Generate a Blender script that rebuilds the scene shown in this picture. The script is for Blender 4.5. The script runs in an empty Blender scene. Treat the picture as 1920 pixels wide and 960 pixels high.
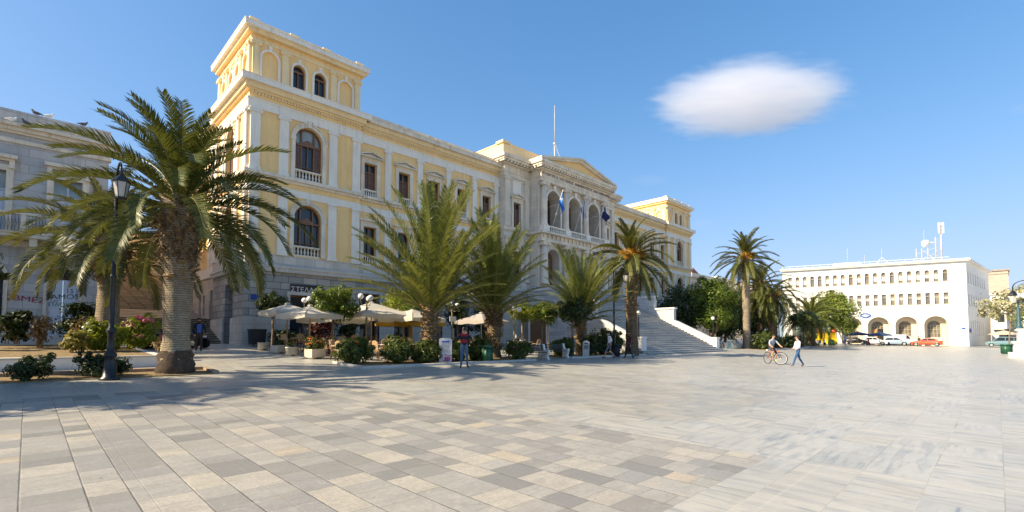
import bpy, bmesh, math, random
from mathutils import Vector, Matrix, Euler
R = math.radians
SC = bpy.context.scene
COL = SC.collection
# ------------------------------------------------------------------ camera
cam_d = bpy.data.cameras.new('camera'); cam = bpy.data.objects.new('camera', cam_d); COL.objects.link(cam)
_a, _t = R(45), R(2.6)
_fw = Vector((math.cos(_a), math.sin(_a), 0)); _rt = Vector((math.sin(_a), -math.cos(_a), 0)); _z = Vector((0, 0, 1))
_F = _fw*math.cos(_t) + _z*math.sin(_t); _U = _z*math.cos(_t) - _fw*math.sin(_t)
cam.matrix_world = Matrix.Translation((0, 0, 1.6)) @ Matrix((_rt, _U, -_F)).transposed().to_4x4()
cam_d.sensor_width = 36; cam_d.lens = 36*910/1920; cam_d.shift_y = 114/1920
cam_d.clip_start = .1; cam_d.clip_end = 6000
SC.camera = cam
# ------------------------------------------------------------------ light
SUN_AZ, SUN_EL = R(22), R(36)          # the sun stands to the left, a little behind the town hall
sd = Vector((-math.cos(SUN_AZ)*math.cos(SUN_EL), math.sin(SUN_AZ)*math.cos(SUN_EL), math.sin(SUN_EL)))
w = bpy.data.worlds.new('World'); SC.world = w; w.use_nodes = True
nt = w.node_tree; bg = nt.nodes['Background']; sky = nt.nodes.new('ShaderNodeTexSky')
sky.sky_type = 'NISHITA'; sky.sun_disc = False; sky.sun_elevation = SUN_EL
sky.sun_rotation = math.atan2(sd.x, sd.y) % (2*math.pi)
sky.air_density = 1.0; sky.dust_density = 1.0; sky.ozone_density = 1.6; sky.altitude = 0
# the clear autumn sky: a little more saturated, with a soft shoulder so the horizon keeps its blue
hs = nt.nodes.new('ShaderNodeHueSaturation'); hs.inputs['Saturation'].default_value = 1.3; nt.links.new(sky.outputs[0], hs.inputs['Color'])
sp = nt.nodes.new('ShaderNodeSeparateColor'); nt.links.new(hs.outputs[0], sp.inputs[0]); cb = nt.nodes.new('ShaderNodeCombineColor')
for i_, a_ in enumerate((1.9, 2.45, 3.9)):
    m1 = nt.nodes.new('ShaderNodeMath'); m1.operation = 'DIVIDE'; nt.links.new(sp.outputs[i_], m1.inputs[0]); m1.inputs[1].default_value = -a_
    m2 = nt.nodes.new('ShaderNodeMath'); m2.operation = 'EXPONENT'; nt.links.new(m1.outputs[0], m2.inputs[0])
    m3 = nt.nodes.new('ShaderNodeMath'); m3.operation = 'MULTIPLY_ADD'; nt.links.new(m2.outputs[0], m3.inputs[0]); m3.inputs[1].default_value = -a_; m3.inputs[2].default_value = a_
    nt.links.new(m3.outputs[0], cb.inputs[i_])
nt.links.new(cb.outputs[0], bg.inputs[0]); bg.inputs[1].default_value = .125
sl = bpy.data.lights.new('sun', 'SUN'); sl.energy = 3.6; sl.angle = R(.5); sl.color = (1, .84, .60)
sun = bpy.data.objects.new('sun', sl); COL.objects.link(sun)
sun.rotation_euler = (-sd).to_track_quat('-Z', 'Y').to_euler(); sun.location = (-40, 20, 60)
vs = SC.view_settings; vs.view_transform = 'Standard'; vs.look = 'None'; vs.exposure = 1.48; vs.gamma = 1
vs.use_curve_mapping = False
# ------------------------------------------------------------------ helpers
GP = [(-900, 0), (0, 0), (7, .1), (17, .3), (22, .55), (29, .95), (33, 1.23), (60, 1.5), (900, 1.5)]
def gz(x, y):
    z = 1.5
    for (a, za), (b, zb) in zip(GP, GP[1:]):
        if a <= y <= b: z = za + (zb-za)*(y-a)/(b-a); break
    return z + max(0, min(x, 130)-60)*.0035
def W(o):
    m = o.matrix_basis
    return (W(o.parent) @ o.matrix_parent_inverse @ m) if o.parent else m.copy()
def put(o, parent=None):
    COL.objects.link(o)
    if parent is not None:
        o.parent = parent; o.matrix_parent_inverse = W(parent).inverted()
    return o
class MB:
    """collects geometry for one mesh object"""
    def __init__(s): s.v = []; s.f = []; s.m = []; s.mi = 0; s.sm = []; s.smooth = False; s.T = None
    def p(s, *pts):
        i = len(s.v)
        for q in pts:
            q = Vector(q)
            s.v.append(s.T @ q if s.T is not None else q)
        return i
    def face(s, ids): s.f.append(ids); s.m.append(s.mi); s.sm.append(s.smooth)
    def poly(s, pts):
        i = s.p(*pts); s.face(list(range(i, i+len(pts))))
    def box(s, x0, x1, y0, y1, z0, z1):
        i = s.p((x0,y0,z0),(x1,y0,z0),(x1,y1,z0),(x0,y1,z0),(x0,y0,z1),(x1,y0,z1),(x1,y1,z1),(x0,y1,z1))
        for q in ((0,3,2,1),(4,5,6,7),(0,1,5,4),(1,2,6,5),(2,3,7,6),(3,0,4,7)): s.face([i+k for k in q])
    def cbox(s, c, sx, sy, sz): s.box(c[0]-sx/2, c[0]+sx/2, c[1]-sy/2, c[1]+sy/2, c[2]-sz/2, c[2]+sz/2)
    def ring(s, c, ax, r, n, ry=None, ph=0):
        ax = Vector(ax).normalized(); a = ax.orthogonal().normalized()
        if abs(ax.z) > .999: a = Vector((1, 0, 0))
        b = ax.cross(a); ry = ry or r
        return s.p(*[Vector(c)+a*(r*math.cos(ph+2*math.pi*k/n))+b*(ry*math.sin(ph+2*math.pi*k/n)) for k in range(n)])
    def tube(s, pts, rs, n=8, cap=True):
        if not isinstance(rs, (list, tuple)): rs = [rs]*len(pts)
        pts = [Vector(q) for q in pts]; st = []; sm = s.smooth; s.smooth = n > 4
        a = None
        for k, q in enumerate(pts):
            ax = (pts[min(k+1, len(pts)-1)]-pts[max(k-1, 0)]).normalized()
            a = ax.orthogonal().normalized() if a is None else (a-ax*a.dot(ax)).normalized()
            b = ax.cross(a)
            st.append(s.p(*[q+a*(rs[k]*math.cos(2*math.pi*j/n))+b*(rs[k]*math.sin(2*math.pi*j/n)) for j in range(n)]))
        for i, j in zip(st, st[1:]):
            for k in range(n): s.face([i+k, i+(k+1) % n, j+(k+1) % n, j+k])
        s.smooth = False
        if cap:
            s.face([st[0]+k for k in range(n)][::-1]); s.face([st[-1]+k for k in range(n)])
        s.smooth = sm
    def lathe(s, prof, c=(0,0,0), n=12, ph=0, cap=True):
        sm = s.smooth; s.smooth = n > 8; st = []
        for r, z in prof:
            st.append(s.p(*[(c[0]+r*math.cos(ph+2*math.pi*k/n), c[1]+r*math.sin(ph+2*math.pi*k/n), c[2]+z) for k in range(n)]))
        for i, j in zip(st, st[1:]):
            for k in range(n): s.face([i+k, i+(k+1) % n, j+(k+1) % n, j+k])
        s.smooth = False
        if cap: s.face([st[0]+k for k in range(n)][::-1]); s.face([st[-1]+k for k in range(n)])
        s.smooth = sm
    def sphere(s, c, r, n=12, m=8, sx=1, sy=1, sz=1):
        sm = s.smooth; s.smooth = True; st = []
        for k in range(1, m):
            th = math.pi*k/m
            st.append(s.p(*[(c[0]+sx*r*math.sin(th)*math.cos(2*math.pi*j/n), c[1]+sy*r*math.sin(th)*math.sin(2*math.pi*j/n), c[2]-sz*r*math.cos(th)) for j in range(n)]))
        a = s.p((c[0], c[1], c[2]-sz*r)); b = s.p((c[0], c[1], c[2]+sz*r))
        for j in range(n):
            s.face([a, st[0]+(j+1) % n, st[0]+j]); s.face([b, st[-1]+j, st[-1]+(j+1) % n])
            for i, q in zip(st, st[1:]): s.face([i+j, i+(j+1) % n, q+(j+1) % n, q+j])
        s.smooth = sm
    def prism(s, pts, y0, y1):
        """outline in (x, z), thick from y0 to y1"""
        n = len(pts); i = s.p(*[(a, y0, b) for a, b in pts]); j = s.p(*[(a, y1, b) for a, b in pts])
        s.face([i+k for k in range(n)]); s.face([j+k for k in range(n)][::-1])
        for k in range(n): s.face([i+k, j+k, j+(k+1) % n, i+(k+1) % n])
    def band(s, inner, outer, y0, y1):
        """frame between two open outlines of equal length in (x, z)"""
        for k in range(len(inner)-1):
            s.prism([inner[k], inner[k+1], outer[k+1], outer[k]], y0, y1)
    def build(s, name, mats, parent=None, loc=(0,0,0), rot=0, flat=True):
        me = bpy.data.meshes.new(name); me.from_pydata([tuple(q) for q in s.v], [], s.f)
        mats = mats if isinstance(mats, (list, tuple)) else [mats]
        for m_ in mats: me.materials.append(m_)
        me.polygons.foreach_set('material_index', s.m); me.polygons.foreach_set('use_smooth', s.sm)
        me.update()
        o = bpy.data.objects.new(name, me); o.location = loc; o.rotation_euler = (0, 0, rot)
        return put(o, parent)
def tag(o, label=None, cat=None, group=None, kind=None):
    for k, q in (('label', label), ('category', cat), ('group', group), ('kind', kind)):
        if q: o[k] = q
    return o
def thing(name, label, cat, loc=(0,0,0), rot=0, group=None):
    o = bpy.data.objects.new(name, None); o.location = loc; o.rotation_euler = (0, 0, rot); COL.objects.link(o)
    o.empty_display_size = .3
    return tag(o, label, cat, group)
def copy_tree(o, parent=None, shift=None, label=None, group=None):
    c = o.copy(); COL.objects.link(c)
    if parent is not None: c.parent = parent; c.matrix_parent_inverse = o.matrix_parent_inverse
    for ch in list(o.children): copy_tree(ch, c)
    if shift is not None: c.location = o.location + Vector(shift)
    if label: c['label'] = label
    if group: c['group'] = group
    return c
def place(proto, first, loc, rot, label, group=None, scale=None):
    """the first time moves the prototype itself, then copies it with its parts"""
    o = proto if first else copy_tree(proto)
    o.location = loc; o.rotation_euler = (0, 0, rot)
    if scale: o.scale = scale
    if label: o['label'] = label
    if group: o['group'] = group
    return o
def text_mesh(name, s, size, m, parent, loc, rot, ext=.01, align='CENTER'):
    cu = bpy.data.curves.new(name, 'FONT'); cu.body = s; cu.size = size; cu.extrude = ext; cu.align_x = align; cu.align_y = 'CENTER'
    t = bpy.data.objects.new(name, cu); COL.objects.link(t)
    dg = bpy.context.evaluated_depsgraph_get(); me = bpy.data.meshes.new_from_object(t.evaluated_get(dg))
    bpy.data.objects.remove(t); bpy.data.curves.remove(cu)
    me.materials.clear(); me.materials.append(m)
    o = bpy.data.objects.new(name, me); o.location = loc; o.rotation_euler = rot
    return put(o, parent)
# ------------------------------------------------------------------ materials
class NB:
    def __init__(s, name):
        s.mat = bpy.data.materials.new(name); s.mat.use_nodes = True; s.nt = s.mat.node_tree
        s.b = s.nt.nodes['Principled BSDF']; s.out = s.nt.nodes['Material Output']; s._pos = None
    def n(s, t, **k):
        q = s.nt.nodes.new(t)
        for a, b in k.items(): setattr(q, a, b)
        return q
    def link(s, a, b): s.nt.links.new(a, b)
    def set(s, sock, val):
        if isinstance(val, bpy.types.NodeSocket): s.link(val, sock)
        else: sock.default_value = val
    def pos(s):
        if s._pos is None: s._pos = s.n('ShaderNodeNewGeometry').outputs['Position']
        return s._pos
    def m(s, op, a, b=0.0, c=None):
        q = s.n('ShaderNodeMath', operation=op); s.set(q.inputs[0], a); s.set(q.inputs[1], b)
        if c is not None: s.set(q.inputs[2], c)
        return q.outputs[0]
    def sep(s, v):
        q = s.n('ShaderNodeSeparateXYZ'); s.link(v, q.inputs[0]); return q.outputs
    def comb(s, x, y, z):
        q = s.n('ShaderNodeCombineXYZ')
        for i, k in enumerate((x, y, z)): s.set(q.inputs[i], k)
        return q.outputs[0]
    def mapv(s, v, scale=(1,1,1), rot=(0,0,0)):
        q = s.n('ShaderNodeMapping'); s.link(v, q.inputs[0]); q.inputs['Scale'].default_value = scale; q.inputs['Rotation'].default_value = rot
        return q.outputs[0]
    def noise(s, v, scale, detail=4, rough=.6, dist=0):
        q = s.n('ShaderNodeTexNoise'); s.link(v, q.inputs['Vector']); q.inputs['Scale'].default_value = scale
        q.inputs['Detail'].default_value = detail; q.inputs['Roughness'].default_value = rough; q.inputs['Distortion'].default_value = dist
        return q.outputs['Fac']
    def wn(s, v):
        q = s.n('ShaderNodeTexWhiteNoise'); s.link(v, q.inputs['Vector']); return q.outputs
    def ramp(s, f, stops, interp='LINEAR'):
        q = s.n('ShaderNodeValToRGB'); s.link(f, q.inputs[0]); e = q.color_ramp; e.interpolation = interp
        while len(e.elements) < len(stops): e.elements.new(.5)
        for el, (p, c) in zip(e.elements, stops):
            el.position = p; el.color = (*c, 1) if len(c) == 3 else c
        return q.outputs[0]
    def mr(s, f, a, b, c=0, d=1):
        q = s.n('ShaderNodeMapRange'); s.link(f, q.inputs[0])
        for i, k in enumerate((a, b, c, d)): q.inputs[1+i].default_value = k
        return q.outputs[0]
    def mix(s, f, a, b, mode='MIX'):
        q = s.n('ShaderNodeMix', data_type='RGBA', blend_type=mode); s.set(q.inputs[0], f)
        for i, k in ((6, a), (7, b)): s.set(q.inputs[i], (*k, 1) if isinstance(k, tuple) and len(k) == 3 else k)
        return q.outputs[2]
    def bump(s, h, strength=.3, dist=.02):
        q = s.n('ShaderNodeBump'); s.link(h, q.inputs['Height']); q.inputs['Strength'].default_value = strength; q.inputs['Distance'].default_value = dist
        s.link(q.outputs[0], s.b.inputs['Normal'])
    def done(s, col, rough=.7, metal=0, spec=.4):
        s.set(s.b.inputs['Base Color'], (*col, 1) if isinstance(col, tuple) and len(col) == 3 else col)
        s.set(s.b.inputs['Roughness'], rough); s.b.inputs['Metallic'].default_value = metal
        s.b.inputs['Specular IOR Level'].default_value = spec
        return s.mat
def plain(name, c, rough=.6, var=.15, scale=6, metal=0, spec=.4, bump=0):
    b = NB(name); n = b.noise(b.pos(), scale, 5, .65)
    lo = tuple(k*(1-var) for k in c); hi = tuple(min(1, k*(1+var)) for k in c)
    if bump: b.bump(n, bump, .02)
    return b.done(b.ramp(n, [(.3, lo), (.7, hi)]), rough, metal, spec)
def plaster(name, c, stain=(.35,.3,.22), amt=.35, var=.08, rough=.85):
    """painted render: soft patches and vertical rain streaks"""
    b = NB(name); p = b.pos()
    n = b.noise(p, .9, 6, .6); st = b.noise(b.mapv(p, (4.2, 4.2, .3)), 1.0, 6, .75); gr = b.noise(p, 14, 4, .6)
    col = b.ramp(n, [(.3, tuple(k*(1-var) for k in c)), (.7, tuple(min(1, k*(1+var)) for k in c))])
    f = b.m('MULTIPLY', b.mr(st, .5, .72, 0, amt), b.mr(b.noise(p, .5, 3), .35, .6, .35, 1))
    col = b.mix(f, col, tuple(a*s_*1.6 for a, s_ in zip(c, stain)))
    col = b.mix(b.mr(gr, .35, .65, 0, .12), col, tuple(k*.72 for k in c))
    b.bump(gr, .15, .01)
    return b.done(col, rough, 0, .2)
def ashlar(name, c1, c2, joint, bw=.9, bh=.42, zoff=0.0, mortar=.012, bump=.4, stain=.4, rough=.75, vein=.3):
    """coursed stone blocks"""
    b = NB(name); p = b.pos(); s = b.sep(p)
    u = b.m('ADD', s[0], s[1])
    v = b.comb(u, b.m('SUBTRACT', s[2], zoff), 0.0)
    q = b.n('ShaderNodeTexBrick', offset=.5); b.link(v, q.inputs['Vector'])
    q.inputs['Scale'].default_value = 1; q.inputs['Brick Width'].default_value = bw; q.inputs['Row Height'].default_value = bh
    q.inputs['Mortar Size'].default_value = mortar; q.inputs['Mortar Smooth'].default_value = .2; q.inputs['Bias'].default_value = 0
    q.inputs['Color1'].default_value = (0, 0, 0, 1); q.inputs['Color2'].default_value = (1, 1, 1, 1)
    q.inputs['Mortar'].default_value = (.5, .5, .5, 1)
    col = b.ramp(q.outputs['Color'], [(0, c1), (.5, tuple((a+k)/2 for a, k in zip(c1, c2))), (1, c2)])
    n = b.noise(p, 3.5, 6, .65, 1.2); st = b.noise(b.mapv(p, (1.8, 1.8, .22)), 1.0, 5, .7)
    col = b.mix(b.mr(n, .4, .7, 0, vein), col, tuple(k*.62 for k in c1))
    col = b.mix(b.mr(st, .5, .75, 0, stain), col, (c1[0]*.5, c1[1]*.44, c1[2]*.36))
    col = b.mix(q.outputs['Fac'], col, joint)
    h = b.m('SUBTRACT', b.m('MULTIPLY', n, .35), q.outputs['Fac'])
    b.bump(h, bump, .03)
    return b.done(col, rough, 0, .3)
def glass(name, c=(.02,.025,.03), rough=.06):
    b = NB(name); n = b.noise(b.pos(), .7, 3, .5)
    b.bump(b.noise(b.pos(), 1.3, 2), .03, .05)
    return b.done(b.ramp(n, [(.35, c), (.65, tuple(k*1.9 for k in c))]), rough, 0, .6)
def leafm(name, c, c2, trans=.35, rough=.5, scale=3.0):
    b = NB(name); p = b.pos(); n = b.noise(p, scale, 3, .7); n2 = b.wn(b.n('ShaderNodeNewGeometry').outputs['True Normal'])[0]
    f = b.m('ADD', b.m('MULTIPLY', n, .8), b.m('MULTIPLY', n2, .25))
    col = b.ramp(f, [(.3, c), (.72, c2)])
    b.done(col, rough, 0, .35)
    tr = b.n('ShaderNodeBsdfTranslucent'); b.link(b.mix(.5, col, (c2[0]*1.3, c2[1]*1.15, c2[2]*.5)), tr.inputs[0])
    mx = b.n('ShaderNodeMixShader'); mx.inputs[0].default_value = trans
    b.link(b.b.outputs[0], mx.inputs[1]); b.link(tr.outputs[0], mx.inputs[2]); b.link(mx.outputs[0], b.out.inputs[0])
    return b.mat
M = {}
M['yellow'] = plaster('ochre_render', (.93, .635, .285), amt=.5, var=.06)
M['cream'] = plaster('cream_render', (.88, .68, .385), amt=.6, var=.06)
M['trim'] = plaster('white_marble_trim', (.86, .795, .685), stain=(.42, .36, .27), amt=.75, var=.06)
M['trim_dirty'] = plaster('weathered_marble', (.76, .67, .53), stain=(.30, .22, .13), amt=.8, var=.18)
M['stone_base'] = ashlar('rusticated_grey_marble', (.50, .46, .40), (.29, .28, .265), (.13, .12, .11), .95, .44, mortar=.018, bump=.8, stain=.55)
M['ashlar_light'] = ashlar('light_ashlar', (.68, .62, .53), (.53, .50, .45), (.3, .28, .25), 1.3, .5, mortar=.008, bump=.25, stain=.5)
M['ashlar_port'] = ashlar('portico_ashlar', (.74, .65, .52), (.62, .57, .48), (.36, .33, .28), 1.1, .42, mortar=.006, bump=.2, stain=.5)
M['ashlar_left'] = ashlar('grey_marble_ashlar', (.60, .575, .53), (.45, .445, .44), (.26, .24, .21), 1.15, .46, mortar=.01, bump=.3, stain=.8)
M['stair_stone'] = ashlar('stair_marble', (.58, .56, .51), (.38, .39, .39), (.17, .155, .13), 1.5, .165, zoff=.03-.075, mortar=.017, bump=.25, stain=.25)  # dark joints set right under the nosings, a shade line painted into the colour
M['pod_stone'] = ashlar('podium_marble', (.62, .61, .57), (.40, .42, .44), (.36, .35, .32), .8, .32, mortar=.012, bump=.3, stain=.3)
M['alley_stone'] = ashlar('old_stair_stone', (.44, .37, .27), (.28, .24, .18), (.07, .06, .045), .9, .16, zoff=1.29, mortar=.026, bump=.5, stain=.5)  # joint rows aligned below each step edge, painting the shadow line there
M['white_marble'] = plain('white_marble_block', (.72, .70, .66), .5, .1, 2)
M['wood'] = plain('brown_wood', (.20, .105, .055), .55, .3, 5)
M['shutter'] = plain('faded_brown_shutter', (.15, .085, .07), .7, .25, 5)
M['wood_light'] = plain('golden_wood', (.42, .25, .10), .55, .2, 4)
M['dark'] = plain('dark_interior', (.018, .016, .015), .8, .3)
M['glass'] = glass('window_glass')
M['glass_pale'] = glass('curtained_glass', (.22, .25, .24), .15)
M['roof'] = plain('grey_roof', (.30, .26, .22), .9, .2, 2)
M['tile_red'] = plain('red_roof_tile', (.33, .12, .08), .85, .3, 4)
M['blackmetal'] = plain('black_painted_iron', (.012, .012, .014), .35, .3, spec=.5)
M['metal'] = plain('grey_metal', (.38, .38, .38), .4, .15, metal=.6)
M['globe'] = plain('milky_globe', (.82, .80, .75), .25, .04)
M['brass_pole'] = plain('olive_pole', (.20, .17, .09), .5, .2)
M['soil'] = plain('dry_soil', (.22, .155, .075), .95, .4, 7, bump=.8)
M['kerb'] = plain('brown_kerb_stone', (.34, .25, .17), .8, .25, 5)
M['slab'] = plain('pale_slab', (.50, .48, .44), .6, .12, 3)
# ------------------------------------------------------------------ the ground
def paving():
    b = NB('marble_plaza'); p = b.pos(); s = b.sep(p); X, Y = s[0], s[1]
    # mixed stone: courses that run towards the building, random slab lengths
    PER, SPL = .78, .59
    xx = b.m('DIVIDE', X, PER); ci = b.m('FLOOR', xx); fx = b.m('FRACT', xx)
    sec = b.m('GREATER_THAN', fx, SPL)
    col = b.m('ADD', b.m('MULTIPLY', ci, 2), sec)
    r1 = b.wn(b.comb(col, 3.1, 0.0)); r1s = b.sep(r1[1])
    L = b.m('ADD', b.m('MULTIPLY', r1s[0], .2), .36)
    yy = b.m('ADD', b.m('DIVIDE', Y, L), b.m('MULTIPLY', r1s[1], 9))
    # uneven slab lengths inside a course
    yy = b.m('ADD', yy, b.m('MULTIPLY', b.m('SINE', b.m('ADD', b.m('MULTIPLY', yy, 1.7), b.m('MULTIPLY', r1s[2], 40))), .3))
    row = b.m('FLOOR', yy); fy = b.m('FRACT', yy)
    idv = b.wn(b.comb(col, row, 7.0)); ids = b.sep(idv[1])
    dx = b.m('MULTIPLY', b.m('MINIMUM', b.m('MINIMUM', fx, b.m('SUBTRACT', 1.0, fx)), b.m('ABSOLUTE', b.m('SUBTRACT', fx, SPL))), PER)
    dy = b.m('MULTIPLY', b.m('MINIMUM', fy, b.m('SUBTRACT', 1.0, fy)), L)
    wob = b.m('ADD', b.m('MULTIPLY', b.noise(p, 7, 4, .7), .012), b.m('MULTIPLY', b.mr(b.noise(p, 26, 3, .7), .62, .72, 0, 1), .016))
    e1 = b.m('SUBTRACT', b.m('MINIMUM', b.m('MULTIPLY', dx, .8), dy), wob)
    j1 = b.mr(e1, -.004, .003, 1, 0)
    c1 = b.ramp(idv[0], [(0, (.27, .275, .275)), (.12, (.33, .33, .32)), (.26, (.45, .445, .42)), (.42, (.56, .53, .475)), (.54, (.37, .37, .37)), (.68, (.59, .555, .48)), (.8, (.49, .48, .45)), (.93, (.60, .525, .42)), (.96, (.37, .375, .38))], 'CONSTANT')
    off = b.n('ShaderNodeVectorMath', operation='ADD'); b.link(p, off.inputs[0]); b.link(b.n('ShaderNodeVectorMath', operation='SCALE').outputs[0], off.inputs[1])
    sc = off.inputs[1].links[0].from_node; b.link(idv[1], sc.inputs[0]); sc.inputs['Scale'].default_value = 30
    cl = b.noise(b.mapv(off.outputs[0], (1.0, 2.6, 1)), 1.6, 6, .65, 1.0)
    fine = b.noise(p, 24, 5, .7)
    c1 = b.mix(b.mr(cl, .40, .66, 0, .62), c1, b.mix(.6, c1, (.27, .265, .25)))
    c1 = b.mix(b.mr(b.noise(p, 48, 3, .7), .4, .7, .16, 0), c1, (.24, .23, .21))
    warm = b.m('MULTIPLY', b.mr(cl, .25, .42, .35, 0), b.m('GREATER_THAN', ids[1], .5))
    c1 = b.mix(warm, c1, (.52, .40, .27))
    c1 = b.mix(b.mr(fine, .38, .6, .3, 0), c1, (.22, .21, .19)); c1 = b.mix(b.mr(b.noise(p, 3.2, 6, .75), .56, .7, 0, .28), c1, (.70, .66, .58))
    vor = b.n('ShaderNodeTexVoronoi'); b.link(p, vor.inputs['Vector']); vor.inputs['Scale'].default_value = 1.6
    spot = b.mr(vor.outputs['Distance'], .018, .034, 1, 0)
    c1 = b.mix(b.m('MULTIPLY', spot, .8), c1, (.10, .095, .09))
    jd = b.mr(b.noise(p, 1.3, 4, .7), .35, .62, .25, .95)
    c1 = b.mix(b.m('MULTIPLY', j1, jd), c1, b.mix(b.m('LESS_THAN', dx, dy), (.30, .28, .25), (.16, .15, .13)))
    # veined blue grey marble, larger slabs, stripes turned from slab to slab
    TX, TY = .9, .6
    ux = b.m('DIVIDE', X, TX); uy = b.m('DIVIDE', Y, TY); ix = b.m('FLOOR', ux); iy = b.m('FLOOR', uy)
    ux2 = b.m('ADD', ux, b.m('MULTIPLY', b.wn(b.comb(iy, 1.7, 0.0))[0], .0)); gx = b.m('FRACT', ux2); gy = b.m('FRACT', uy)
    id2 = b.wn(b.comb(ix, iy, 3.0)); id2s = b.sep(id2[1])
    off2 = b.n('ShaderNodeVectorMath', operation='ADD'); sc2 = b.n('ShaderNodeVectorMath', operation='SCALE')
    b.link(id2[1], sc2.inputs[0]); sc2.inputs['Scale'].default_value = 20; b.link(p, off2.inputs[0]); b.link(sc2.outputs[0], off2.inputs[1])
    va = b.noise(b.mapv(off2.outputs[0], (.7, 5.5, 1)), 1.5, 5, .6, .8); vb = b.noise(b.mapv(off2.outputs[0], (5.5, .7, 1)), 1.5, 5, .6, .8)
    turn = b.m('GREATER_THAN', id2s[0], .42)
    vv = b.m('ADD', b.m('MULTIPLY', va, b.m('SUBTRACT', 1.0, turn)), b.m('MULTIPLY', vb, turn))
    c2 = b.ramp(vv, [(.28, (.27, .30, .325)), (.40, (.43, .44, .44)), (.52, (.55, .54, .51)), (.75, (.60, .585, .55))])
    tint = b.ramp(id2[0], [(0, (.84, .87, .90)), (.35, (1, 1, 1)), (.7, (1.0, .975, .93)), (1, (.92, .93, .94))])
    c2 = b.mix(1.0, c2, tint, 'MULTIPLY')
    far = b.mr(b.noise(b.mapv(p, (.25, .12, 1)), 1.0, 4, .6), .35, .7, 0, .16)
    c2 = b.mix(far, c2, (.36, .36, .35))
    e2 = b.m('MINIMUM', b.m('MULTIPLY', b.m('MINIMUM', gx, b.m('SUBTRACT', 1.0, gx)), TX), b.m('MULTIPLY', b.m('MINIMUM', gy, b.m('SUBTRACT', 1.0, gy)), TY))
    j2 = b.mr(e2, .002, .007, 1, 0)
    c2 = b.mix(b.m('MULTIPLY', j2, .75), c2, b.mix(b.m('GREATER_THAN', id2s[1], .5), (.30, .28, .25), (.62, .58, .5)))
    # where each stone lies
    inx = b.m('LESS_THAN', X, 7.02); iny = b.m('MULTIPLY', b.m('GREATER_THAN', Y, 2.2), b.m('LESS_THAN', Y, 15.4))
    inm = b.m('MULTIPLY', inx, iny)
    # a second panel of the mixed stone beyond the cross band
    inp = b.m('MULTIPLY', b.m('MULTIPLY', b.m('GREATER_THAN', X, 8.6), b.m('LESS_THAN', X, 15.6)), b.m('MULTIPLY', b.m('GREATER_THAN', Y, 4.0), b.m('LESS_THAN', Y, 15.4)))
    c = b.mix(b.m('MAXIMUM', inm, b.m('MULTIPLY', inp, .45)), c2, c1)
    # white grout strips along the panel borders
    g1 = b.m('MULTIPLY', b.m('LESS_THAN', b.m('ABSOLUTE', b.m('SUBTRACT', X, 7.05)), .018), b.mr(b.noise(p, 4, 3), .35, .6, .2, 1)); g2 = b.m('LESS_THAN', b.m('ABSOLUTE', b.m('SUBTRACT', Y, 1.62)), .014)
    c = b.mix(b.m('MULTIPLY', b.m('MAXIMUM', g1, b.m('MULTIPLY', g2, .35)), .7), c, (.68, .64, .57))
    dirt = b.noise(p, .55, 5, .65)
    c = b.mix(b.mr(dirt, .48, .72, 0, .3), c, (.27, .25, .22)); c = b.mix(b.mr(b.noise(p, 1.9, 6, .75, .6), .57, .66, 0, .22), c, (.24, .22, .19))
    gum = b.n('ShaderNodeTexVoronoi'); b.link(p, gum.inputs['Vector']); gum.inputs['Scale'].default_value = 3.1; c = b.mix(b.m('MULTIPLY', b.mr(gum.outputs['Distance'], .03, .06, 1, 0), .45), c, (.13, .125, .12))
    c = b.mix(1.0, c, b.mix(inm, (.765, .75, .70), (.80, .78, .735)), 'MULTIPLY')
    rr = b.m('ADD', b.mr(b.noise(p, 2.5, 5, .7), .3, .7, .30, .48), b.m('MULTIPLY', inm, .16))
    h = b.m('SUBTRACT', b.m('MULTIPLY', fine, .25), b.m('MAXIMUM', b.m('MULTIPLY', j1, inm), b.m('MULTIPLY', j2, .3)))
    h = b.m('ADD', h, b.m('MULTIPLY', b.m('MULTIPLY', ids[0], inm), .5))
    h = b.m('ADD', h, b.m('MULTIPLY', b.noise(p, 55, 3, .7), .3)); b.bump(h, .55, .008)
    return b.done(c, rr, 0, .5)
M['paving'] = paving()
M['asphalt'] = plain('asphalt', (.075, .075, .075), .9, .2, 8)
def sheet(name, m, xs, ys, dz):
    q = MB(); n = len(ys)
    i = q.p(*[(x, y, gz(x, y)+dz) for x in xs for y in ys])
    for a in range(len(xs)-1):
        for c in range(n-1): q.face([i+a*n+c, i+(a+1)*n+c, i+(a+1)*n+c+1, i+a*n+c+1])
    return tag(q.build(name, m), kind='structure')
sheet('ground', M['paving'], [-900, -60, 60, 130, 900], [k[0] for k in GP], 0)
sheet('road', M['asphalt'], [110.2, 114.8], [-60, 0, 7, 17, 22, 29, 33, 60], .004)
sheet('street', M['asphalt'], [116.2, 190], [-12, -3.0], .004)

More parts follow.
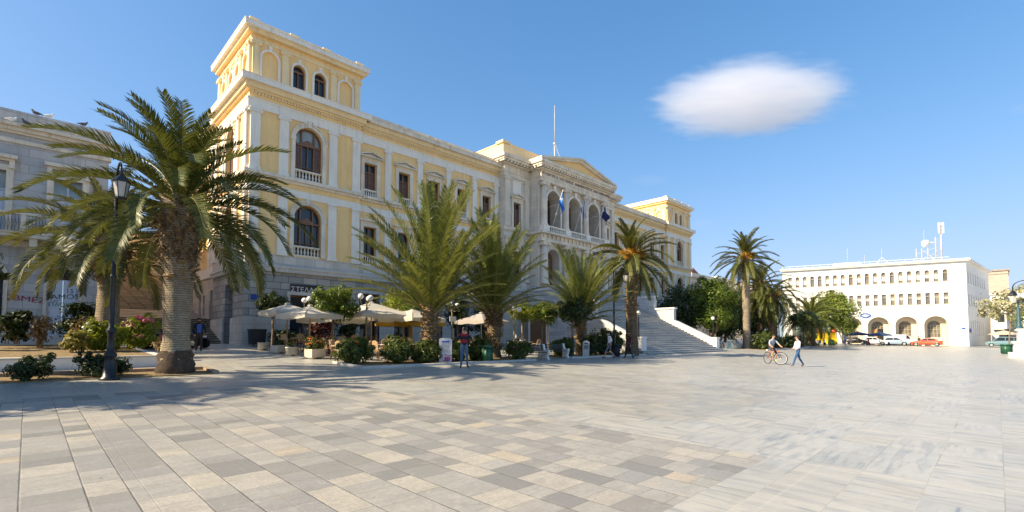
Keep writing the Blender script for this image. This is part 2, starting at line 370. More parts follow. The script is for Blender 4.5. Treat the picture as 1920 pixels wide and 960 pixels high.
# ------------------------------------------------------------------ wall pieces
def arc_pts(cx, r, zs, n=16):
    """semicircle from left spring over the top to right spring"""
    return [(cx-r*math.cos(math.pi*k/n), zs+r*math.sin(math.pi*k/n)) for k in range(n+1)]
def wall(q, x0, x1, z0, z1, holes, dep, y=0):
    """upright wall in the x-z plane facing -y; holes are (x0, x1, z0, z1, arched)"""
    xs = sorted({x0, x1, *[k for h in holes for k in h[:2]]}); zs = sorted({z0, z1, *[k for h in holes for k in h[2:4]]})
    xs = [k for k in xs if x0 <= k <= x1]; zs = [k for k in zs if z0 <= k <= z1]
    for a, b_ in zip(xs, xs[1:]):
        for c, d in zip(zs, zs[1:]):
            mx, mz = (a+b_)/2, (c+d)/2
            if any(h[0] < mx < h[1] and h[2] < mz < h[3] for h in holes): continue
            q.poly([(a, y, c), (b_, y, c), (b_, y, d), (a, y, d)])
    for h in holes:
        a, b_, c, d = h[:4]
        if h[4]:
            r = (b_-a)/2; cx = (a+b_)/2; sp = d-r; ar = arc_pts(cx, r, sp)
            for (u, v), (u2, v2) in zip(ar, ar[1:]):
                q.poly([(u, y, v), (u2, y, v2), (u2, y, d), (u, y, d)])
                q.poly([(u, y, v), (u, y+dep, v), (u2, y+dep, v2), (u2, y, v2)])
            top = sp
        else:
            top = d; q.poly([(a, y, d), (a, y+dep, d), (b_, y+dep, d), (b_, y, d)])
        q.poly([(a, y, c), (a, y+dep, c), (a, y+dep, top), (a, y, top)])
        q.poly([(b_, y, c), (b_, y, top), (b_, y+dep, top), (b_, y+dep, c)])
        q.poly([(a, y, c), (b_, y, c), (b_, y+dep, c), (a, y+dep, c)])
def arch_frame(cx, r, z0, zs, wid, n=16):
    i = [(cx-r, z0)] + arc_pts(cx, r, zs, n) + [(cx+r, z0)]
    R2 = r+wid
    o = [(cx-R2, z0)] + arc_pts(cx, R2, zs, n) + [(cx+R2, z0)]
    return i, o
def baluster_mesh(x0, x1, z0, z1, n, y0=-.12, y1=.04):
    q = MB(); h = z1-z0
    q.box(x0, x1, y0, y1, z0, z0+.14*h); q.box(x0, x1, y0-.03, y1+.01, z1-.15*h, z1)
    w_ = (x1-x0)/n
    for k in range(n):
        c = x0+w_*(k+.5); r = min(.075, w_*.36)
        q.lathe([(r*.8, .14*h), (r*.55, .2*h), (r, .42*h), (r*.5, .66*h), (r*.85, .82*h), (r*.8, .86*h)], (c, (y0+y1)/2, z0), 6)
    return q
def ionic_pilaster(wd, z0, z1, dep=.14, cap=True, base=.22):
    """pilaster centred on x=0 with its back on y=0"""
    q = MB(); h = wd/2
    q.box(-h-.05, h+.05, -dep-.05, .01, z0, z0+base)
    q.box(-h, h, -dep, .01, z0+base, z1-.28)
    if cap:
        q.box(-h-.06, h+.06, -dep-.07, .01, z1-.09, z1)
        q.box(-h+.02, h-.02, -dep-.05, .01, z1-.28, z1-.09)
        for sx in (-1, 1):
            q.tube([(sx*(h+.01), -dep-.1, z1-.19), (sx*(h+.01), 0, z1-.19)], .115, 10)
            q.tube([(sx*(h+.01), -dep-.125, z1-.19), (sx*(h+.01), -dep-.1, z1-.19)], .05, 8)
    else:
        q.box(-h-.04, h+.04, -dep-.05, .01, z1-.28, z1-.2); q.box(-h-.07, h+.07, -dep-.08, .01, z1-.12, z1)
        q.box(-h, h, -dep, .01, z1-.2, z1-.12)
    return q
def arched_window(parent, cx, z0, z1, r, y, rot=0, loc=(0,0,0), pale=True, shut=True, name='window'):
    """tall arched opening: stone archivolt, timber frame with a little pediment, panes, shutters, balustrade"""
    zs = z1-r
    i, o_ = arch_frame(cx, r, z0, zs, .27)
    q = MB(); q.band(i, o_, -.10, .02)
    i2, o2 = arch_frame(cx, r+.2, zs, zs, .1); q.band(i2, o2, -.15, -.09)
    q.prism([(cx-.13, zs+r-.02), (cx+.13, zs+r-.02), (cx+.19, zs+r+.42), (cx-.19, zs+r+.42)], -.2, 0)
    for sx in (-1, 1):
        a, b_ = sorted((cx+sx*(r-.02), cx+sx*(r+.33))); q.box(a, b_, -.15, 0, zs-.12, zs+.08)
    T = Matrix.Translation(loc) @ Matrix.Rotation(rot, 4, 'Z') @ Matrix.Translation((0, y, 0))
    def b(mb, nm, m, par): mb.T = None; return mb.build(nm, m, par, T @ Vector((0, 0, 0)), rot)
    win = b(q, name, M['trim_dirty'], parent)
    q = MB(); fi, fo = arch_frame(cx, r-.11, z0, zs, .11); q.band(fi, fo, .2, .32)
    for u in (-r*.46, r*.46): q.box(cx+u-.05, cx+u+.05, .2, .3, z0, zs+math.sqrt(max(0, r*r-u*u))-.06)
    q.box(cx-.035, cx+.035, .22, .3, z0, zs-.3)
    q.box(cx-r+.05, cx+r-.05, .16, .3, zs-.32, zs-.18)
    q.prism([(cx-r*.62, zs-.18), (cx+r*.62, zs-.18), (cx, zs+.16)], .17, .28)
    q.box(cx-r+.1, cx+r-.1, .22, .3, z0+.9, z0+.97)
    b(q, 'frame', M['wood'], win)
    q = MB(); q.prism([(cx-r+.02, zs-.2)]+[(a, c) for a, c in arc_pts(cx, r-.02, zs)]+[(cx+r-.02, zs-.2)], .345, .36); b(q, 'fanlight', M['glass_pale' if pale else 'glass'], win)
    q = MB(); q.box(cx-r+.02, cx+r-.02, .345, .36, z0+.02, zs-.203); b(q, 'pane', M['glass'], win)
    if shut:
        for sx in (-1, 1):
            q = MB(); a, b_ = sorted((cx+sx*(r*.5), cx+sx*(r-.08))); q.box(a, b_, .24, .30, z0+.06, zs-.33)
            for k in range(14): zz = z0+.15+k*(zs-.5-z0)/14; q.box(a+.05, b_-.05, .225, .25, zz, zz+.05)
            b(q, 'shutter', M['shutter'], win)
    return win
def rect_window(parent, cx, z0, z1, hw, y, ped=True, rot=0, loc=(0,0,0), shut=True, balus=None, name='window'):
    T = Matrix.Translation(loc) @ Matrix.Rotation(rot, 4, 'Z') @ Matrix.Translation((0, y, 0))
    def b(mb, nm, m, par): return mb.build(nm, m, par, T @ Vector((0, 0, 0)), rot)
    q = MB(); jw = .26
    q.box(cx-hw-jw, cx-hw, -.1, .02, z0, z1); q.box(cx+hw, cx+hw+jw, -.1, .02, z0, z1)
    q.box(cx-hw-jw, cx+hw+jw, -.1, .02, z1, z1+.28); q.box(cx-hw-jw-.03, cx+hw+jw+.03, -.13, 0, z1+.28, z1+.4)
    if ped:
        W_ = hw+jw+.2; zb = z1+.4
        q.box(cx-W_, cx+W_, -.34, 0, zb, zb+.09)
        q.prism([(cx-W_+.12, zb+.09), (cx+W_-.12, zb+.09), (cx, zb+.34)], -.14, 0)
        for sx in (-1, 1):
            pts = [(cx+sx*W_, zb+.09), (cx+sx*W_, zb+.17), (cx, zb+.47), (cx, zb+.37)]
            q.prism(pts if sx < 0 else pts[::-1], -.34, 0)
    else:
        q.box(cx-hw-jw-.16, cx+hw+jw+.16, -.3, 0, z1+.4, z1+.52)
    win = b(q, name, M['trim_dirty'], parent)
    q = MB(); f = .07
    q.box(cx-hw, cx-hw+f, .2, .3, z0, z1); q.box(cx+hw-f, cx+hw, .2, .3, z0, z1); q.box(cx-hw+f, cx+hw-f, .2, .3, z1-f, z1)
    q.box(cx-.05, cx+.05, .19, .29, z0, z1-f); zt = z0+(z1-z0)*.72
    q.box(cx-hw+f, cx+hw-f, .17, .29, zt, zt+.09); q.box(cx-hw+f, cx+hw-f, .21, .28, z0+.62, z0+.68)
    b(q, 'frame', M['wood'], win)
    q = MB(); q.box(cx-hw+.02, cx+hw-.02, .335, .35, z0, z1); b(q, 'pane', M['glass'], win)
    if shut:
        for sx in (-1, 1):
            q = MB(); a, b_ = sorted((cx+sx*.06, cx+sx*(hw-.08))); q.box(a, b_, .25, .31, z0+.02, zt-.02)
            for k in range(12): zz = z0+.08+k*(zt-.15-z0)/12; q.box(a+.03, b_-.03, .235, .26, zz, zz+.05)
            b(q, 'shutter', M['shutter'], win)
    if balus:
        q = baluster_mesh(cx-hw-.02, cx+hw+.02, balus[0], balus[1], 6, -.02, .14)
        b(q, 'balustrade', M['trim'], win)
    return win
def dentils(q, x0, x1, y, z0, z1, st=.2):
    n = int((x1-x0)/st); q.box(x0, x1, y-.115, y, z1-.012, z1+.016)
    for k in range(n): c = x0+(k+.5)*(x1-x0)/n; q.box(c-st*.3, c+st*.3, y-.1, y, z0, z1)
# ------------------------------------------------------------------ town hall
TH = thing('town_hall', 'long ochre neoclassical town hall with corner towers, white pilasters and a columned portico', 'building', (40.7, 33, 1.23))
SPLIT = {'band', 'plinth', 'blind_panel', 'archivolt', 'string_course', 'entablature', 'cornice', 'raking_cornice', 'pedestal', 'soffit', 'bracket', 'side_curb', 'slot_window'}
def P(q, name, m, par=TH, **k):
    """one mesh, or one mesh per separate piece for the trim that comes in several"""
    if name not in SPLIT: return q.build(name, m, par, **k)
    n = len(q.v); up = list(range(n))
    def fd(a):
        while up[a] != a: up[a] = up[up[a]]; a = up[a]
        return a
    for f in q.f:
        for b in f[1:]: up[fd(b)] = fd(f[0])
    bb = {}
    for i, v in enumerate(q.v):
        b = bb.setdefault(fd(i), [list(v), list(v)])
        for d in range(3): b[0][d] = min(b[0][d], v[d]); b[1][d] = max(b[1][d], v[d])
    ks = list(bb); ch = True
    grp = {a: a for a in ks}
    def gf(a):
        while grp[a] != a: a = grp[a]
        return a
    for i, a in enumerate(ks):
        for b in ks[:i]:
            if gf(a) != gf(b) and all(bb[a][0][d] <= bb[b][1][d]+.03 and bb[b][0][d] <= bb[a][1][d]+.03 for d in range(3)): grp[gf(a)] = gf(b)
    out = {}
    for f, mi, sm in zip(q.f, q.m, q.sm):
        g = gf(fd(f[0])); z = out.setdefault(g, (MB(), {})); ids = []
        for i in f:
            if i not in z[1]: z[1][i] = len(z[0].v); z[0].v.append(q.v[i])
            ids.append(z[1][i])
        z[0].f.append(ids); z[0].m.append(mi); z[0].sm.append(sm)
    o = None
    for z, _ in out.values(): o = z.build(name, m, par, **k)
    return o
PIL = {}
def pil(key, x, y, rot=0, par=TH):
    """pilasters share their meshes"""
    if key not in PIL:
        wd, z0, z1, cap, m = key
        PIL[key] = ionic_pilaster(wd, z0, z1, cap=cap).build('pilaster', M[m], par, (x, y, 0), rot); return
    o = PIL[key].copy(); COL.objects.link(o); o.location = (x, y, 0); o.rotation_euler = (0, 0, rot)
LP, UP = (.58, 7.05, 11.06, False, 'trim'), (.58, 12.3, 16.3, True, 'trim')
LPW, UPW = (.5, 7.05, 11.06, False, 'trim'), (.5, 12.3, 16.3, True, 'trim')
SP = (.42, 18.2, 20.72, True, 'cream')
def tower(x0, left):
    x1 = x0+7.6; cx = x0+3.8; Y = 33; YB = 40.3
    door = (cx-1.1, cx+1.1, 1.0, 4.5, False)
    win = [(cx-.93, cx+.93, 7.15, 10.65, True), (cx-.93, cx+.93, 12.35, 16.02, True)]
    sidew = [(-3.65-.93, -3.65+.93, 7.15, 10.65, True), (-3.65-.93, -3.65+.93, 12.35, 16.02, True)]
    sdoor = (-4.2, -2.45, 1.0, 5.2, False)
    TL = Matrix.Translation((x0, Y, 0)) @ Matrix.Rotation(-math.pi/2, 4, 'Z')
    q = MB(); wall(q, x0, x1, .8, 5.95, [door], .7, Y)
    if left: q.T = TL; wall(q, -7.3, 0, .8, 5.95, [sdoor], .7); q.T = None
    q.poly([(x1, Y, .8), (x1, YB, .8), (x1, YB, 5.95), (x1, Y, 5.95)])
    P(q, 'ground_storey', M['stone_base'])
    q = MB()
    for a, b in ((x0-.13, cx-1.1), (cx+1.1, x1+.06)): q.box(a, b, Y-.13, Y+.05, .8, 2.95)
    if left:
        q.T = TL
        for a, b in ((-7.3, -4.2), (-2.45, -.001)): q.box(a, b, -.13, .05, .8, 2.95)
        q.T = None
    P(q, 'plinth', M['ashlar_light'])
    q = MB()
    q.box(x0-.2, x1+.12, Y-.2, YB, 5.95, 6.2); q.box(x0-.26, x1+.16, Y-.26, YB, 6.2, 6.34); q.box(x0-.07, x1+.05, Y-.07, YB, 6.34, 7.05)
    P(q, 'plinth_course', M['ashlar_light'])
    q = MB(); wall(q, x0, x1, 7.05, 18.0, win, .5, Y)
    q.T = TL; wall(q, -7.3, 0, 7.05, 18.0, sidew if left else [], .5); q.T = None
    q.poly([(x1, Y, 7.05), (x1, YB, 7.05), (x1, YB, 18), (x1, Y, 18)]); q.poly([(x0, YB, 7.05), (x1, YB, 7.05), (x1, YB, 21.7), (x0, YB, 21.7)])
    P(q, 'tower_wall', M['yellow'])
    q = MB(); q.box(x0-.05, x1+.05, Y-.05, YB+.02, 11.08, 11.55); q.box(x0-.10, x1+.10, Y-.10, YB+.02, 16.3, 16.82)
    q.box(x0-.14, x1+.14, Y-.14, YB+.02, 16.82, 16.93)
    P(q, 'band', M['trim'])
    q = MB(); q.box(x0-.12, x1+.1, Y-.12, YB+.02, 11.92, 12.1); q.box(x0-.27, x1+.2, Y-.27, YB+.02, 12.1, 12.3)
    P(q, 'string_course', M['trim_dirty'])
    q = MB(); q.box(x0-.32, x1+.32, Y-.32, YB+.1, 17.52, 17.83); q.box(x0-.18, x1+.18, Y-.18, YB+.1, 17.4, 17.52); P(q, 'soffit', M['cream'])
    q = MB(); q.box(x0-.58, x1+.58, Y-.58, YB+.3, 17.83, 18.18); q.box(x0-.62, x1+.62, Y-.62, YB+.32, 18.18, 18.23); P(q, 'cornice', M['trim'])
    q = MB(); dentils(q, x0+.05, x1-.05, Y+.005, 17.22, 17.38); P(q, 'dentil_row', M['cream'])
    # lantern storey
    a0, a1, y = x0+.08, x1-.08, Y+.08
    sm = [(cx-1.14, cx-.3, 18.35, 20.2, True), (cx+.3, cx+1.14, 18.35, 20.2, True)]
    bl = [(cx-3.1, cx-2.1, 18.3, 20.3, True), (cx+2.1, cx+3.1, 18.3, 20.3, True)]
    q = MB(); wall(q, a0, a1, 18.2, 21.7, sm+bl, .4, y)
    TU = Matrix.Translation((a0, y, 0)) @ Matrix.Rotation(-math.pi/2, 4, 'Z')
    sb = [(-3.57+u-.46, -3.57+u+.46, 18.35, 20.2, True) for u in (-2.45, -.72, .72, 2.45)]
    q.T = TU; wall(q, -7.14, 0, 18.2, 21.7, sb, .1); q.T = None
    q.poly([(a1, y, 18.2), (a1, YB, 18.2), (a1, YB, 21.7), (a1, y, 21.7)])
    P(q, 'lantern_wall', M['yellow'])
    q = MB()
    for h in bl: q.box(h[0]-.02, h[1]+.02, y+.1, y+.12, h[2], h[3])
    q.T = TU
    for h in sb: q.box(h[0]-.02, h[1]+.02, .1, .12, h[2], h[3])
    q.T = None; P(q, 'blind_panel', M['yellow'])
    q = MB()
    for h in bl+sm:
        r = (h[1]-h[0])/2; c = (h[0]+h[1])/2; i, o_ = arch_frame(c, r, h[2], h[3]-r, .14); qq = q
        q.band([(u, v) for u, v in i], [(u, v) for u, v in o_], y-.07, y+.01)
        q.prism([(c-.07, h[3]), (c+.07, h[3]), (c+.11, h[3]+.38), (c-.11, h[3]+.38)], y-.12, y)
    q.T = TU
    for h in sb:
        r = (h[1]-h[0])/2; c = (h[0]+h[1])/2; i, o_ = arch_frame(c, r, h[2], h[3]-r, .13); q.band(i, o_, -.07, .01)
        q.prism([(c-.07, h[3]), (c+.07, h[3]), (c+.1, h[3]+.38), (c-.1, h[3]+.38)], -.12, 0)
    q.T = None
    P(q, 'archivolt', M['trim'])
    for u in (a0+.24, cx-1.66, cx+1.66, a1-.24): pil(SP, u, y)
    for u in (-.24, -2.0, -5.1, -6.9): pil(SP, a0, y-u, -math.pi/2)
    for h in sm:
        c = (h[0]+h[1])/2; r = .42
        q = MB(); i, o_ = arch_frame(c, r-.07, h[2], h[3]-r, .07, 10); q.band(i, o_, y+.2, y+.3); q.box(c-.04, c+.04, y+.2, y+.3, h[2], h[3]-r); q.box(c-r, c+r, y+.18, y+.3, h[3]-r-.06, h[3]-r+.05)
        wn_ = P(q, 'window', M['wood'])
        q = MB(); q.prism([(c-r, h[2])]+arc_pts(c, r, h[3]-r, 10)+[(c+r, h[2])], y+.32, y+.34); P(q, 'pane', M['glass'], wn_)
    q = MB(); q.box(a0-.05, a1+.05, y-.05, YB+.02, 20.73, 20.9); q.box(a0-.08, a1+.08, y-.08, YB+.02, 20.9, 20.96); P(q, 'band', M['cream'])
    q = MB(); q.box(a0-.3, a1+.3, y-.3, YB+.1, 21.16, 21.4); P(q, 'soffit', M['cream'])
    q = MB(); q.box(a0-.52, a1+.52, y-.52, YB+.3, 21.4, 21.7); q.box(a0-.56, a1+.56, y-.56, YB+.32, 21.7, 21.74); P(q, 'cornice', M['trim'])
    q = MB(); q.box(a0-.12, a1+.12, y-.12, YB, 21.74, 22.05)
    for u in (a0+.1, a0+2.6, a1-2.6, a1-.1): q.box(u-.3, u+.3, y-.2, y+.3, 21.74, 22.1)
    P(q, 'parapet', M['cream'])
    for u in (x0+.36, x0+2.12, x1-2.12, x1-.36): pil(LP, u, Y); pil(UP, u, Y)
    if left:
        for u in (.36, 2.05, 5.25, 6.95): pil(LP, x0, Y+u, -math.pi/2); pil(UP, x0, Y+u, -math.pi/2)
    return cx, Y
WIN = {}
def win_copy(key, maker, x, shift0):
    if key not in WIN: WIN[key] = (maker(), x); return WIN[key][0]
    o, xx = WIN[key]; return copy_tree(o, TH, (x-xx, 0, 0))
for x0 in (9.5, 64.3):
    tower(x0, x0 < 20); cx = x0+3.8
    win_copy('au', lambda: arched_window(TH, cx, 12.35, 16.02, .93, 33), cx, 0)
    win_copy('al', lambda: arched_window(TH, cx, 7.15, 10.65, .93, 33, pale=False, shut=False), cx, 0)
    for z0, z1, nm in ((7.15, 7.85, 'l'), (12.35, 13.05, 'u')):
        P(baluster_mesh(cx-.9, cx+.9, z0, z1, 8, 33.02, 33.2), 'balustrade', M['trim_dirty'])
for z0, z1, pale in ((12.35, 16.02, True), (7.15, 10.65, False)):
    arched_window(TH, -3.65, z0, z1, .93, 0, -math.pi/2, (9.5, 33, 0), pale, pale)
# doors of the ground storey
def door(x0, x1, z0, z1, y, m='wood', par=TH):
    q = MB(); f = .1
    q.box(x0, x0+f, y+.35, y+.5, z0, z1); q.box(x1-f, x1, y+.35, y+.5, z0, z1); q.box(x0+f, x1-f, y+.35, y+.5, z1-f, z1); q.box(x0+f, x1-f, y+.33, y+.5, z1-1.0, z1-.88)
    q.box((x0+x1)/2-.05, (x0+x1)/2+.05, y+.37, y+.5, z0, z1-1)
    q.box(x0+f, x1-f, y+.4, y+.46, z0, z0+.8)
    d = P(q, 'door', M[m], par)
    q = MB(); q.box(x0+f, x1-f, y+.5, y+.52, z0, z1); P(q, 'pane', M['glass'], d)
    q = MB(); q.box(x0-.2, x0, y-.16, y+.02, z0, z1); q.box(x1, x1+.2, y-.16, y+.02, z0, z1); q.box(x0-.2, x1+.2, y-.16, y+.02, z1, z1+.22); P(q, 'surround', M['ashlar_light'], d)
    return d
door(12.2, 14.4, 1.1, 4.5, 33)
q = MB(); q.box(9.95, 9.97, 35.45, 37.2, 1, 5.2); P(q, 'side_door', M['dark'])
q = MB(); q.box(9.75, 9.85, 35.45, 36.2, 1.2, 5.2); q.box(9.75, 9.85, 35.45, 37.2, 4.3, 4.4); P(q, 'side_door_leaf', M['wood'])
BAYS = [18.05+2.95*k for k in range(5)]; PILS = [19.52+2.95*k for k in range(4)]+[31.08]
def wing(x0, x1, bays, pils):
    Y = 33.25
    gd = [(c-.85, c+.85, .9, 4.95, False) for c in bays]
    q = MB(); wall(q, x0, x1, .8, 5.95, gd, .7, Y); P(q, 'ground_storey', M['stone_base'])
    q = MB(); e = [x0]+[k for c in bays for k in (c-.85, c+.85)]+[x1]
    for a, b in zip(e[::2], e[1::2]): q.box(a, b, Y-.1, Y+.05, .8, 2.95)
    P(q, 'plinth', M['ashlar_light'])
    q = MB(); q.box(x0, x1, Y-.17, Y+.1, 5.95, 6.2); q.box(x0, x1, Y-.22, Y+.1, 6.2, 6.34); q.box(x0, x1, Y-.05, Y+.1, 6.34, 7.05); P(q, 'plinth_course', M['ashlar_light'])
    ho = [(c-.52, c+.52, 7.1, 10.0, False) for c in bays]+[(c-.52, c+.52, 12.32, 14.85, False) for c in bays]
    q = MB(); wall(q, x0, x1, 7.05, 18.0, ho, .5, Y); q.poly([(x0, Y+.2, 18.5), (x1, Y+.2, 18.5), (x1, 60, 18.5), (x0, 60, 18.5)]); P(q, 'wing_wall', M['yellow'])
    q = MB(); q.box(x0, x1, Y-.05, Y+.1, 11.08, 11.55); q.box(x0, x1, Y-.1, Y+.1, 16.3, 16.82); q.box(x0, x1, Y-.14, Y+.1, 16.82, 16.93); P(q, 'band', M['trim'])
    q = MB(); q.box(x0, x1, Y-.12, Y+.1, 11.92, 12.1); q.box(x0, x1, Y-.27, Y+.1, 12.1, 12.3); P(q, 'string_course', M['trim_dirty'])
    q = MB(); q.box(x0, x1, Y-.3, Y+.1, 17.52, 17.83); q.box(x0, x1, Y-.16, Y+.1, 17.4, 17.52); P(q, 'soffit', M['cream'])
    q = MB(); q.box(x0, x1, Y-.54, Y+.2, 17.83, 18.14); q.box(x0, x1, Y-.58, Y+.2, 18.14, 18.18); P(q, 'cornice', M['trim_dirty'])
    q = MB(); q.box(x0, x1, Y-.1, Y+.3, 18.18, 18.62); P(q, 'parapet', M['trim_dirty'])
    q = MB(); dentils(q, x0+.05, x1-.05, Y+.005, 17.22, 17.38); P(q, 'dentil_row', M['cream'])
    for u in pils: pil(LPW, u, Y); pil(UPW, u, Y)
    for c in bays:
        win_copy('ru', lambda: rect_window(TH, c, 12.32, 14.85, .52, Y, True, balus=(12.3, 12.85)), c, 0)
        win_copy('rl', lambda: rect_window(TH, c, 7.1, 10.0, .52, Y, False, balus=(7.1, 7.85), shut=False), c, 0)
    for c in bays:
        if 'd' not in WIN: WIN['d'] = (door(c-.85, c+.85, 1.0, 4.95, Y), c)
        else: copy_tree(WIN['d'][0], TH, (c-WIN['d'][1], 0, 0))
wing(17.1, 31.4, BAYS, PILS); wing(50.0, 64.3, [81.4-c for c in BAYS], [81.4-c for c in PILS])
# body behind the left tower, along the stepped alley
TLb = Matrix.Translation((9.9, 40.3, 0)) @ Matrix.Rotation(-math.pi/2, 4, 'Z')
q = MB(); q.T = TLb; sh = [(-1.3, -.5, 8.0, 10.0, False), (-5.0, -4.1, 8.0, 10.0, False), (-9, -8.1, 8, 10, False), (-13, -12.1, 8, 10, False)]
su = [(a, b, 12.6, 14.8, False) for a, b, *_ in sh]
wall(q, -21, 0, 7.05, 18, sh+su, .4); P(q, 'side_wall', M['yellow'])
q = MB(); q.T = TLb; wall(q, -21, 0, .8, 6.3, [(-4.6, -4.0, 3.4, 5.0, False), (-5.9, -5.1, 2.6, 5.2, False), (-8.6, -7.9, 3.9, 5.2, False), (-2.6, -1.7, 1, 5.3, False)], .4); P(q, 'side_base', M['ashlar_light'])
q = MB(); q.T = TLb
q.box(-21, 0, -.12, .05, 6.3, 7.05); q.box(-21, 0, -.07, .05, 11.08, 11.5); q.box(-21, 0, -.22, .05, 11.95, 12.25); q.box(-21, 0, -.08, .05, 16.3, 16.85); q.box(-21, 0, -.55, .05, 17.8, 18.17)
for u in (-.3, -2.7, -6.6, -10.6, -14.5): q.box(u-.28, u+.28, -.13, .02, 7.05, 11.08); q.box(u-.28, u+.28, -.13, .02, 12.25, 16.3)
P(q, 'side_trim', M['trim'])
q = MB(); q.T = TLb; q.box(-21, 0, .38, .5, 1, 18); P(q, 'shutter', M['shutter'])
# central block either side of the portico
def central(x0, x1, wc, pils):
    Y = 32.5; h = [(wc-.5, wc+.5, 12.3, 14.72, False), (wc-.5, wc+.5, 7.1, 10.0, False)]
    q = MB(); wall(q, x0, x1, 7.05, 17.1, h, .5, Y); q.poly([(x0, Y, 1), (x0, 40, 1), (x0, 40, 17.1), (x0, Y, 17.1)]); q.poly([(x1, Y, 1), (x1, 40, 1), (x1, 40, 17.1), (x1, Y, 17.1)]); wall(q, x0, x1, .8, 7.05, [], .1, Y)
    P(q, 'central_wall', M['ashlar_port'])
    q = MB(); q.box(x0-.08, x1+.08, Y-.12, Y+.3, 11.9, 12.28); q.box(x0-.05, x1+.05, Y-.08, Y+.3, 6.2, 7.0); P(q, 'string_course', M['trim_dirty'])
    for u in pils: pil((.6, 12.3, 17.05, True, 'trim_dirty'), u, Y); pil((.6, 7.05, 11.3, False, 'trim_dirty'), u, Y)
    q = MB(); q.box(wc-.55, wc+.55, Y-.05, Y+.02, 15.55, 16.75); q.box(wc-.62, wc+.62, Y-.09, Y, 16.75, 16.85)
    P(q, 'tablet', M['trim'])
    win_copy('cu', lambda: rect_window(TH, wc, 12.3, 14.72, .5, Y, True), wc, 0)
    win_copy('cl', lambda: rect_window(TH, wc, 7.1, 10.0, .5, Y, False, shut=False), wc, 0)
central(31.4, 34.95, 33.15, (31.8, 34.55)); central(46.45, 50.0, 48.25, (49.6, 46.85))
q = MB(); q.box(31.45, 49.95, 32.62, 47, 17.1, 20.25); q.box(31.3, 32.3, 32.5, 33.5, 20.25, 20.5); q.box(49.1, 50.1, 32.5, 33.5, 20.25, 20.5); q.box(31.4, 50, 32.56, 47.1, 20.25, 20.36)
P(q, 'attic', M['cream'])
def entab(q1, q2, q3, x0, x1, y, yb):
    q1.box(x0-.04, x1+.04, y-.04, yb, 17.06, 17.42); q1.box(x0, x1, y, yb, 17.42, 18.15); q1.box(x0-.1, x1+.1, y-.1, yb, 17.42, 17.49)
    q2.box(x0-.28, x1+.28, y-.28, yb, 18.15, 18.24)
    n = int((x1-x0+1)/.42)
    for k in range(n+1): c = x0-.45+k*(x1-x0+.9)/n; q2.box(c-.1, c+.1, y-.55, y-.1, 18.24, 18.42)
    m_ = int((yb-y)/.42)
    for k in range(1, m_+1):
        c = y-.45+k*.42
        if c < yb-.2:
            for xx in (x0-.55, x1+.1): q2.box(xx, xx+.45, c-.1, c+.1, 18.24, 18.42)
    q3.box(x0-.62, x1+.62, y-.62, yb, 18.42, 18.62); q3.box(x0-.74, x1+.74, y-.74, yb, 18.62, 18.9)
q1, q2, q3 = MB(), MB(), MB()
entab(q1, q2, q3, 31.4, 34.97, 32.42, 33.3); entab(q1, q2, q3, 46.43, 50.0, 32.42, 33.3)
PX0, PX1, PY = 34.95, 46.45, 31.35
COLX = (35.55, 38.98, 42.42, 45.85); ARC = (37.27, 40.7, 44.13)
entab(q1, q2, q3, PX0+.02, PX1-.02, 30.92, 32.4)
P(q1, 'entablature', M['trim_dirty']); P(q2, 'modillion_row', M['trim_dirty']); P(q3, 'cornice', M['trim_dirty'])
q = MB(); wall(q, PX0, PX1, 12.0, 17.06, [(c-1.04, c+1.04, 12.02, 16.5, True) for c in ARC], 1.5, PY)
wall(q, PX0, PX1, 6.9, 11.2, [(c-.95, c+.95, 6.95, 10.6, True) for c in ARC], 1.2, PY); wall(q, PX0, PX1, .8, 6.9, [], .1, PY)
for xx in (PX0, PX1): q.poly([(xx, PY, .8), (xx, 32.6, .8), (xx, 32.6, 17.06), (xx, PY, 17.06)])
P(q, 'portico_wall', M['ashlar_port'])
q = MB()
for c in ARC:
    i, o_ = arch_frame(c, 1.04, 12.05, 15.46, .2); q.band(i, o_, PY-.1, PY+.02)
    q.prism([(c-.14, 16.46), (c+.14, 16.46), (c+.2, 17.02), (c-.2, 17.02)], PY-.26, PY)
    for sx in (-1, 1): a, b = sorted((c+sx*1.0, c+sx*1.3)); q.box(a, b, PY-.14, PY+1.5, 15.36, 15.5)
P(q, 'archivolt', M['trim'])
for c in ARC:
    q = MB(); y = PY+1.3; i, o_ = arch_frame(c, .92, 12.05, 15.46, .12); q.band(i, o_, y, y+.15)
    for u in (-.3, .3): q.box(c+u-.05, c+u+.05, y, y+.15, 12.05, 15.3)
    q.box(c-.95, c+.95, y-.03, y+.15, 15.2, 15.36); q.box(c-.95, c+.95, y, y+.15, 13.0, 13.1)
    d = P(q, 'balcony_door', M['wood'])
    q = MB(); q.prism([(c-1.03, 12.05)]+arc_pts(c, 1.03, 15.46)+[(c+1.03, 12.05)], y+.17, y+.19); P(q, 'pane', M['glass'], d)
    q = MB(); q.box(c-1.1, c+1.1, PY+1.0, PY+1.05, 6.9, 10.6); P(q, 'entrance_door', M['wood'])
def column(x, y, r, z0, z1, name='column', m='trim_dirty'):
    q = MB(); q.lathe([(r*1.35, 0), (r*1.35, .12), (r*1.15, .2), (r*1.02, .28), (r, .9), (r*.96, (z1-z0)*.5), (r*.84, z1-z0-.34)], (x, y, z0), 18)
    q.box(x-r*1.2, x+r*1.2, y-r*1.2, y+r*1.2, z1-.1, z1); q.box(x-r*1.02, x+r*1.02, y-r*.95, y+r*.95, z1-.34, z1-.1)
    for sx in (-1, 1): q.tube([(x+sx*r*1.12, y-r*1.15, z1-.25), (x+sx*r*1.12, y+r*1.15, z1-.25)], .15, 10)
    return P(q, name, M[m])
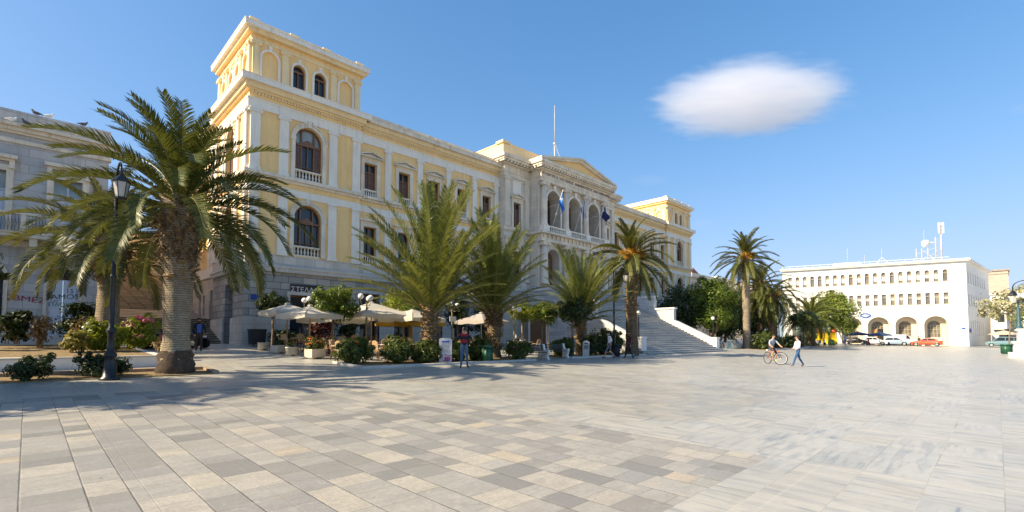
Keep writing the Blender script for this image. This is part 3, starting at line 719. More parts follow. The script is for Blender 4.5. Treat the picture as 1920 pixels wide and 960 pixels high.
for k, x in enumerate(COLX): column(x, 31.1, .31, 12.7, 17.06); column(x, 31.05, .36, 6.9, 11.1, m='trim_dirty')
q = MB()
for x in COLX: q.box(x-.42, x+.42, 30.72, 31.4, 12.0, 12.7)
P(q, 'pedestal', M['trim'])
for a, b in zip(COLX, COLX[1:]): P(baluster_mesh(a+.44, b-.44, 12.02, 12.72, 9, 30.82, 31.0), 'balustrade', M['trim'])
q = MB(); q.box(PX0-.12, PX1+.12, 30.75, 32.5, 11.1, 11.4); q.box(PX0-.06, PX1+.06, 30.85, 32.5, 11.4, 11.82)
for k in range(18): c = PX0+.35+k*(PX1-PX0-.7)/17; q.box(c-.13, c+.13, 30.72, 30.86, 11.4, 11.82)
P(q, 'balcony_frieze', M['trim_dirty'])
q = MB(); q.box(PX0-.4, PX1+.4, 30.4, 32.45, 11.82, 12.02); P(q, 'balcony_slab', M['trim_dirty'])
# pediment
xa, xb, yf = PX0-.72, PX1+.72, 30.2; cx = 40.7; zb, za = 18.9, 20.55
q = MB(); q.prism([(xa+.7, zb), (xb-.7, zb), (cx, za-.3)], yf+.5, yf+.55); P(q, 'tympanum', M['yellow'])
q = MB()
for sx in (-1, 1):
    e = xa if sx < 0 else xb
    L = [(e, zb+.002), (e, zb+.22), (cx, za), (cx, za-.2)]; q.prism(L if sx < 0 else L[::-1], yf+.0, 33)
    L = [(e-sx*.45, zb+.005), (e-sx*.25, zb+.12), (cx, za-.2), (cx, za-.45)]; q.prism(L if sx < 0 else L[::-1], yf+.16, yf+.52)
P(q, 'raking_cornice', M['trim_dirty'])
text_mesh('inscription', 'ΕΠΙ ΓΕΩΡΓΙΟΥ Α  ΤΗΣ ΠΟΛΕΩΣ  ΔΗΜΑΡΧΟΥΝΤΟΣ  ΔΗΜ. ΒΑΦΙΑΔΑΚΗ', .36, M['wood'], TH, (40.7, 30.9, 17.82), (R(90), 0, 0), .012)
# things that hang on the town hall
sg = thing('shop_sign', 'dark brown shop sign with white Greek letters over the corner café door', 'sign', (13.3, 32.95, 4.88))
q = MB(); q.box(12.25, 14.4, 32.86, 32.98, 4.53, 5.22); P(q, 'board', M['wood_dark'] if 'wood_dark' in M else plain('dark_sign', (.035, .022, .018), .5), sg)
text_mesh('lettering', 'ΣΤΕΛΛΑΣ', .46, M['white_marble'], sg, (13.3, 32.85, 4.87), (R(90), 0, 0), .01)
M['blue'] = plain('blue_enamel', (.02, .07, .32), .35, .08)
q = MB(); q.box(9.85, 10.3, 32.93, 32.97, 4.05, 4.38); tag(P(q, 'street_plate', M['blue'], None), 'small blue street plate on the stone corner left of the café sign', 'sign')
M['pole_grey'] = plain('weathered_white_pole', (.46, .43, .40), .6, .25, 1.5)
fp = thing('roof_flagpole', 'tall bare white flagpole standing on the roof above the pediment', 'flagpole', (40.7, 34, 20.36))
q = MB(); q.tube([(40.7, 34, 20.3), (40.7, 34, 23.2)], .09, 8); q.tube([(40.7, 34, 23.2), (40.7, 34, 27.5)], [.06, .035], 8); q.lathe([(.17, 0), (.17, .2)], (40.7, 34, 23.1), 8); P(q, 'pole', M['pole_grey'], fp)
q = MB()
for dx, dy in ((-1.4, 0), (1.4, 0), (0, -1.2)): q.tube([(40.7, 34, 23.2), (40.7+dx, 34+dy, 20.36)], .015, 4)
P(q, 'stay_wire', M['metal'], fp)
M['flag_blue'] = plain('royal_blue_cloth', (.03, .20, .72), .8, .12); M['flag_navy'] = plain('navy_cloth', (.012, .022, .11), .8, .12)
def greek_flag():
    b = NB('striped_cloth'); tc = b.n('ShaderNodeTexCoord'); s = b.sep(tc.outputs['UV'])
    f = b.m('GREATER_THAN', b.m('FRACT', b.m('MULTIPLY', s[1], 4.5)), .5)
    return b.done(b.mix(f, (.015, .06, .30), (.75, .75, .75)), .8)
M['flag_gr'] = greek_flag()
def cloth(nm, m, par, tip, dirn, drop, wd, ht, fold):
    """limp flag hanging from the tip of its pole"""
    q = MB(); q.smooth = True; n, k_ = 14, 10; d = Vector(dirn)
    for a in range(n+1):
        for c in range(k_+1):
            u, v = a/n, c/k_
            pnt = Vector(tip) + d*(v*ht) + Vector((drop[0]*u*wd, drop[1]*u*wd, -u*wd*drop[2])) + Vector((.10*math.sin(u*7+v*4)*fold, .12*math.sin(v*9+u*3)*fold, 0))
            q.p(pnt)
    for a in range(n):
        for c in range(k_): q.face([a*(k_+1)+c, (a+1)*(k_+1)+c, (a+1)*(k_+1)+c+1, a*(k_+1)+c+1])
    o = q.build(nm, m, par); uv = o.data.uv_layers.new(name='UVMap')
    for l in o.data.loops: uv.data[l.index].uv = ((l.vertex_index//(k_+1))/n, (l.vertex_index % (k_+1))/k_)
    return o
for nm, lab, base, tip, m, drop, wd, ht in (
    ('flag', 'bright blue flag with a pale emblem hanging from the left balcony pole', (36.6, 30.9, 12.7), (36.25, 29.3, 15.95), 'flag_blue', (.16, .05, 1), 1.55, .95),
    ('flag', 'blue and white striped flag hanging from the middle balcony pole', (40.1, 30.9, 12.7), (39.75, 29.3, 15.9), 'flag_gr', (.18, .05, 1), 1.6, 1.0),
    ('flag', 'plain navy flag spread square on the right balcony pole', (43.6, 30.9, 12.7), (43.2, 29.2, 15.9), 'flag_navy', (.75, .1, .62), 1.45, 1.15)):
    f = thing(nm, lab, 'flag', base)
    q = MB(); q.tube([base, tip], .035, 6); q.sphere(tip, .06, 8, 6); P(q, 'pole', M['white_marble'], f)
    b_, t_ = Vector(base), Vector(tip); c_ = cloth('cloth', M[m], f, t_+(b_-t_)*.02, (b_-t_).normalized(), drop, wd, ht, 1.0)
    if m == 'flag_blue':
        mid = t_+(b_-t_).normalized()*.4+Vector((.1, .02, -.5)); q = MB(); q.sphere(mid+Vector((0, -.06, 0)), .16, 10, 6, 1, .35, 1); P(q, 'emblem', M['white_marble'], c_)
# ------------------------------------------------------------------ grand stairway
ST = thing('grand_stairway', 'broad flight of pale marble steps climbing to the columned portico', 'stairway', (40.7, 18.9, gz(40.7, 18.9)))
SX0, SX1, SY, RISE, RUN, NST = 33.95, 47.45, 18.75, .165, .33, 38
sz0 = .36
q = MB()
for k in range(NST):
    a, b = (SX0-.75, SX1+.95) if k < 3 else (SX0, SX1)
    y = SY+k*RUN; q.box(a, b, y-.055, (y+RUN+.05) if k > 2 else 21.2-k*.01, sz0+k*RISE+RISE-.06, sz0+(k+1)*RISE); q.box(a, b, y, (y+RUN) if k > 2 else 21.0-k*.01, sz0+k*RISE-.05, sz0+(k+1)*RISE-.06)
q.box(SX0, SX1, SY+NST*RUN, 31.34, 6.0, sz0+NST*RISE)
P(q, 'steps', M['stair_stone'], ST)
def zline(y): return 1.72+.49*(y-20.3)
RZ = Matrix.Rotation(math.pi/2, 4, 'Z')
for x0, x1 in ((SX0-.5, SX0), (SX1, SX1+.5)):
    q = MB(); q.T = RZ
    q.prism([(20.2, .2), (20.2, zline(20.2)), (23.7, zline(23.7)), (23.7, 4.7), (25.9, 4.7), (25.9, 6.05), (31.3, 6.05), (31.3, .2)], -x1, -x0)
    P(q, 'cheek_wall', M['pod_stone'], ST)
    q = MB(); q.T = RZ; f = .09
    q.prism([(20.1, zline(20.1)+.003), (20.1, zline(20.1)+.17), (23.66, zline(23.66)+.17), (23.66, zline(23.66)+.003)], -x1-f, -x0+f)
    q.box(23.6, 25.86, -x1-f, -x0+f, 4.7, 4.87); q.box(25.8, 31.3, -x1-f, -x0+f, 6.05, 6.22)
    P(q, 'coping', M['white_marble'], ST)
    q = MB(); q.box(x0-.12, x1+.12, 19.3, 20.19, .3, 1.62); q.box(x0-.17, x1+.17, 19.25, 20.22, 1.62, 1.76); P(q, 'pier', M['white_marble'], ST)
q = MB(); y0, y1 = 29.0, 31.0; q.box(SX0-.53, SX0-.5, y0, y1, 1.0, 3.75); d = P(q, 'side_door', M['wood'], ST)
q = MB(); q.box(SX0-.6, SX0-.53, y0-.15, y0, 1, 3.9); q.box(SX0-.6, SX0-.53, y1, y1+.15, 1, 3.9); q.box(SX0-.6, SX0-.53, y0, y1, 3.75, 3.9); P(q, 'frame', M['trim'], d)
# ------------------------------------------------------------------ stepped alley
AL = thing('alley_stairway', 'worn brown stone steps climbing the alley between the marble building and the town hall', 'stairway', (6.5, 37.5, 1.33))
q = MB()
for k in range(11): y = 37.4+k*.5; q.box(3.16, 9.88, y, y+.56, 1.0, 1.33+k*.16+.1); q.box(3.16, 9.88, y-.05, y+.56, 1.33+k*.16+.1, 1.33+k*.16+.16)
P(q, 'lower_steps', M['alley_stone'], AL)
q = MB(); q.poly([(3.16, 42.9, 3.1), (9.88, 42.9, 3.1), (9.88, 49, 4.0), (3.16, 49, 4.0)]); P(q, 'cobbled_ramp', M['alley_stone'], AL)
q = MB()
for k in range(26): y = 49+k*.5; q.box(3.16, 9.88, y, y+.55, 3, 4.0+(k+1)*.16)
q.box(3.16, 9.88, 62, 63, 3, 8.16); P(q, 'upper_steps', M['alley_stone'], AL)
q = MB(); q.box(9.2, 9.88, 40, 43, 1.2, 2.3); q.box(3.16, 3.5, 49, 61, 4, 8.6); P(q, 'side_curb', M['alley_stone'], AL)
AW = thing('alley_house', 'sunlit pale house with a wooden gate at the top of the stepped alley', 'house', (6.5, 63, 8))
q = MB(); wall(q, 1, 12, 7.8, 12.5, [(8.15, 9.05, 7.95, 9.5, False)], .3, 63); q.box(1, 12, 63.4, 68, 7.8, 12.5); P(q, 'wall', M['cream'], AW)
q = MB(); q.box(8.15, 9.05, 63.2, 63.25, 7.95, 9.5)
for k in range(7): q.box(8.2+k*.12, 8.27+k*.12, 63.15, 63.2, 8, 9.45)
P(q, 'gate', M['wood'], AW)
q = MB(); q.box(.8, 12.2, 62.8, 68.2, 12.5, 12.7); P(q, 'roof', M['roof'], AW)
# ------------------------------------------------------------------ grey marble building on the left
LB = thing('marble_building', 'grey marble two storey building with a balcony, arched doors and graffiti left of the alley', 'building', (-8, 37, 1.27))
LY = 37.0
arch = [(-2.45-3.4*k, -.95-3.4*k, 1.3, 5.7, True) for k in range(6)]
dr = (.72, 2.02, 1.3, 5.55, True)
win = [(.82-3.05*k, 2.02-3.05*k, 7.2, 10.55, False) for k in range(8)]
q = MB(); wall(q, -25, 3.15, .9, 12.1, arch+[dr]+win, .35, LY); q.poly([(3.15, LY, .9), (3.15, 62, .9), (3.15, 62, 13), (3.15, LY, 13)]); q.poly([(-25, LY, 13.1), (3.15, LY, 13.1), (3.15, 60, 13.1), (-25, 60, 13.1)]); P(q, 'wall', M['ashlar_left'], LB)
q = MB(); q.box(-25, 3.25, LY-.1, LY+.3, 12.1, 12.3); q.box(-25, 3.5, LY-.3, LY+.3, 12.72, 12.92); q.box(-25, 3.65, LY-.48, LY+.3, 12.92, 13.1); q.box(-25, 3.4, LY-.16, LY+.3, 12.6, 12.72); P(q, 'cornice', M['trim_dirty'], LB)
q = MB(); q.box(-25, 3.15, LY-.02, LY+.3, 12.3, 12.6); P(q, 'frieze', M['ashlar_left'], LB)
q = MB(); q.box(-25, 3.2, LY+.15, LY+.6, 13.1, 13.95); q.box(2.9, 3.2, LY+.6, 55, 13.1, 13.95); P(q, 'parapet', M['ashlar_left'], LB)
q = MB(); q.box(-25, 3.22, LY-.05, LY+.1, 6.55, 6.85); P(q, 'string_course', M['trim_dirty'], LB)
M['shutter_white'] = plain('white_painted_shutter', (.60, .64, .70), .6, .1)
for k, h in enumerate(win[:4]):
    a, b, c, d_ = h[:4]; q = MB()
    q.box(a-.28, a, LY-.08, LY+.02, c, d_); q.box(b, b+.28, LY-.08, LY+.02, c, d_); q.box(a-.28, b+.28, LY-.08, LY+.02, d_, d_+.3); q.box(a-.4, b+.4, LY-.34, LY, d_+.62, d_+.8); q.box(a-.3, b+.3, LY-.14, LY, d_+.5, d_+.62)
    for u in (a-.3, b+.1): q.box(u, u+.2, LY-.24, LY, d_+.1, d_+.5)
    wn_ = P(q, 'window', M['trim_dirty'], LB)
    q = MB(); m_ = (a+b)/2
    for u, v in ((a, m_-.01), (m_+.01, b)):
        q.box(u, v, LY+.2, LY+.25, c, c+2.3); q.box(u+.08, v-.08, LY+.18, LY+.2, c+.15, c+1.0); q.box(u+.08, v-.08, LY+.18, LY+.2, c+1.2, c+2.2)
    P(q, 'shutter', M['shutter_white'], wn_)
    q = MB(); q.box(a, b, LY+.3, LY+.31, c, d_); P(q, 'pane', M['glass_pale'], wn_)
    q = MB(); q.box(a, b, LY+.22, LY+.3, c+2.34, c+2.42); q.box(m_-.04, m_+.04, LY+.22, LY+.3, c+2.42, d_); P(q, 'frame', M['shutter_white'], wn_)
q = MB(); q.box(-9, .85, LY-1.05, LY, 6.92, 7.12); q.box(-9, .9, LY-1.1, LY, 7.12, 7.2)
bal = P(q, 'balcony', M['trim_dirty'], LB)
q = MB()
for u in (-8.6, -5.7, -2.8, .1): q.prism([(u-.16, 6.9), (u+.16, 6.9), (u+.16, 6.2), (u-.16, 6.2)], LY-.35, LY); q.box(u-.16, u+.16, LY-.9, LY, 6.5, 6.92)
P(q, 'bracket', M['trim_dirty'], bal)
q = MB()
for u in (-8.9, -6.0, -3.1, -.3, .75): q.box(u-.1, u+.1, LY-1.06, LY-.86, 7.2, 8.1)
q.box(-9, .88, LY-1.1, LY-.82, 8.1, 8.22)
q.box(.7, .88, LY-.82, LY, 8.1, 8.22); P(q, 'rail', M['trim_dirty'], bal)
q = MB()
for k in range(75): u = -8.8+k*.128; q.tube([(u, LY-.96, 7.2), (u, LY-.96, 8.1)], .012, 4); q.tube([(u, LY-.96, 7.35), (u+.06, LY-.96, 7.62), (u, LY-.96, 7.9)], .01, 4)
P(q, 'ironwork', M['blackmetal'], bal)
for h in arch[:2]:
    a, b, c, d_ = h[:4]; r = (b-a)/2; m_ = (a+b)/2
    i, o_ = arch_frame(m_, r, c, d_-r, .16, 12); q = MB(); q.band(i, o_, LY-.06, LY+.02); q.box(a, b, LY+.3, LY+.33, c, c+1.2); wn_ = P(q, 'arched_door', M['trim_dirty'], LB)
    q = MB(); q.prism([(a, c)]+arc_pts(m_, r, d_-r, 12)+[(b, c)], LY+.34, LY+.35); P(q, 'pane', M['glass'], wn_)
    q = MB()
    for u in (a+.4, m_, b-.4): q.box(u-.03, u+.03, LY+.27, LY+.33, c, d_-r)
    q.box(a, b, LY+.27, LY+.33, d_-r-.05, d_-r+.05); P(q, 'frame', M['shutter_white'], wn_)
a, b, c, d_ = dr[:4]; r = (b-a)/2; m_ = (a+b)/2
i, o_ = arch_frame(m_, r, c, d_-r, .14, 12); q = MB(); q.band(i, o_, LY-.06, LY+.02); dd = P(q, 'door', M['trim_dirty'], LB)
q = MB()
for u, v in ((a, m_-.012), (m_+.012, b)):
    q.box(u, v, LY+.1, LY+.16, c, d_-r)
    for z0, z1 in ((1.6, 2.5), (2.7, 3.6), (3.8, 4.6)): q.box(u+.1, v-.1, LY+.075, LY+.1, z0, z1)
P(q, 'leaf', M['shutter_white'], dd)
q = MB(); q.prism([(a, d_-r)]+arc_pts(m_, r, d_-r, 12)+[(b, d_-r)], LY+.25, LY+.26); P(q, 'fanlight', M['glass'], dd)
q = MB()
for k in range(7): an = math.pi*k/6; q.tube([(m_, LY+.2, d_-r), (m_+r*math.cos(an), LY+.2, d_-r+r*math.sin(an))], .02, 4)
q.tube([(m_+.3*math.cos(math.pi*k/8), LY+.2, d_-r+.3*math.sin(math.pi*k/8)) for k in range(9)], .02, 4); P(q, 'fan_bars', M['wood'], dd)
gc = {'r': plain('red_paint', (.30, .03, .06), .7), 'k': plain('black_paint', (.03, .03, .035), .7), 'g': plain('green_paint', (.03, .16, .11), .7)}
def graffito(s, x, z, size, c, y, rot=0, sx=1.0):
    o = text_mesh('graffiti', s, size, gc[c], LB, (x, y, z), (R(90), R(rot), 0), .002); o.scale = (sx, 1, 1)
graffito('QBMEZ', -.15, 3.75, .42, 'r', LY-.01, 6, 1.25); graffito('OneR<', -.1, 2.65, .62, 'k', LY-.01, 8, 1.1)
graffito('15', 1.66, 4.3, .34, 'k', LY+.07); graffito('SAMOS', 1.38, 3.95, .36, 'k', LY+.07, -4, 1.2); graffito('ΠΑΟΚ13', 1.42, 3.5, .32, 'g', LY+.07, 0, 1.0); graffito('car', 1.1, 3.72, .16, 'r', LY+.07)
# ------------------------------------------------------------------ white office building at the far end
OR_ = -74.6; OX, OY = 118.0, 3.6; oz = gz(118, 4)
OB = thing('office_building', 'long white three storey office building with deep arches closing the far end of the square', 'building', (OX, OY, oz))
M['white_render'] = plaster('white_render', (.82, .805, .755), amt=.08, var=.03)
M['cream_reveal'] = plaster('cream_reveal', (.70, .63, .48), amt=.1, var=.04)
M['tan_frame'] = plain('tan_window_frame', (.50, .42, .28), .7, .1); M['blind'] = plain('pale_roller_blind', (.62, .60, .55), .7, .1)
FT = Matrix.Translation((OX, OY, 0)) @ Matrix.Rotation(R(OR_), 4, 'Z'); ST_ = Matrix.Translation((OX, OY, 0)) @ Matrix.Rotation(R(-5.7), 4, 'Z')
wx = [-2.85-1.28*k for k in range(20)]
up = [(c-.36, c+.36, 12.1, 14.2, True) for c in wx]; lo = [(c-.36, c+.36, 7.95, 10.0, False) for c in wx]; ar = [(c-1.68, c+1.68, .2, 5.75, True) for c in (-4.42, -8.62, -12.82, -17.0, -21.2, -25.4)]; UL = -28.6
q = MB(); q.T = FT; wall(q, UL, 0, -.5, 15.6, up+lo+ar, .3); q.poly([(UL, 0, -.5), (UL, 24, -.5), (UL, 24, 15.6), (UL, 0, 15.6)])
q.T = ST_; su = [(1.3+2.62*k-.0, 2.1+2.62*k, 11.8, 13.75, False) for k in range(8)]; sl_ = [(a, b, 7.7, 9.65, False) for a, b, *_ in su]; sg_ = [(2.7+2.2*k, 3.25+2.2*k, 2.1, 5.0, False) for k in range(7)]
wall(q, 0, 26, -.5, 15.6, su+sl_+sg_, .4); q.T = None
P(q, 'wall', M['white_render'], OB)
q = MB(); q.T = FT
for h in ar:
    c = (h[0]+h[1])/2; wall(q, h[0]-.3, h[1]+.3, -.5, 6, [(c-.98, c+.98, .5 if c == -12.82 else 1.9, 4.98, True)], .25, 1.5)
    for (u, v), (u2, v2) in zip(arc_pts(c, 1.675, 5.75-1.68), arc_pts(c, 1.675, 5.75-1.68)[1:]): q.poly([(u, .2, v), (u, 1.5, v), (u2, 1.5, v2), (u2, .2, v2)])
    for e in (h[0]+.005, h[1]-.005): q.poly([(e, .02, 0), (e, 1.5, 0), (e, 1.5, 4.07), (e, .02, 4.07)])
P(q, 'arch_recess', M['cream_reveal'], OB)
q = MB(); q.T = FT; q.box(UL-.3, .35, -.42, .3, 15.5, 15.72); q.box(UL-.4, .45, -.55, .3, 15.72, 15.95); q.box(UL, 0, .5, 24, 15.55, 15.8); q.T = ST_; q.box(.46, 26, -.45, .3, 15.5, 15.72); q.box(.56, 26, -.55, .3, 15.72, 15.94); P(q, 'cornice', M['white_render'], OB)
q = MB(); q.T = FT; q.box(UL, .06, -.07, .1, 7.6, 7.75); q.box(UL, 0, -.04, .1, 14.62, 14.7); e = [UL]+[k for h in ar[::-1] for k in h[:2]]+[.04]
for a, b in zip(e[::2], e[1::2]): q.box(a, b, -.06, .1, 4.02, 4.16)
q.T = ST_; q.box(.061, 26, -.07, .1, 7.4, 7.55); P(q, 'string_course', M['white_render'], OB)
q = MB(); q.T = FT; q.box(-19.4, -15.0, 3, 7, 15.8, 16.9); q.box(UL, -2, 1.2, 1.25, 16.55, 16.6)
for k in range(20): q.box(UL+k*1.35, UL+.04+k*1.35, 1.2, 1.25, 15.8, 16.6)
P(q, 'roof_box', M['white_render'], OB)
proto = {}
def owin(c, z0, z1, arched, T, rot, y, key, n):
    if key in proto and n > 0:
        o, c0 = proto[key]; d_ = (T.to_3x3() @ Vector((c-c0, 0, 0))); return copy_tree(o, OB, d_)
    q = MB(); q.T = T; hw = .36 if rot == OR_ else .4
    if arched: i, o_ = arch_frame(c, hw-.07, z0, z1-hw, .07, 8); q.band(i, o_, .1, .2)
    else: q.box(c-hw, c-hw+.07, .1, .2, z0, z1); q.box(c+hw-.07, c+hw, .1, .2, z0, z1); q.box(c-hw, c+hw, .1, .2, z1-.07, z1)
    q.box(c-hw, c+hw, .1, .2, z0+(z1-z0)*.66, z0+(z1-z0)*.7); q.box(c-hw-.08, c+hw+.08, -.06, .1, z0-.1, z0)
    wn_ = P(q, 'window', M['tan_frame'], OB)
    q = MB(); q.T = T; q.box(c-hw, c+hw, .24, .25, z0, z1); P(q, 'pane', M['dark' if key[0] == 's' else 'glass_off'], wn_)
    fr = 0 if key[0] == 's' else (.0, .35, .7, .15, .55)[len(proto) % 5]
    if fr: q = MB(); q.T = T; q.box(c-hw+.07, c+hw-.07, .205, .22, z0+(z1-z0)*.68*(1-fr), z0+(z1-z0)*.66); P(q, 'blind', M['blind'], wn_)
    proto[key] = (wn_, c); return wn_
M['glass_off'] = glass('office_glass', (.13, .12, .10), .12)
rg = random.Random(4)
for k, c in enumerate(wx):
    for z0, z1, arched, t in ((12.1, 14.2, True, 'u'), (7.95, 10.0, False, 'l')):
        key = t+str(rg.randrange(4)); owin(c, z0, z1, arched, FT, OR_, 0, key, 1)
for k in range(8):
    for z0, z1, t in ((11.8, 13.75, 'su'), (7.7, 9.65, 'sl')): owin(1.7+2.62*k, z0, z1, False, ST_, -5.7, 0, t, 1)
q = MB(); q.T = ST_
for a, b, c, d_, _ in sg_: q.box(a, b, .35, .36, c, d_)
P(q, 'slot_window', M['glass'], OB)
for k, h in enumerate(ar[:4]):
    c = (h[0]+h[1])/2; q = MB(); q.T = FT; z0 = .5 if c == -12.82 else 1.9
    i, o_ = arch_frame(c, .9, z0, 4.0, .09, 12); q.band(i, o_, 1.6, 1.7)
    for a_ in (-.45, 0, .45): q.box(c+a_-.035, c+a_+.035, 1.6, 1.7, z0, 4.0)
    for z in (2.6, 3.3, 4.0): q.box(c-.9, c+.9, 1.61, 1.69, z, z+.06)
    for a_ in range(1, 6): an = math.pi*a_/6; q.tube([(c, 1.65, 4.0), (c+.9*math.cos(an), 1.65, 4.0+.9*math.sin(an))], .025, 4)
    aw = P(q, 'arched_window', M['tan_frame'], OB)
    q = MB(); q.T = FT; q.prism([(c-.97, z0)]+arc_pts(c, .97, 4.0, 12)+[(c+.97, z0)], 1.72, 1.74); P(q, 'pane', M['glass_off'], aw)
    if c == -12.82:
        q = MB(); q.T = FT; q.box(c-.95, c-.02, 1.55, 1.62, .4, 3.55)
        for z in (.6, 1.6, 2.6): q.box(c-.85, c-.12, 1.52, 1.55, z, z+.8)
        P(q, 'door_leaf', M['wood_light'], OB); q = MB(); q.T = FT; q.box(c, c+.92, 1.58, 1.6, .4, 3.5); P(q, 'open_doorway', M['dark'], OB)
rot_t = (R(90), 0, R(OR_))
text_mesh('inscription', 'ΟΡΓΑΝΙΣΜΟΣ ΤΗΛΕΠΙΚΟΙΝΩΝΙΩΝ ΤΗΣ ΕΛΛΑΔΟΣ  Α.Ε.', .3, M['tan_frame'], OB, FT @ Vector((-15.2, -.03, 7.18)), rot_t, .02)
og = thing('oval_sign', 'white oval sign with blue ring and letters above an arch of the white building', 'sign', FT @ Vector((-14.8, -.06, 6.08)), R(OR_))
M['sign_blue'] = plain('sign_blue', (.01, .10, .42), .4, .05)
q = MB(); q.T = FT; n = 28
q.prism([(-14.8+.86*math.cos(2*math.pi*k/n), 6.08+.47*math.sin(2*math.pi*k/n)) for k in range(n)], -.09, 0); P(q, 'rim', M['sign_blue'], og)
q = MB(); q.T = FT; q.prism([(-14.8+.62*math.cos(2*math.pi*k/n), 6.08+.28*math.sin(2*math.pi*k/n)) for k in range(n)], -.11, -.05); P(q, 'face', M['white_marble'], og)
text_mesh('lettering', 'OTE', .56, M['sign_blue'], og, FT @ Vector((-14.8, -.13, 6.08)), rot_t, .02)
q = MB(); q.T = FT; q.box(-.92, -.42, -.05, 0, 3.35, 3.62); tag(P(q, 'street_plate', M['sign_blue'], None), 'small blue and white street plate on the corner of the white building', 'sign')
pk = thing('parking_sign', 'square blue sign fixed round the corner of the white building above the teal car', 'sign', ST_ @ Vector((1.15, -.1, 3.1)))
q = MB(); q.T = ST_; q.box(.8, 1.7, -.14, -.1, 2.75, 3.45); P(q, 'board', M['sign_blue'], pk); q = MB(); q.T = ST_; q.box(1.2, 1.26, -.1, .02, 3.0, 3.2); P(q, 'bracket', M['metal'], pk)
# antennas on its roof
am = thing('antenna_mast', 'lattice telecom mast with white panels and a drum dish on the white building roof', 'antenna', FT @ Vector((-2.9, 2.5, 15.8)))
q = MB(); q.T = FT; q.tube([(-2.7, 2.5, 15.8), (-2.7, 2.5, 21.6)], .13, 8); q.tube([(-3.5, 2.5, 15.8), (-3.5, 2.5, 20.6)], .1, 6)
for k in range(9): q.tube([(-3.5, 2.5, 16+k*.5), (-2.7, 2.5, 16.5+k*.5)], .03, 4)
P(q, 'mast', M['pole_grey'], am)
q = MB(); q.T = FT
for dx, dy in ((-.28, -.2), (.3, -.1), (0, .35)): q.box(-2.7+dx-.14, -2.7+dx+.14, 2.5+dy-.08, 2.5+dy+.08, 21.2, 23.2)
P(q, 'panel_antenna', M['white_marble'], am)
q = MB(); q.T = FT; q.tube([(-5.4, 2.3, 19.4), (-4.6, 2.4, 19.6)], .62, 14); q.tube([(-4.6, 2.4, 19.6), (-3.5, 2.5, 19.6)], .1, 6); P(q, 'dish', M['white_marble'], am)
q = MB(); q.T = FT
for x in (-6.4, -5.6, -4.7): q.tube([(x, 2.3, 15.8), (x, 2.3, 18.6)], .07, 5)
q.tube([(-6.4, 2.3, 17.6), (-3.5, 2.4, 18.6)], .05, 4); q.tube([(-6.4, 2.3, 16.2), (-3.5, 2.4, 17.6)], .05, 4); q.tube([(-5.6, 2.3, 18.4), (-3.5, 2.4, 16.2)], .05, 4); q.tube([(-5.2, 2.3, 19), (-5.2, 2.3, 22)], .03, 4); P(q, 'frame', M['pole_grey'], am)
for x, h, lab in ((-17.0, 3.0, 'plain white mast on the roof box of the white building, leftmost of the thin masts'), (-14.2, 2.6, 'white mast standing on the white roof right of the roof box'), (-11.4, 3.6, 'stayed white mast on the white roof nearest the lattice mast')):
    a_ = thing('roof_mast', lab, 'antenna', FT @ Vector((x, 4, 15.8)), 0, 'thin masts on the white building roof'); q = MB(); q.T = FT; z0 = 16.9 if x == -17.0 else 15.8
    q.tube([(x, 4, z0), (x, 4, z0+h)], [.05, .025], 5); P(q, 'pole', M['pole_grey'], a_)
    if x == -11.4:
        q = MB(); q.T = FT; q.tube([(x, 4, z0+1.9), (x-1.5, 4, z0)], .03, 4); q.tube([(x, 4, z0+1.9), (x+1.5, 4, z0)], .03, 4); P(q, 'stay_wire', M['white_marble'], a_)
# ------------------------------------------------------------------ houses behind
M['tan_render'] = plaster('tan_render', (.50, .42, .31), amt=.3); M['pink_render'] = plaster('pale_pink_render', (.74, .66, .58), amt=.15); M['brick_tan'] = ashlar('tan_brick', (.45, .38, .31), (.39, .33, .27), (.55, .46, .36), .9, .3, mortar=.02, bump=.2, stain=.2)
def house(name, lab, x0, x1, y0, y1, z0, z1, m, wins, face, roofm='roof', pitch=0, par_h=.5):
    h = thing(name, lab, 'house', ((x0+x1)/2, (y0+y1)/2, z0)); q = MB()
    q.box(x0, x1, y0, y1, z0-1, z1); P(q, 'wall', M[m], h)
    q = MB()
    if pitch: 
        q.prism([(x0-.4, z1), (x1+.4, z1), ((x0+x1)/2, z1+pitch)], y0-.4, y1+.4)
    else: q.box(x0-.25, x1+.25, y0-.25, y1+.25, z1, z1+par_h); q.box(x0-.1, x1+.1, y0-.1, y1+.1, z1-.8, z1-.6)
    P(q, 'roof', M[roofm], h)
    for a, b, c, d_ in wins:
        q = MB(); g = MB()
        if face == 'y':
            q.box(a-.12, b+.12, y0-.08, y0+.02, c-.12, c); q.box(a-.12, a, y0-.08, y0+.02, c, d_); q.box(b, b+.12, y0-.08, y0+.02, c, d_); q.box(a-.12, b+.12, y0-.08, y0+.02, d_, d_+.12); g.box(a, b, y0-.03, y0-.01, c, d_)
        else:
            q.box(x0-.08, x0+.02, a-.12, b+.12, c-.12, c); q.box(x0-.08, x0+.02, a-.12, a, c, d_); q.box(x0-.08, x0+.02, b, b+.12, c, d_); q.box(x0-.08, x0+.02, a-.12, b+.12, d_, d_+.12); g.box(x0-.03, x0-.01, a, b, c, d_)
        wn_ = P(q, 'window', M['trim'], h); P(g, 'pane', M['glass'], wn_)
    return h
h = house('tan_house', 'tan stone house with a grey cornice just right of the far corner tower', 87.2, 101, 40, 55, 1.4, 13.2, 'tan_render', [(90, 91.2, 3.5, 6), (94, 95.2, 3.5, 6), (90, 91.2, 8, 10.4)], 'y', 'trim_dirty', 0, .7)
q = MB(); q.box(90.3, 91.3, 39.9, 40.1, 1, 13.2); q.box(91.4, 101, 39.7, 40.05, 11.7, 12.1); P(q, 'corner_pilaster', M['trim_dirty'], h)
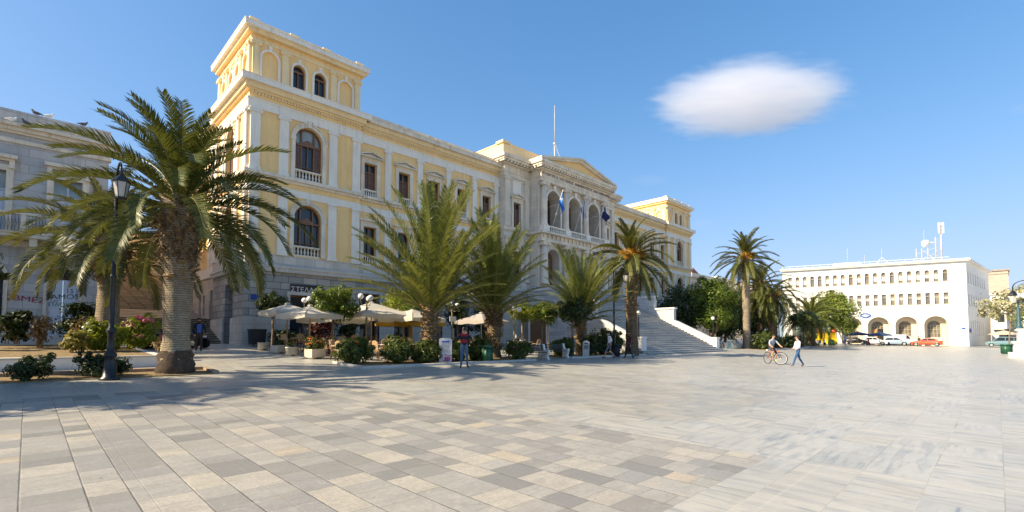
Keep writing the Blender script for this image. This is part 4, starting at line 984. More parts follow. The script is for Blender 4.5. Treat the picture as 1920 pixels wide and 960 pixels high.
q = MB(); q.prism([(86.9, 13.9), (90.2, 13.9), (87.6, 14.9)], 39.8, 55); P(q, 'tiled_roof', M['tile_red'], h)
house('pink_house', 'pale pinkish house showing between the palms left of the white building', 106, 130, 43, 60, 1.4, 14.6, 'pink_render', [(108+4*k, 109.4+4*k, z, z+2.4) for k in range(5) for z in (4, 9)], 'y', 'trim', 0, .6)
house('cream_house', 'low cream house beyond the palms, touching the white building', 106, 118, 62, 75, 1.4, 17.0, 'white_render', [], 'y', 'trim', 0, .5)
house('brick_block', 'tan brick block rising behind the white building at the right', 168, 182, -2.3, 3.0, .2, 18.2, 'brick_tan', [], 'x', 'roof', 0, .4)
h = house('street_house', 'pale low house with a dark doorway and blue window down the side street', 150, 162, -14, .9, .2, 11.2, 'white_render', [(-1.2, -.1, 5.2, 7.0)], 'x', 'trim', 0, .4)
q = MB(); q.box(149.9, 150.02, -1.6, -.2, .2, 3.2); P(q, 'doorway', M['dark'], h); q = MB(); q.box(149.0, 150, -2.4, .7, 3.6, 3.8); P(q, 'canopy', M['trim_dirty'], h)
house('side_house', 'bright cream building at the right edge behind the yellow green tree', 128, 146, -30, -3.4, .2, 10.4, 'white_render', [(-8-4*k, -6.8-4*k, z, z+2) for k in range(3) for z in (2.5, 6.5)], 'x', 'trim', 0, .5)
# ------------------------------------------------------------------ palms
M['palm_dark'] = leafm('palm_leaf_dark', (.032, .046, .010), (.115, .13, .026), .25, .45, 2.0)
M['palm_olive'] = leafm('palm_leaf_olive', (.045, .068, .014), (.215, .235, .058), .3, .34, 2.0)
M['palm_mid'] = leafm('palm_leaf_mid', (.045, .058, .014), (.135, .14, .032), .28, .45, 2.0)
M['rachis'] = plain('palm_rib', (.24, .22, .07), .5, .2)
def bark(name, c1, c2, ringed=True):
    b = NB(name); tc = b.n('ShaderNodeTexCoord'); p = tc.outputs['Object']; s = b.sep(p)
    ang = b.m('ARCTAN2', s[1], s[0]); v = b.comb(b.m('MULTIPLY', ang, 1.6), b.m('ADD', s[2], b.m('MULTIPLY', b.noise(p, 3, 4, .7), .16)), 0.0)
    n = b.noise(p, 5, 5, .7); w_ = b.n('ShaderNodeTexBrick', offset=.5); b.link(v, w_.inputs['Vector']); w_.inputs['Scale'].default_value = 1
    w_.inputs['Brick Width'].default_value = .34; w_.inputs['Row Height'].default_value = .075 if ringed else .12; w_.inputs['Mortar Size'].default_value = .012; w_.inputs['Mortar Smooth'].default_value = .6
    col = b.ramp(n, [(.3, c1), (.7, c2)]); col = b.mix(b.m('MULTIPLY', w_.outputs['Fac'], .75), col, tuple(k*.4 for k in c1))
    col = b.mix(b.mr(b.noise(p, 1.6, 5, .7), .45, .7, 0, .55), col, tuple(k*.45 for k in c1))
    b.bump(b.m('SUBTRACT', b.m('MULTIPLY', n, .8), w_.outputs['Fac']), .9, .06)
    return b.done(col, .9, 0, .15)
M['bark_pale'] = bark('palm_bark_pale', (.30, .24, .165), (.46, .38, .27)); M['bark_dark'] = bark('palm_bark_dark', (.13, .09, .055), (.25, .185, .115), False)
M['skirt'] = plain('old_leaf_base', (.16, .10, .045), .95, .5, 9, bump=.9); M['stub'] = plain('cut_leaf_stub', (.27, .185, .09), .9, .35, 6)
M['fruit'] = plain('orange_date_stalk', (.50, .26, .03), .7, .3, 8)
M['root'] = plain('root_boss', (.07, .05, .035), .95, .4, 7, bump=1)
def frond_mesh(name, L, e0, bend, n, leaf, m, seed, tw=.0, vee=.55):
    """arched rib with two rows of narrow leaflets, base at the origin, leaning out along +x"""
    r = random.Random(seed); q = MB(); pts = []; p = Vector((0, 0, 0)); ST_N = 26; side = r.uniform(-.10, .10)
    for k in range(ST_N+1):
        t = k/ST_N; a = e0-bend*(t**1.35); pts.append(p.copy())
        p = p+Vector((math.cos(a), side*t*1.2, math.sin(a)))*(L/ST_N)
    def at(t):
        f = t*ST_N; i = min(int(f), ST_N-1); return pts[i].lerp(pts[i+1], f-i), (pts[i+1]-pts[i]).normalized()
    q.mi = 1; q.tube([pts[k] for k in range(0, ST_N+1, 2)], [.03*(1-.88*k/ST_N)*L/4.5+.004 for k in range(0, ST_N+1, 2)], 4, False); q.mi = 0
    for k in range(n):
        t = .10+.9*(k+.5)/n; c, d = at(min(t, .999)); sidev = Vector((0, 1, 0)); up = sidev.cross(d).normalized()*-1
        if up.z < 0 and abs(e0-bend*(t**1.35)) < 1.5: up = -up
        ln = leaf*L*(min(1, .35+2.4*(t-.1))*(1-max(0, t-.5)*1.15)); 
        for sgn in (-1, 1):
            j = r.uniform(-.12, .12); fw = .62+.5*t+r.uniform(-.1, .1); v = vee+r.uniform(-.18, .18)
            dr = (sidev*sgn*math.cos(v)+up*math.sin(v)+d*fw).normalized()
            l2 = ln*r.uniform(.86, 1.1); wv = d*(.017*L/4.5+.014)
            a = c+d*j*.05; b_ = a+dr*l2*.55+Vector((0, 0, -.02*l2)); e = a+dr*l2+Vector((0, 0, -.16*l2*r.uniform(.5, 1.3)))
            i = q.p(a-wv*.6, a+wv*.6, b_+wv, b_-wv, e)
            q.face([i, i+1, i+2, i+3]); q.face([i+3, i+2, i+4])
    me_o = q.build(name, [M[m], M['rachis']]); me = me_o.data; bpy.data.objects.remove(me_o); return me
def palm(label, x, y, h, r0, L, kind, m, seed, nfr=54, low=-50, high=86, skirt=0, pine=0, fruit=0, dark=False, bulge=1.0, lean=(0, 0), zb=None, stub=0):
    """h: height of the crown's centre over the ground"""
    r = random.Random(seed); z0 = gz(x, y) if zb is None else zb
    t = thing('palm_tree', label, 'palm tree', (x, y, z0), 0, 'palm trees round the square')
    q = MB(); q.smooth = True; prof = []; nz = 26
    for k in range(nz+1):
        f = k/nz; rr = r0*(1.1-.18*min(1, f*6)) if f < .16 else r0*(.92+.05*math.sin(f*9+seed))
        if bulge != 1 and f > .55: rr *= 1+(bulge-1)*min(1, (f-.55)/.25)
        prof.append((rr*(1+r.uniform(-.02, .02)), f*h))
    N = 20; st = []
    for rr, z in prof:
        f = z/h
        st.append(q.p(*[(lean[0]*f*f+rr*(1+.035*math.sin(5*a+z*7))*math.cos(a), lean[1]*f*f+rr*(1+.035*math.sin(5*a+z*7))*math.sin(a), z) for a in [2*math.pi*j/N for j in range(N)]]))
    for a, b in zip(st, st[1:]):
        for j in range(N): q.face([a+j, a+(j+1) % N, b+(j+1) % N, b+j])
    tr = q.build('trunk', M['bark_dark' if dark else 'bark_pale'], t, (x, y, z0))
    # broken leaf bases
    if stub:
        q = MB(); za, zb_ = h*(1-stub), h
        for k in range(int(150*stub)+40):
            z = r.uniform(za, zb_); a = r.uniform(0, 6.283); f = z/h; rr = r0*(.95+(bulge-1)*min(1, max(0, (f-.55)/.25)))
            c = Vector((lean[0]*f*f+rr*math.cos(a), lean[1]*f*f+rr*math.sin(a), z)); o = Vector((math.cos(a), math.sin(a), .55)); s_ = Vector((-math.sin(a), math.cos(a), 0))
            ln = r.uniform(.06, .22); w_ = r.uniform(.06, .13)
            i = q.p(c-s_*w_-o*.05, c+s_*w_-o*.05, c+o*ln+s_*w_*.6, c+o*ln-s_*w_*.6, c+o*ln*.7+Vector((0, 0, .08)))
            q.face([i, i+1, i+2, i+3]); q.face([i+3, i+2, i+4]); q.face([i, i+3, i+4]); q.face([i+1, i+4, i+2])
        q.build('leaf_stubs', M['stub'], t, (x, y, z0))
    if skirt:
        q = MB(); q.smooth = True
        for k in range(700):
            z = h*(1-skirt*r.random()**.8)-.15; a = r.uniform(0, 6.283); f = z/h; rr = r0*(1.02+(bulge-1)*min(1, max(0, (f-.55)/.25)))
            c = Vector((rr*math.cos(a), rr*math.sin(a), z)); d = Vector((math.cos(a)*r.uniform(.2, 1), math.sin(a)*r.uniform(.2, 1), r.uniform(-1.2, .1))).normalized()*r.uniform(.1, .38); s_ = Vector((-math.sin(a), math.cos(a), r.uniform(-.4, .4)))*r.uniform(.015, .05)
            i = q.p(c-s_, c+s_, c+d); q.face([i, i+1, i+2])
        q.build('dry_skirt', M['skirt'], t, (x, y, z0))
    if pine:
        q = MB(); q.smooth = True; q.lathe([(r0*1.02, -.1), (r0*1.22, .08), (r0*1.2, .3), (r0*1.08, .5), (r0*1.12, .62), (r0*.96, .78)], (0, 0, 0), 18, 0, False)
        for v in q.v: v.x *= 1+.11*math.sin(v.y*9+v.z*13); v.y *= 1+.07*math.sin(v.x*8+v.z*9)
        q.build('root_boss', M['root'], t, (x, y, z0))
    top = Vector((x+lean[0], y+lean[1], z0+h))
    ms = []; nv = 9
    for k in range(nv):
        e = R(low+(high-low)*k/(nv-1)); f = k/(nv-1)
        if kind == 'arch': bend = R(60+34*(1-f)) if e > 0 else R(78)
        elif kind == 'feather': bend = R(26+20*(1-f))
        else: bend = R(52+46*(1-f)) if e > 0 else R(40)
        ms.append((frond_mesh('frond', L*((.8+.2*math.sin(math.pi*min(1, f*.9+.18))) if kind != 'feather' else .64+.36*min(1, f*1.25)), e, bend, 80 if kind != 'feather' else 74, .175 if kind != 'feather' else .155, m, seed*31+k, vee=.5 if kind != 'feather' else .35), f))
    for k in range(nfr):
        f = (k+.5)/nfr; i = min(nv-1, int(f*nv)); me = ms[i][0]
        o = bpy.data.objects.new('frond', me); az = k*2.39996+r.uniform(-.25, .25)
        rad = r0*.55*(1-f*.7); o.location = (top.x+rad*math.cos(az), top.y+rad*math.sin(az), top.z-.55*(1-f)+r.uniform(-.1, .1)); o.rotation_euler = (r.uniform(-.16, .16), r.uniform(-.08, .08), az)
        s_ = r.uniform(.84, 1.08); o.scale = (s_, s_*r.choice((-1, 1)), s_); put(o, t)
    for k in range(fruit):
        az = r.uniform(0, 6.283) if k > fruit*.7 else -math.pi*.75+r.uniform(-1.4, 1.4); q = MB(); d = Vector((math.cos(az), math.sin(az), 0)); e = d*.75+Vector((0, 0, r.uniform(-.1, .35)))
        q.tube([Vector((0, 0, 0)), d*.35+Vector((0, 0, .35)), e], .02, 4)
        for j in range(80):
            p_ = e*r.uniform(.75, 1.05); dd = (d*r.uniform(.1, 1)+Vector((r.uniform(-.8, .8), r.uniform(-.8, .8), r.uniform(-.9, .6)))).normalized()*r.uniform(.24, .5); s_ = dd.orthogonal().normalized()*.018
            i = q.p(p_-s_, p_+s_, p_+dd+s_, p_+dd-s_); q.face([i, i+1, i+2, i+3])
        q.build('fruit_stalk', M['fruit'], t, top-Vector((0, 0, .1)))
    return t
palm('thick trunked dark palm with drooping fronds right beside the black lantern post', 3.6, 19.7, 6.0, .45, 4.35, 'arch', 'palm_dark', 3, 66, -14, 87, skirt=.34, pine=1, bulge=1.5, stub=.5)
palm('palm with drooping dark fronds standing in the flower bed behind the lantern post', 2.7, 29.9, 5.4, .46, 4.4, 'arch', 'palm_mid', 5, 46, -16, 82, skirt=.34, bulge=1.5, stub=.4)
palm('large feathery olive palm with upright fronds rising behind the white menu board', 14.6, 20.5, 2.9, .42, 6.3, 'feather', 'palm_olive', 7, 64, 30, 89, dark=True, stub=.9)
palm('feathery palm right behind the green litter bin', 19.4, 20.9, 3.0, .42, 5.35, 'feather', 'palm_olive', 9, 56, 28, 88, dark=True, stub=.9, skirt=.3)
palm('low wide palm with pale fronds over the dark clipped tree left of the stairway', 26.9, 20.2, 2.9, .38, 4.7, 'feather', 'palm_olive', 11, 46, 20, 86, dark=True, stub=.7)
palm('palm with orange fruit stalks in front of the marble stairway', 31.6, 19.1, 7.5, .46, 3.5, 'droop', 'palm_mid', 13, 54, -46, 87, dark=True, fruit=17, stub=.6, lean=(.2, .1))
palm('tall slender palm with a smooth pale trunk at the right of the stairway', 58.6, 20.4, 10.7, .44, 4.2, 'droop', 'palm_mid', 15, 54, -55, 87, fruit=11, stub=.25)
palm('palm with a dark trunk just right of the tall slender palm', 71.5, 23.0, 8.6, .48, 4.6, 'droop', 'palm_mid', 17, 50, -58, 72, dark=True, fruit=4, stub=.4)
palm('palm with a thick rough trunk and dark drooping fronds behind the cyclist', 69.8, 21.0, 7.0, .6, 4.6, 'arch', 'palm_dark', 19, 54, -62, 60, dark=True, stub=.5, fruit=2, bulge=1.15)
palm('short wide palm with long arching fronds left of the pale green tree', 84.5, 20.2, 4.6, .75, 5.0, 'arch', 'palm_olive', 21, 50, -40, 84, dark=True, stub=.8)
for x, y, sd_, lab in ((-4.6, 19.4, 31, 'dark palm in the kerbed strip beyond the left edge, nearest the lantern post'), (-9.2, 18.9, 33, 'dark palm in the kerbed strip farthest beyond the left edge')):
    palm(lab, x, y, 6.0, .5, 4.5, 'arch', 'palm_dark', sd_, 44, -55, 84, pine=1, stub=.3, bulge=1.2)
# ------------------------------------------------------------------ leafy trees and shrubs
M['lf_orange'] = leafm('citrus_leaf', (.045, .080, .012), (.16, .22, .020), .35, .35, 2.5)
M['lf_lime'] = leafm('lime_leaf', (.09, .13, .012), (.30, .34, .025), .4, .4, 2.0)
M['lf_dark'] = leafm('dark_evergreen_leaf', (.014, .024, .006), (.050, .075, .014), .2, .4, 2.5)
M['lf_mid'] = leafm('hedge_leaf', (.030, .048, .009), (.105, .135, .022), .3, .4, 3.5)
M['lf_var'] = leafm('variegated_leaf', (.20, .22, .10), (.55, .52, .36), .3, .5, 1.2)
M['lf_tree'] = leafm('pale_tree_leaf', (.10, .15, .02), (.25, .30, .045), .35, .5, .8)
M['lf_dry'] = leafm('dry_rose_leaf', (.12, .085, .035), (.28, .18, .08), .3, .6, 3); M['lf_red'] = leafm('dark_red_leaf', (.04, .012, .012), (.11, .025, .025), .2, .5, 3)
M['lf_yel'] = leafm('yellow_green_leaf', (.14, .13, .02), (.34, .30, .06), .35, .5, 3)
M['twig'] = plain('grey_brown_bark', (.20, .15, .10), .9, .3, 8); M['twig_pale'] = plain('pale_bark', (.42, .34, .24), .9, .2, 6)
M['pink'] = plain('pink_petal', (.62, .12, .24), .6, .25, 4); M['whitepet'] = plain('white_petal', (.75, .72, .60), .6, .1); M['orangepet'] = plain('orange_petal', (.70, .20, .02), .6, .3, 9); M['redpet'] = plain('red_petal', (.5, .10, .06), .6, .2)
def leaves(q, blobs, n, size, r, asp=2.2, shell=.45, gap=.0, upb=.3):
    """leaf-sized faces spread through lumpy ellipsoids (cx, cy, cz, rx, ry, rz)"""
    blobs = [(b[0], b[1], b[2], b[3]*1.22, b[4]*1.22, b[5]*1.18) for b in blobs]; n = int(n*2.0)
    wts = [b[3]*b[4]*b[5] for b in blobs]; tot = sum(wts); lumps = []
    for b, w_ in zip(blobs, wts):
        m_ = max(8, int(70*w_/tot+6))
        for _ in range(m_):
            d = Vector((r.gauss(0, 1), r.gauss(0, 1), r.gauss(0, 1))).normalized(); f = r.uniform(.1, 1)**.5*.98
            lumps.append((Vector((b[0]+d.x*b[3]*f, b[1]+d.y*b[4]*f, b[2]+d.z*b[5]*f)), (b[3]+b[4]+b[5])/3*r.uniform(.22, .42), Vector((b[0], b[1], b[2]))))
    for k in range(n):
        c0, rr, ctr = r.choice(lumps); d = Vector((r.gauss(0, 1), r.gauss(0, 1), r.gauss(0, 1))).normalized()
        c = c0+d*rr*(1-shell*r.random()**2)
        nrm = (d+(c-ctr).normalized()*.6+Vector((r.uniform(-.6, .6), r.uniform(-.6, .6), r.uniform(-.3, .6)+upb))).normalized()
        a = nrm.orthogonal().normalized(); b_ = nrm.cross(a); an = r.uniform(0, 6.283); u = a*math.cos(an)+b_*math.sin(an); v = nrm.cross(u)
        s = size*r.uniform(.65, 1.25); l, w_ = s, s/asp
        i = q.p(c-u*l, c+v*w_+nrm*s*.08, c+u*l, c-v*w_+nrm*s*.08); q.face([i, i+1, i+2, i+3])
def tree(name, lab, x, y, blobs, n, size, m, seed, cat='tree', trunk=None, group=None, bark_m='twig', z0=None, flowers=None, asp=2.2, limbs=5, upb=.3):
    """blobs are relative to the foot; trunk = (radius, height where it forks)"""
    r = random.Random(seed); z = gz(x, y) if z0 is None else z0
    t = thing(name, lab, cat, (x, y, z), 0, group)
    q = MB(); leaves(q, blobs, n, size, r, asp, upb=upb); q.build('crown' if trunk else 'foliage', M[m], t, (x, y, z))
    if trunk:
        q = MB(); tr, th = trunk; cs = [Vector(b[:3]) for b in blobs]; mid = sum(cs, Vector())/len(cs)
        p1 = Vector((mid.x*.25+r.uniform(-.06, .06), mid.y*.25, th*.5)); p2 = Vector((mid.x*.5, mid.y*.5, th))
        q.tube([(0, 0, -.05), (0, 0, .12), p1, p2], [tr*1.35, tr*1.05, tr*.9, tr*.8], 8)
        for k in range(limbs):
            b = r.choice(blobs); e = Vector((b[0]+r.uniform(-.7, .7)*b[3], b[1]+r.uniform(-.7, .7)*b[4], b[2]+r.uniform(-.3, .6)*b[5])); mm = p2.lerp(e, .5)+Vector((r.uniform(-.1, .1), r.uniform(-.1, .1), .1))
            q.tube([p2-Vector((0, 0, .05)), mm, e], [tr*.62, tr*.4, tr*.12], 6)
        q.build('trunk', M[bark_m], t, (x, y, z))
    else:
        q = MB()
        for k in range(limbs+3):
            b = r.choice(blobs); e = Vector((b[0]+r.uniform(-.6, .6)*b[3], b[1]+r.uniform(-.6, .6)*b[4], b[2]+r.uniform(-.2, .7)*b[5])); q.tube([(b[0]*.6+r.uniform(-.1, .1), b[1]*.6+r.uniform(-.1, .1), -.03), e*.6, e], [.022, .015, .006], 5)
        q.build('stem', M['twig'], t, (x, y, z))
    if flowers:
        fm, cnt, fs = flowers; q = MB()
        for k in range(cnt):
            b = r.choice(blobs); d = Vector((r.gauss(0, 1)-.3, r.gauss(0, 1)-.7, abs(r.gauss(0, 1)))).normalized(); c = Vector((b[0]+d.x*b[3]*1.02, b[1]+d.y*b[4]*1.02, b[2]+d.z*b[5]*1.02))
            for j in range(7):
                dd = Vector((r.gauss(0, 1), r.gauss(0, 1), r.gauss(0, 1)+.5)).normalized(); o_ = c+dd*fs*.5; a = dd.orthogonal().normalized()*fs*.5; bb = dd.cross(a)
                i = q.p(o_-a, o_+bb, o_+a, o_-bb); q.face([i, i+1, i+2, i+3])
        q.build('flowers', M[fm], t, (x, y, z))
    return t
def orange(lab, x, y, cz, rx, rz, n, m, seed, th=None, cx=0, size=.09, tr=.07, bm='twig'):
    z = gz(x, y); c = cz-z; r = random.Random(seed+99)
    bl = [(cx, 0, c, rx*.72, rx*.72, rz*.8)]+[(cx+r.uniform(-.55, .55)*rx, r.uniform(-.5, .5)*rx, c+r.uniform(-.4, .45)*rz, rx*.45, rx*.45, rz*.5) for _ in range(5)]
    return tree('orange_tree', lab, x, y, bl, n, size, m, seed, 'tree', (tr, (th or (c-rz*.75))), 'small trees among the café tables', bm)
orange('round bright green tree with slender trunk in front of the café sign', 11.9, 26.2, 3.6, 1.4, 1.1, 2600, 'lf_orange', 41, cx=.1)
orange('dark leafy tree under the blue street plate, behind the cream parasols', 10.3, 30.4, 3.75, 1.0, .7, 1500, 'lf_dark', 42)
orange('yellow green tree with several pale stems behind the cream parasols', 18.6, 29.2, 4.05, 2.0, 1.2, 3000, 'lf_lime', 43, bm='twig_pale')
orange('bright tree half hidden behind the trunk of the feathery olive palm', 17.6, 27.0, 3.7, 1.2, 1.05, 1700, 'lf_orange', 44)
orange('dark tree behind the three globe lamp with the small white plate', 22.5, 28.2, 3.5, 1.05, 1.25, 1700, 'lf_dark', 45)
orange('tall dark leafy tree behind the grey parasol', 26.3, 29.2, 3.6, 1.5, 1.9, 2300, 'lf_dark', 46, th=1.0)
orange('flat topped bright tree behind the globe lamp and seated women', 26.2, 25.0, 3.55, 1.25, .65, 1700, 'lf_lime', 47)
orange('bright green tree in front of the brown side door', 29.4, 26.0, 3.75, 1.1, .85, 1700, 'lf_orange', 48)
orange('bright tree with a pale forked trunk right of the marble bench', 27.9, 24.0, 3.5, 1.0, .95, 1600, 'lf_orange', 49, bm='twig_pale')
orange('broad dark clipped tree beside the upright notice board', 25.7, 20.0, 3.45, 1.5, 1.0, 3200, 'lf_dark', 50, cx=.15, tr=.1)
# trees to the right of the stairway
tree('leafy_tree', 'large bright green leafy tree right of the marble stairway', 58.5, 24.5, [(0, 0, 5.2, 3.2, 2.6, 2.6), (-2.4, 0, 5.6, 1.9, 1.8, 1.7), (2.2, .5, 5.0, 2.1, 1.8, 2.0), (.3, 0, 7.3, 1.7, 1.5, 1.2), (-.5, -.8, 3.6, 2.2, 1.5, 1.3)], 6500, .17, 'lf_orange', 61, 'tree', (.22, 2.4))
tree('leafy_tree', 'dense round evergreen in the kerbed strip beyond the left edge', -6.4, 17.9, [(0, 0, 4.6, 2.9, 2.4, 2.4), (1.8, .3, 4.0, 2.0, 1.8, 1.8), (-2.4, 0, 4.4, 2.4, 2.0, 2.0)], 6000, .16, 'lf_dark', 60, 'tree', (.18, 2.2))
tree('leafy_tree', 'dark evergreen tree against the wall right of the stair top', 53.5, 26.5, [(0, 0, 4.4, 2.2, 2, 2.4), (1.6, 0, 3.4, 1.8, 1.6, 1.8)], 3200, .16, 'lf_dark', 62, 'tree', (.18, 1.6))
tree('leafy_tree', 'small yellowish tree behind the single globe lamp on the right stair pier', 54.5, 22.4, [(0, 0, 3.4, 1.7, 1.4, 1.0), (1.3, .2, 3.1, 1.3, 1.1, .9)], 2400, .12, 'lf_orange', 63, 'tree', (.12, 1.7), limbs=7)
tree('leafy_tree', 'deep green tree behind the tall slender palm trunk', 64, 25, [(0, 0, 5.0, 2.8, 2.4, 2.6), (2, 0, 3.4, 2.2, 2, 2.2), (-1.8, -.5, 2.6, 1.6, 1.5, 1.8)], 4200, .17, 'lf_mid', 64, 'tree', (.2, 1.6))
tree('leafy_tree', 'dark mass of tree behind the two rough palm trunks', 74, 26, [(0, 0, 4.2, 3.4, 2.8, 3.0), (3.6, 0, 3.6, 2.8, 2.4, 2.6)], 4200, .2, 'lf_dark', 65, 'tree', (.22, 1.4))
tree('clipped_tree', 'small round clipped dark tree above the walking woman', 74.5, 18.6, [(0, 0, 3.6, 1.9, 1.7, 1.05), (.2, 0, 4.0, 1.4, 1.3, .8)], 2400, .14, 'lf_mid', 66, 'tree', (.13, 2.4))
tree('pepper_tree', 'tall pale green drooping tree in front of the white building', 97, 19.9, [(0, 0, 5.6, 3.6, 3.4, 3.0), (2.6, 0, 4.4, 1.9, 2, 2.6), (-2.4, .3, 5.0, 2.2, 2.2, 2.5), (.2, 0, 7.6, 2.4, 2.2, 1.4), (-.4, -2.0, 3.9, 1.4, 1.5, 1.8)], 6500, .22, 'lf_tree', 67, 'tree', (.4, 2.2), asp=2.6)
tree('sapling', 'thin sapling with whitish variegated leaves beside the kiosk', 74.5, -.75, [(0, 0, 5.6, 1.7, 1.9, 1.2), (0, -1.4, 6.3, 1.2, 1.4, .9), (0, 1.3, 4.4, .8, 1.0, .5), (.3, -2.6, 5.3, 1.2, 1.3, 1.0)], 1100, .19, 'lf_var', 68, 'tree', (.06, 4.2), limbs=9, asp=1.8)
tree('round_tree', 'yellow green tree at the right edge behind the monument lamp', 80.5, -3.4, [(0, 0, 3.9, 1.8, 2.0, 2.0), (0, -1.6, 4.1, 1.6, 1.7, 1.9)], 3200, .15, 'lf_lime', 69, 'tree', (.16, 1.4))
# left flower bed
def bed_z(y): return gz(0, y)+.38
def shrub(lab, x, y, rx, h, n, m, seed, size=.06, z=None, flowers=None, name='shrub', base=.12, group=None, asp=2.6, ry=None):
    r = random.Random(seed); ry = ry or rx; base *= .6; c = base+(h-base)/2; bl = [(0, 0, c, rx*.82, ry*.82, (h-base)*.44)]+[(r.uniform(-.6, .6)*rx, r.uniform(-.6, .6)*ry, c+r.uniform(-.3, .35)*h, rx*.42, ry*.42, h*.24) for _ in range(5)]
    return tree(name, lab, x, y, bl, n, size*1.25, m, seed, 'shrub', None, group, z0=z, flowers=flowers, asp=asp*.8)
shrub('low round clipped bush alone at the left end of the kerbed strip', .12, 19.35, .52, .62, 1700, 'lf_dark', 71, .04, base=.22)
shrub('wide clipped bush behind the foot of the black lantern post', 1.72, 19.45, .68, .68, 2300, 'lf_dark', 72, .04, base=.1, ry=.55)
shrub('flowering oleander with pink blossoms behind the lantern post', 3.5, 26.6, .75, 1.5, 2000, 'lf_lime', 73, .09, bed_z(27), ('pink', 46, .13), 'oleander', asp=5)
shrub('leafy oleander with a few white blossoms left of the lantern post', 2.25, 26.0, .75, 1.1, 1700, 'lf_lime', 74, .09, bed_z(26), ('whitepet', 22, .1), 'oleander', asp=5)
shrub('tall dark bush in front of the graffiti door', 1.75, 31.0, .95, 1.75, 2200, 'lf_dark', 75, .09, bed_z(31), asp=4)
shrub('dry brownish rose bush left of the dark bush', .45, 28.3, .42, 1.45, 420, 'lf_dry', 76, .06, bed_z(28), name='rose_bush')
shrub('dry reddish rose bush in front of the dark bush', 1.85, 29.0, .5, 1.3, 420, 'lf_dry', 77, .06, bed_z(29), name='rose_bush')
shrub('dark spiky bush below the black graffiti', -.35, 30.6, .62, 1.35, 700, 'lf_dark', 78, .08, bed_z(30))
shrub('low yellow green plant at the bed edge, left of the white blossoms', 1.45, 25.6, .5, .7, 700, 'lf_yel', 79, .07, bed_z(25))
shrub('small dry plant at the right tip of the flower bed', 4.05, 24.6, .4, .4, 220, 'lf_dry', 80, .06, bed_z(24))
shrub('brownish shrub at the left edge below the arched door', -1.55, 27.6, .5, 1.3, 500, 'lf_dry', 82, .07, bed_z(28))
tree('leafy_tree', 'dark green tree cut off by the left edge in front of the arched door', -1.75, 29.4, [(0, 0, 2.2, .75, .75, 1.0), (.1, 0, 3.6, .65, .65, .7), (.75, 0, 3.0, .45, .4, .2)], 1700, .09, 'lf_mid', 81, 'tree', (.07, 1.1), z0=bed_z(29))
# hedge line along the café
HG = 'oleander bushes along the front edge of the café bed'
shrub('glossy round oleander with one orange blossom at the left end of the café bed', 10.55, 20.5, .82, 1.12, 2300, 'lf_mid', 91, .1, flowers=('orangepet', 4, .12), name='oleander', asp=5, group=HG)
shrub('oleander on a bare stem in the middle of the café bed', 12.35, 19.95, .8, 1.1, 2200, 'lf_mid', 92, .085, name='oleander', asp=4, base=.3, group=HG)
shrub('oleander touching the left side of the white menu board', 13.75, 19.75, .75, 1.05, 2200, 'lf_mid', 93, .085, name='oleander', asp=4, group=HG)
shrub('oleander between the menu board and the photographer', 15.35, 19.7, .55, 1.1, 1500, 'lf_mid', 94, .085, name='oleander', asp=4, group=HG)
shrub('bright oleander left of the green litter bin', 17.2, 19.8, .75, 1.2, 2000, 'lf_mid', 95, .085, name='oleander', asp=4, group=HG)
shrub('oleander with faded blossoms left of the marble bench', 19.7, 19.2, .8, 1.1, 2200, 'lf_mid', 96, .085, flowers=('pink', 5, .09), name='oleander', asp=4, group=HG)
shrub('square bush between the marble bench and the dark clipped tree', 24.6, 20.0, .75, 1.15, 1800, 'lf_mid', 97, .085, name='oleander', asp=4, group=HG)
shrub('low bush behind the notice board', 27.2, 19.9, .8, 1.15, 1500, 'lf_dark', 98, .085, asp=4)
shrub('dark hedge bush behind the man in the white shirt', 29.2, 20.4, 1.2, 1.7, 2200, 'lf_dark', 99, .085, asp=3)
shrub('dark hedge bush under the left stair wall', 31.3, 20.8, 1.2, 1.6, 2000, 'lf_mid', 100, .085, asp=3)
shrub('low bright hedge just right of the tall slender palm', 59.9, 19.2, 1.75, 1.75, 3200, 'lf_mid', 101, .12, ry=1.2, asp=3)
shrub('dark shrubbery behind the cyclist', 64.5, 19.8, 1.9, 1.6, 2200, 'lf_dark', 102, .13, ry=1.3, asp=3); shrub('dark reddish shrubbery behind the walking woman', 69.5, 18.9, 2.0, 1.5, 1900, 'lf_dark', 103, .13, flowers=('redpet', 8, .16), ry=1.4, asp=3)
shrub('dark red leaved shrub at the wall under the cream parasols', 13.6, 31.0, .9, 2.1, 900, 'lf_red', 104, .09, asp=3, base=.8)
shrub('dark climbing shrub beside the corner café door', 15.6, 31.6, .9, 2.3, 900, 'lf_dark', 105, .09, asp=3)
shrub('dark low shrubs behind the café chairs next to the waste container', 11.2, 31.2, .9, 1.1, 800, 'lf_dark', 106, .09, asp=3)
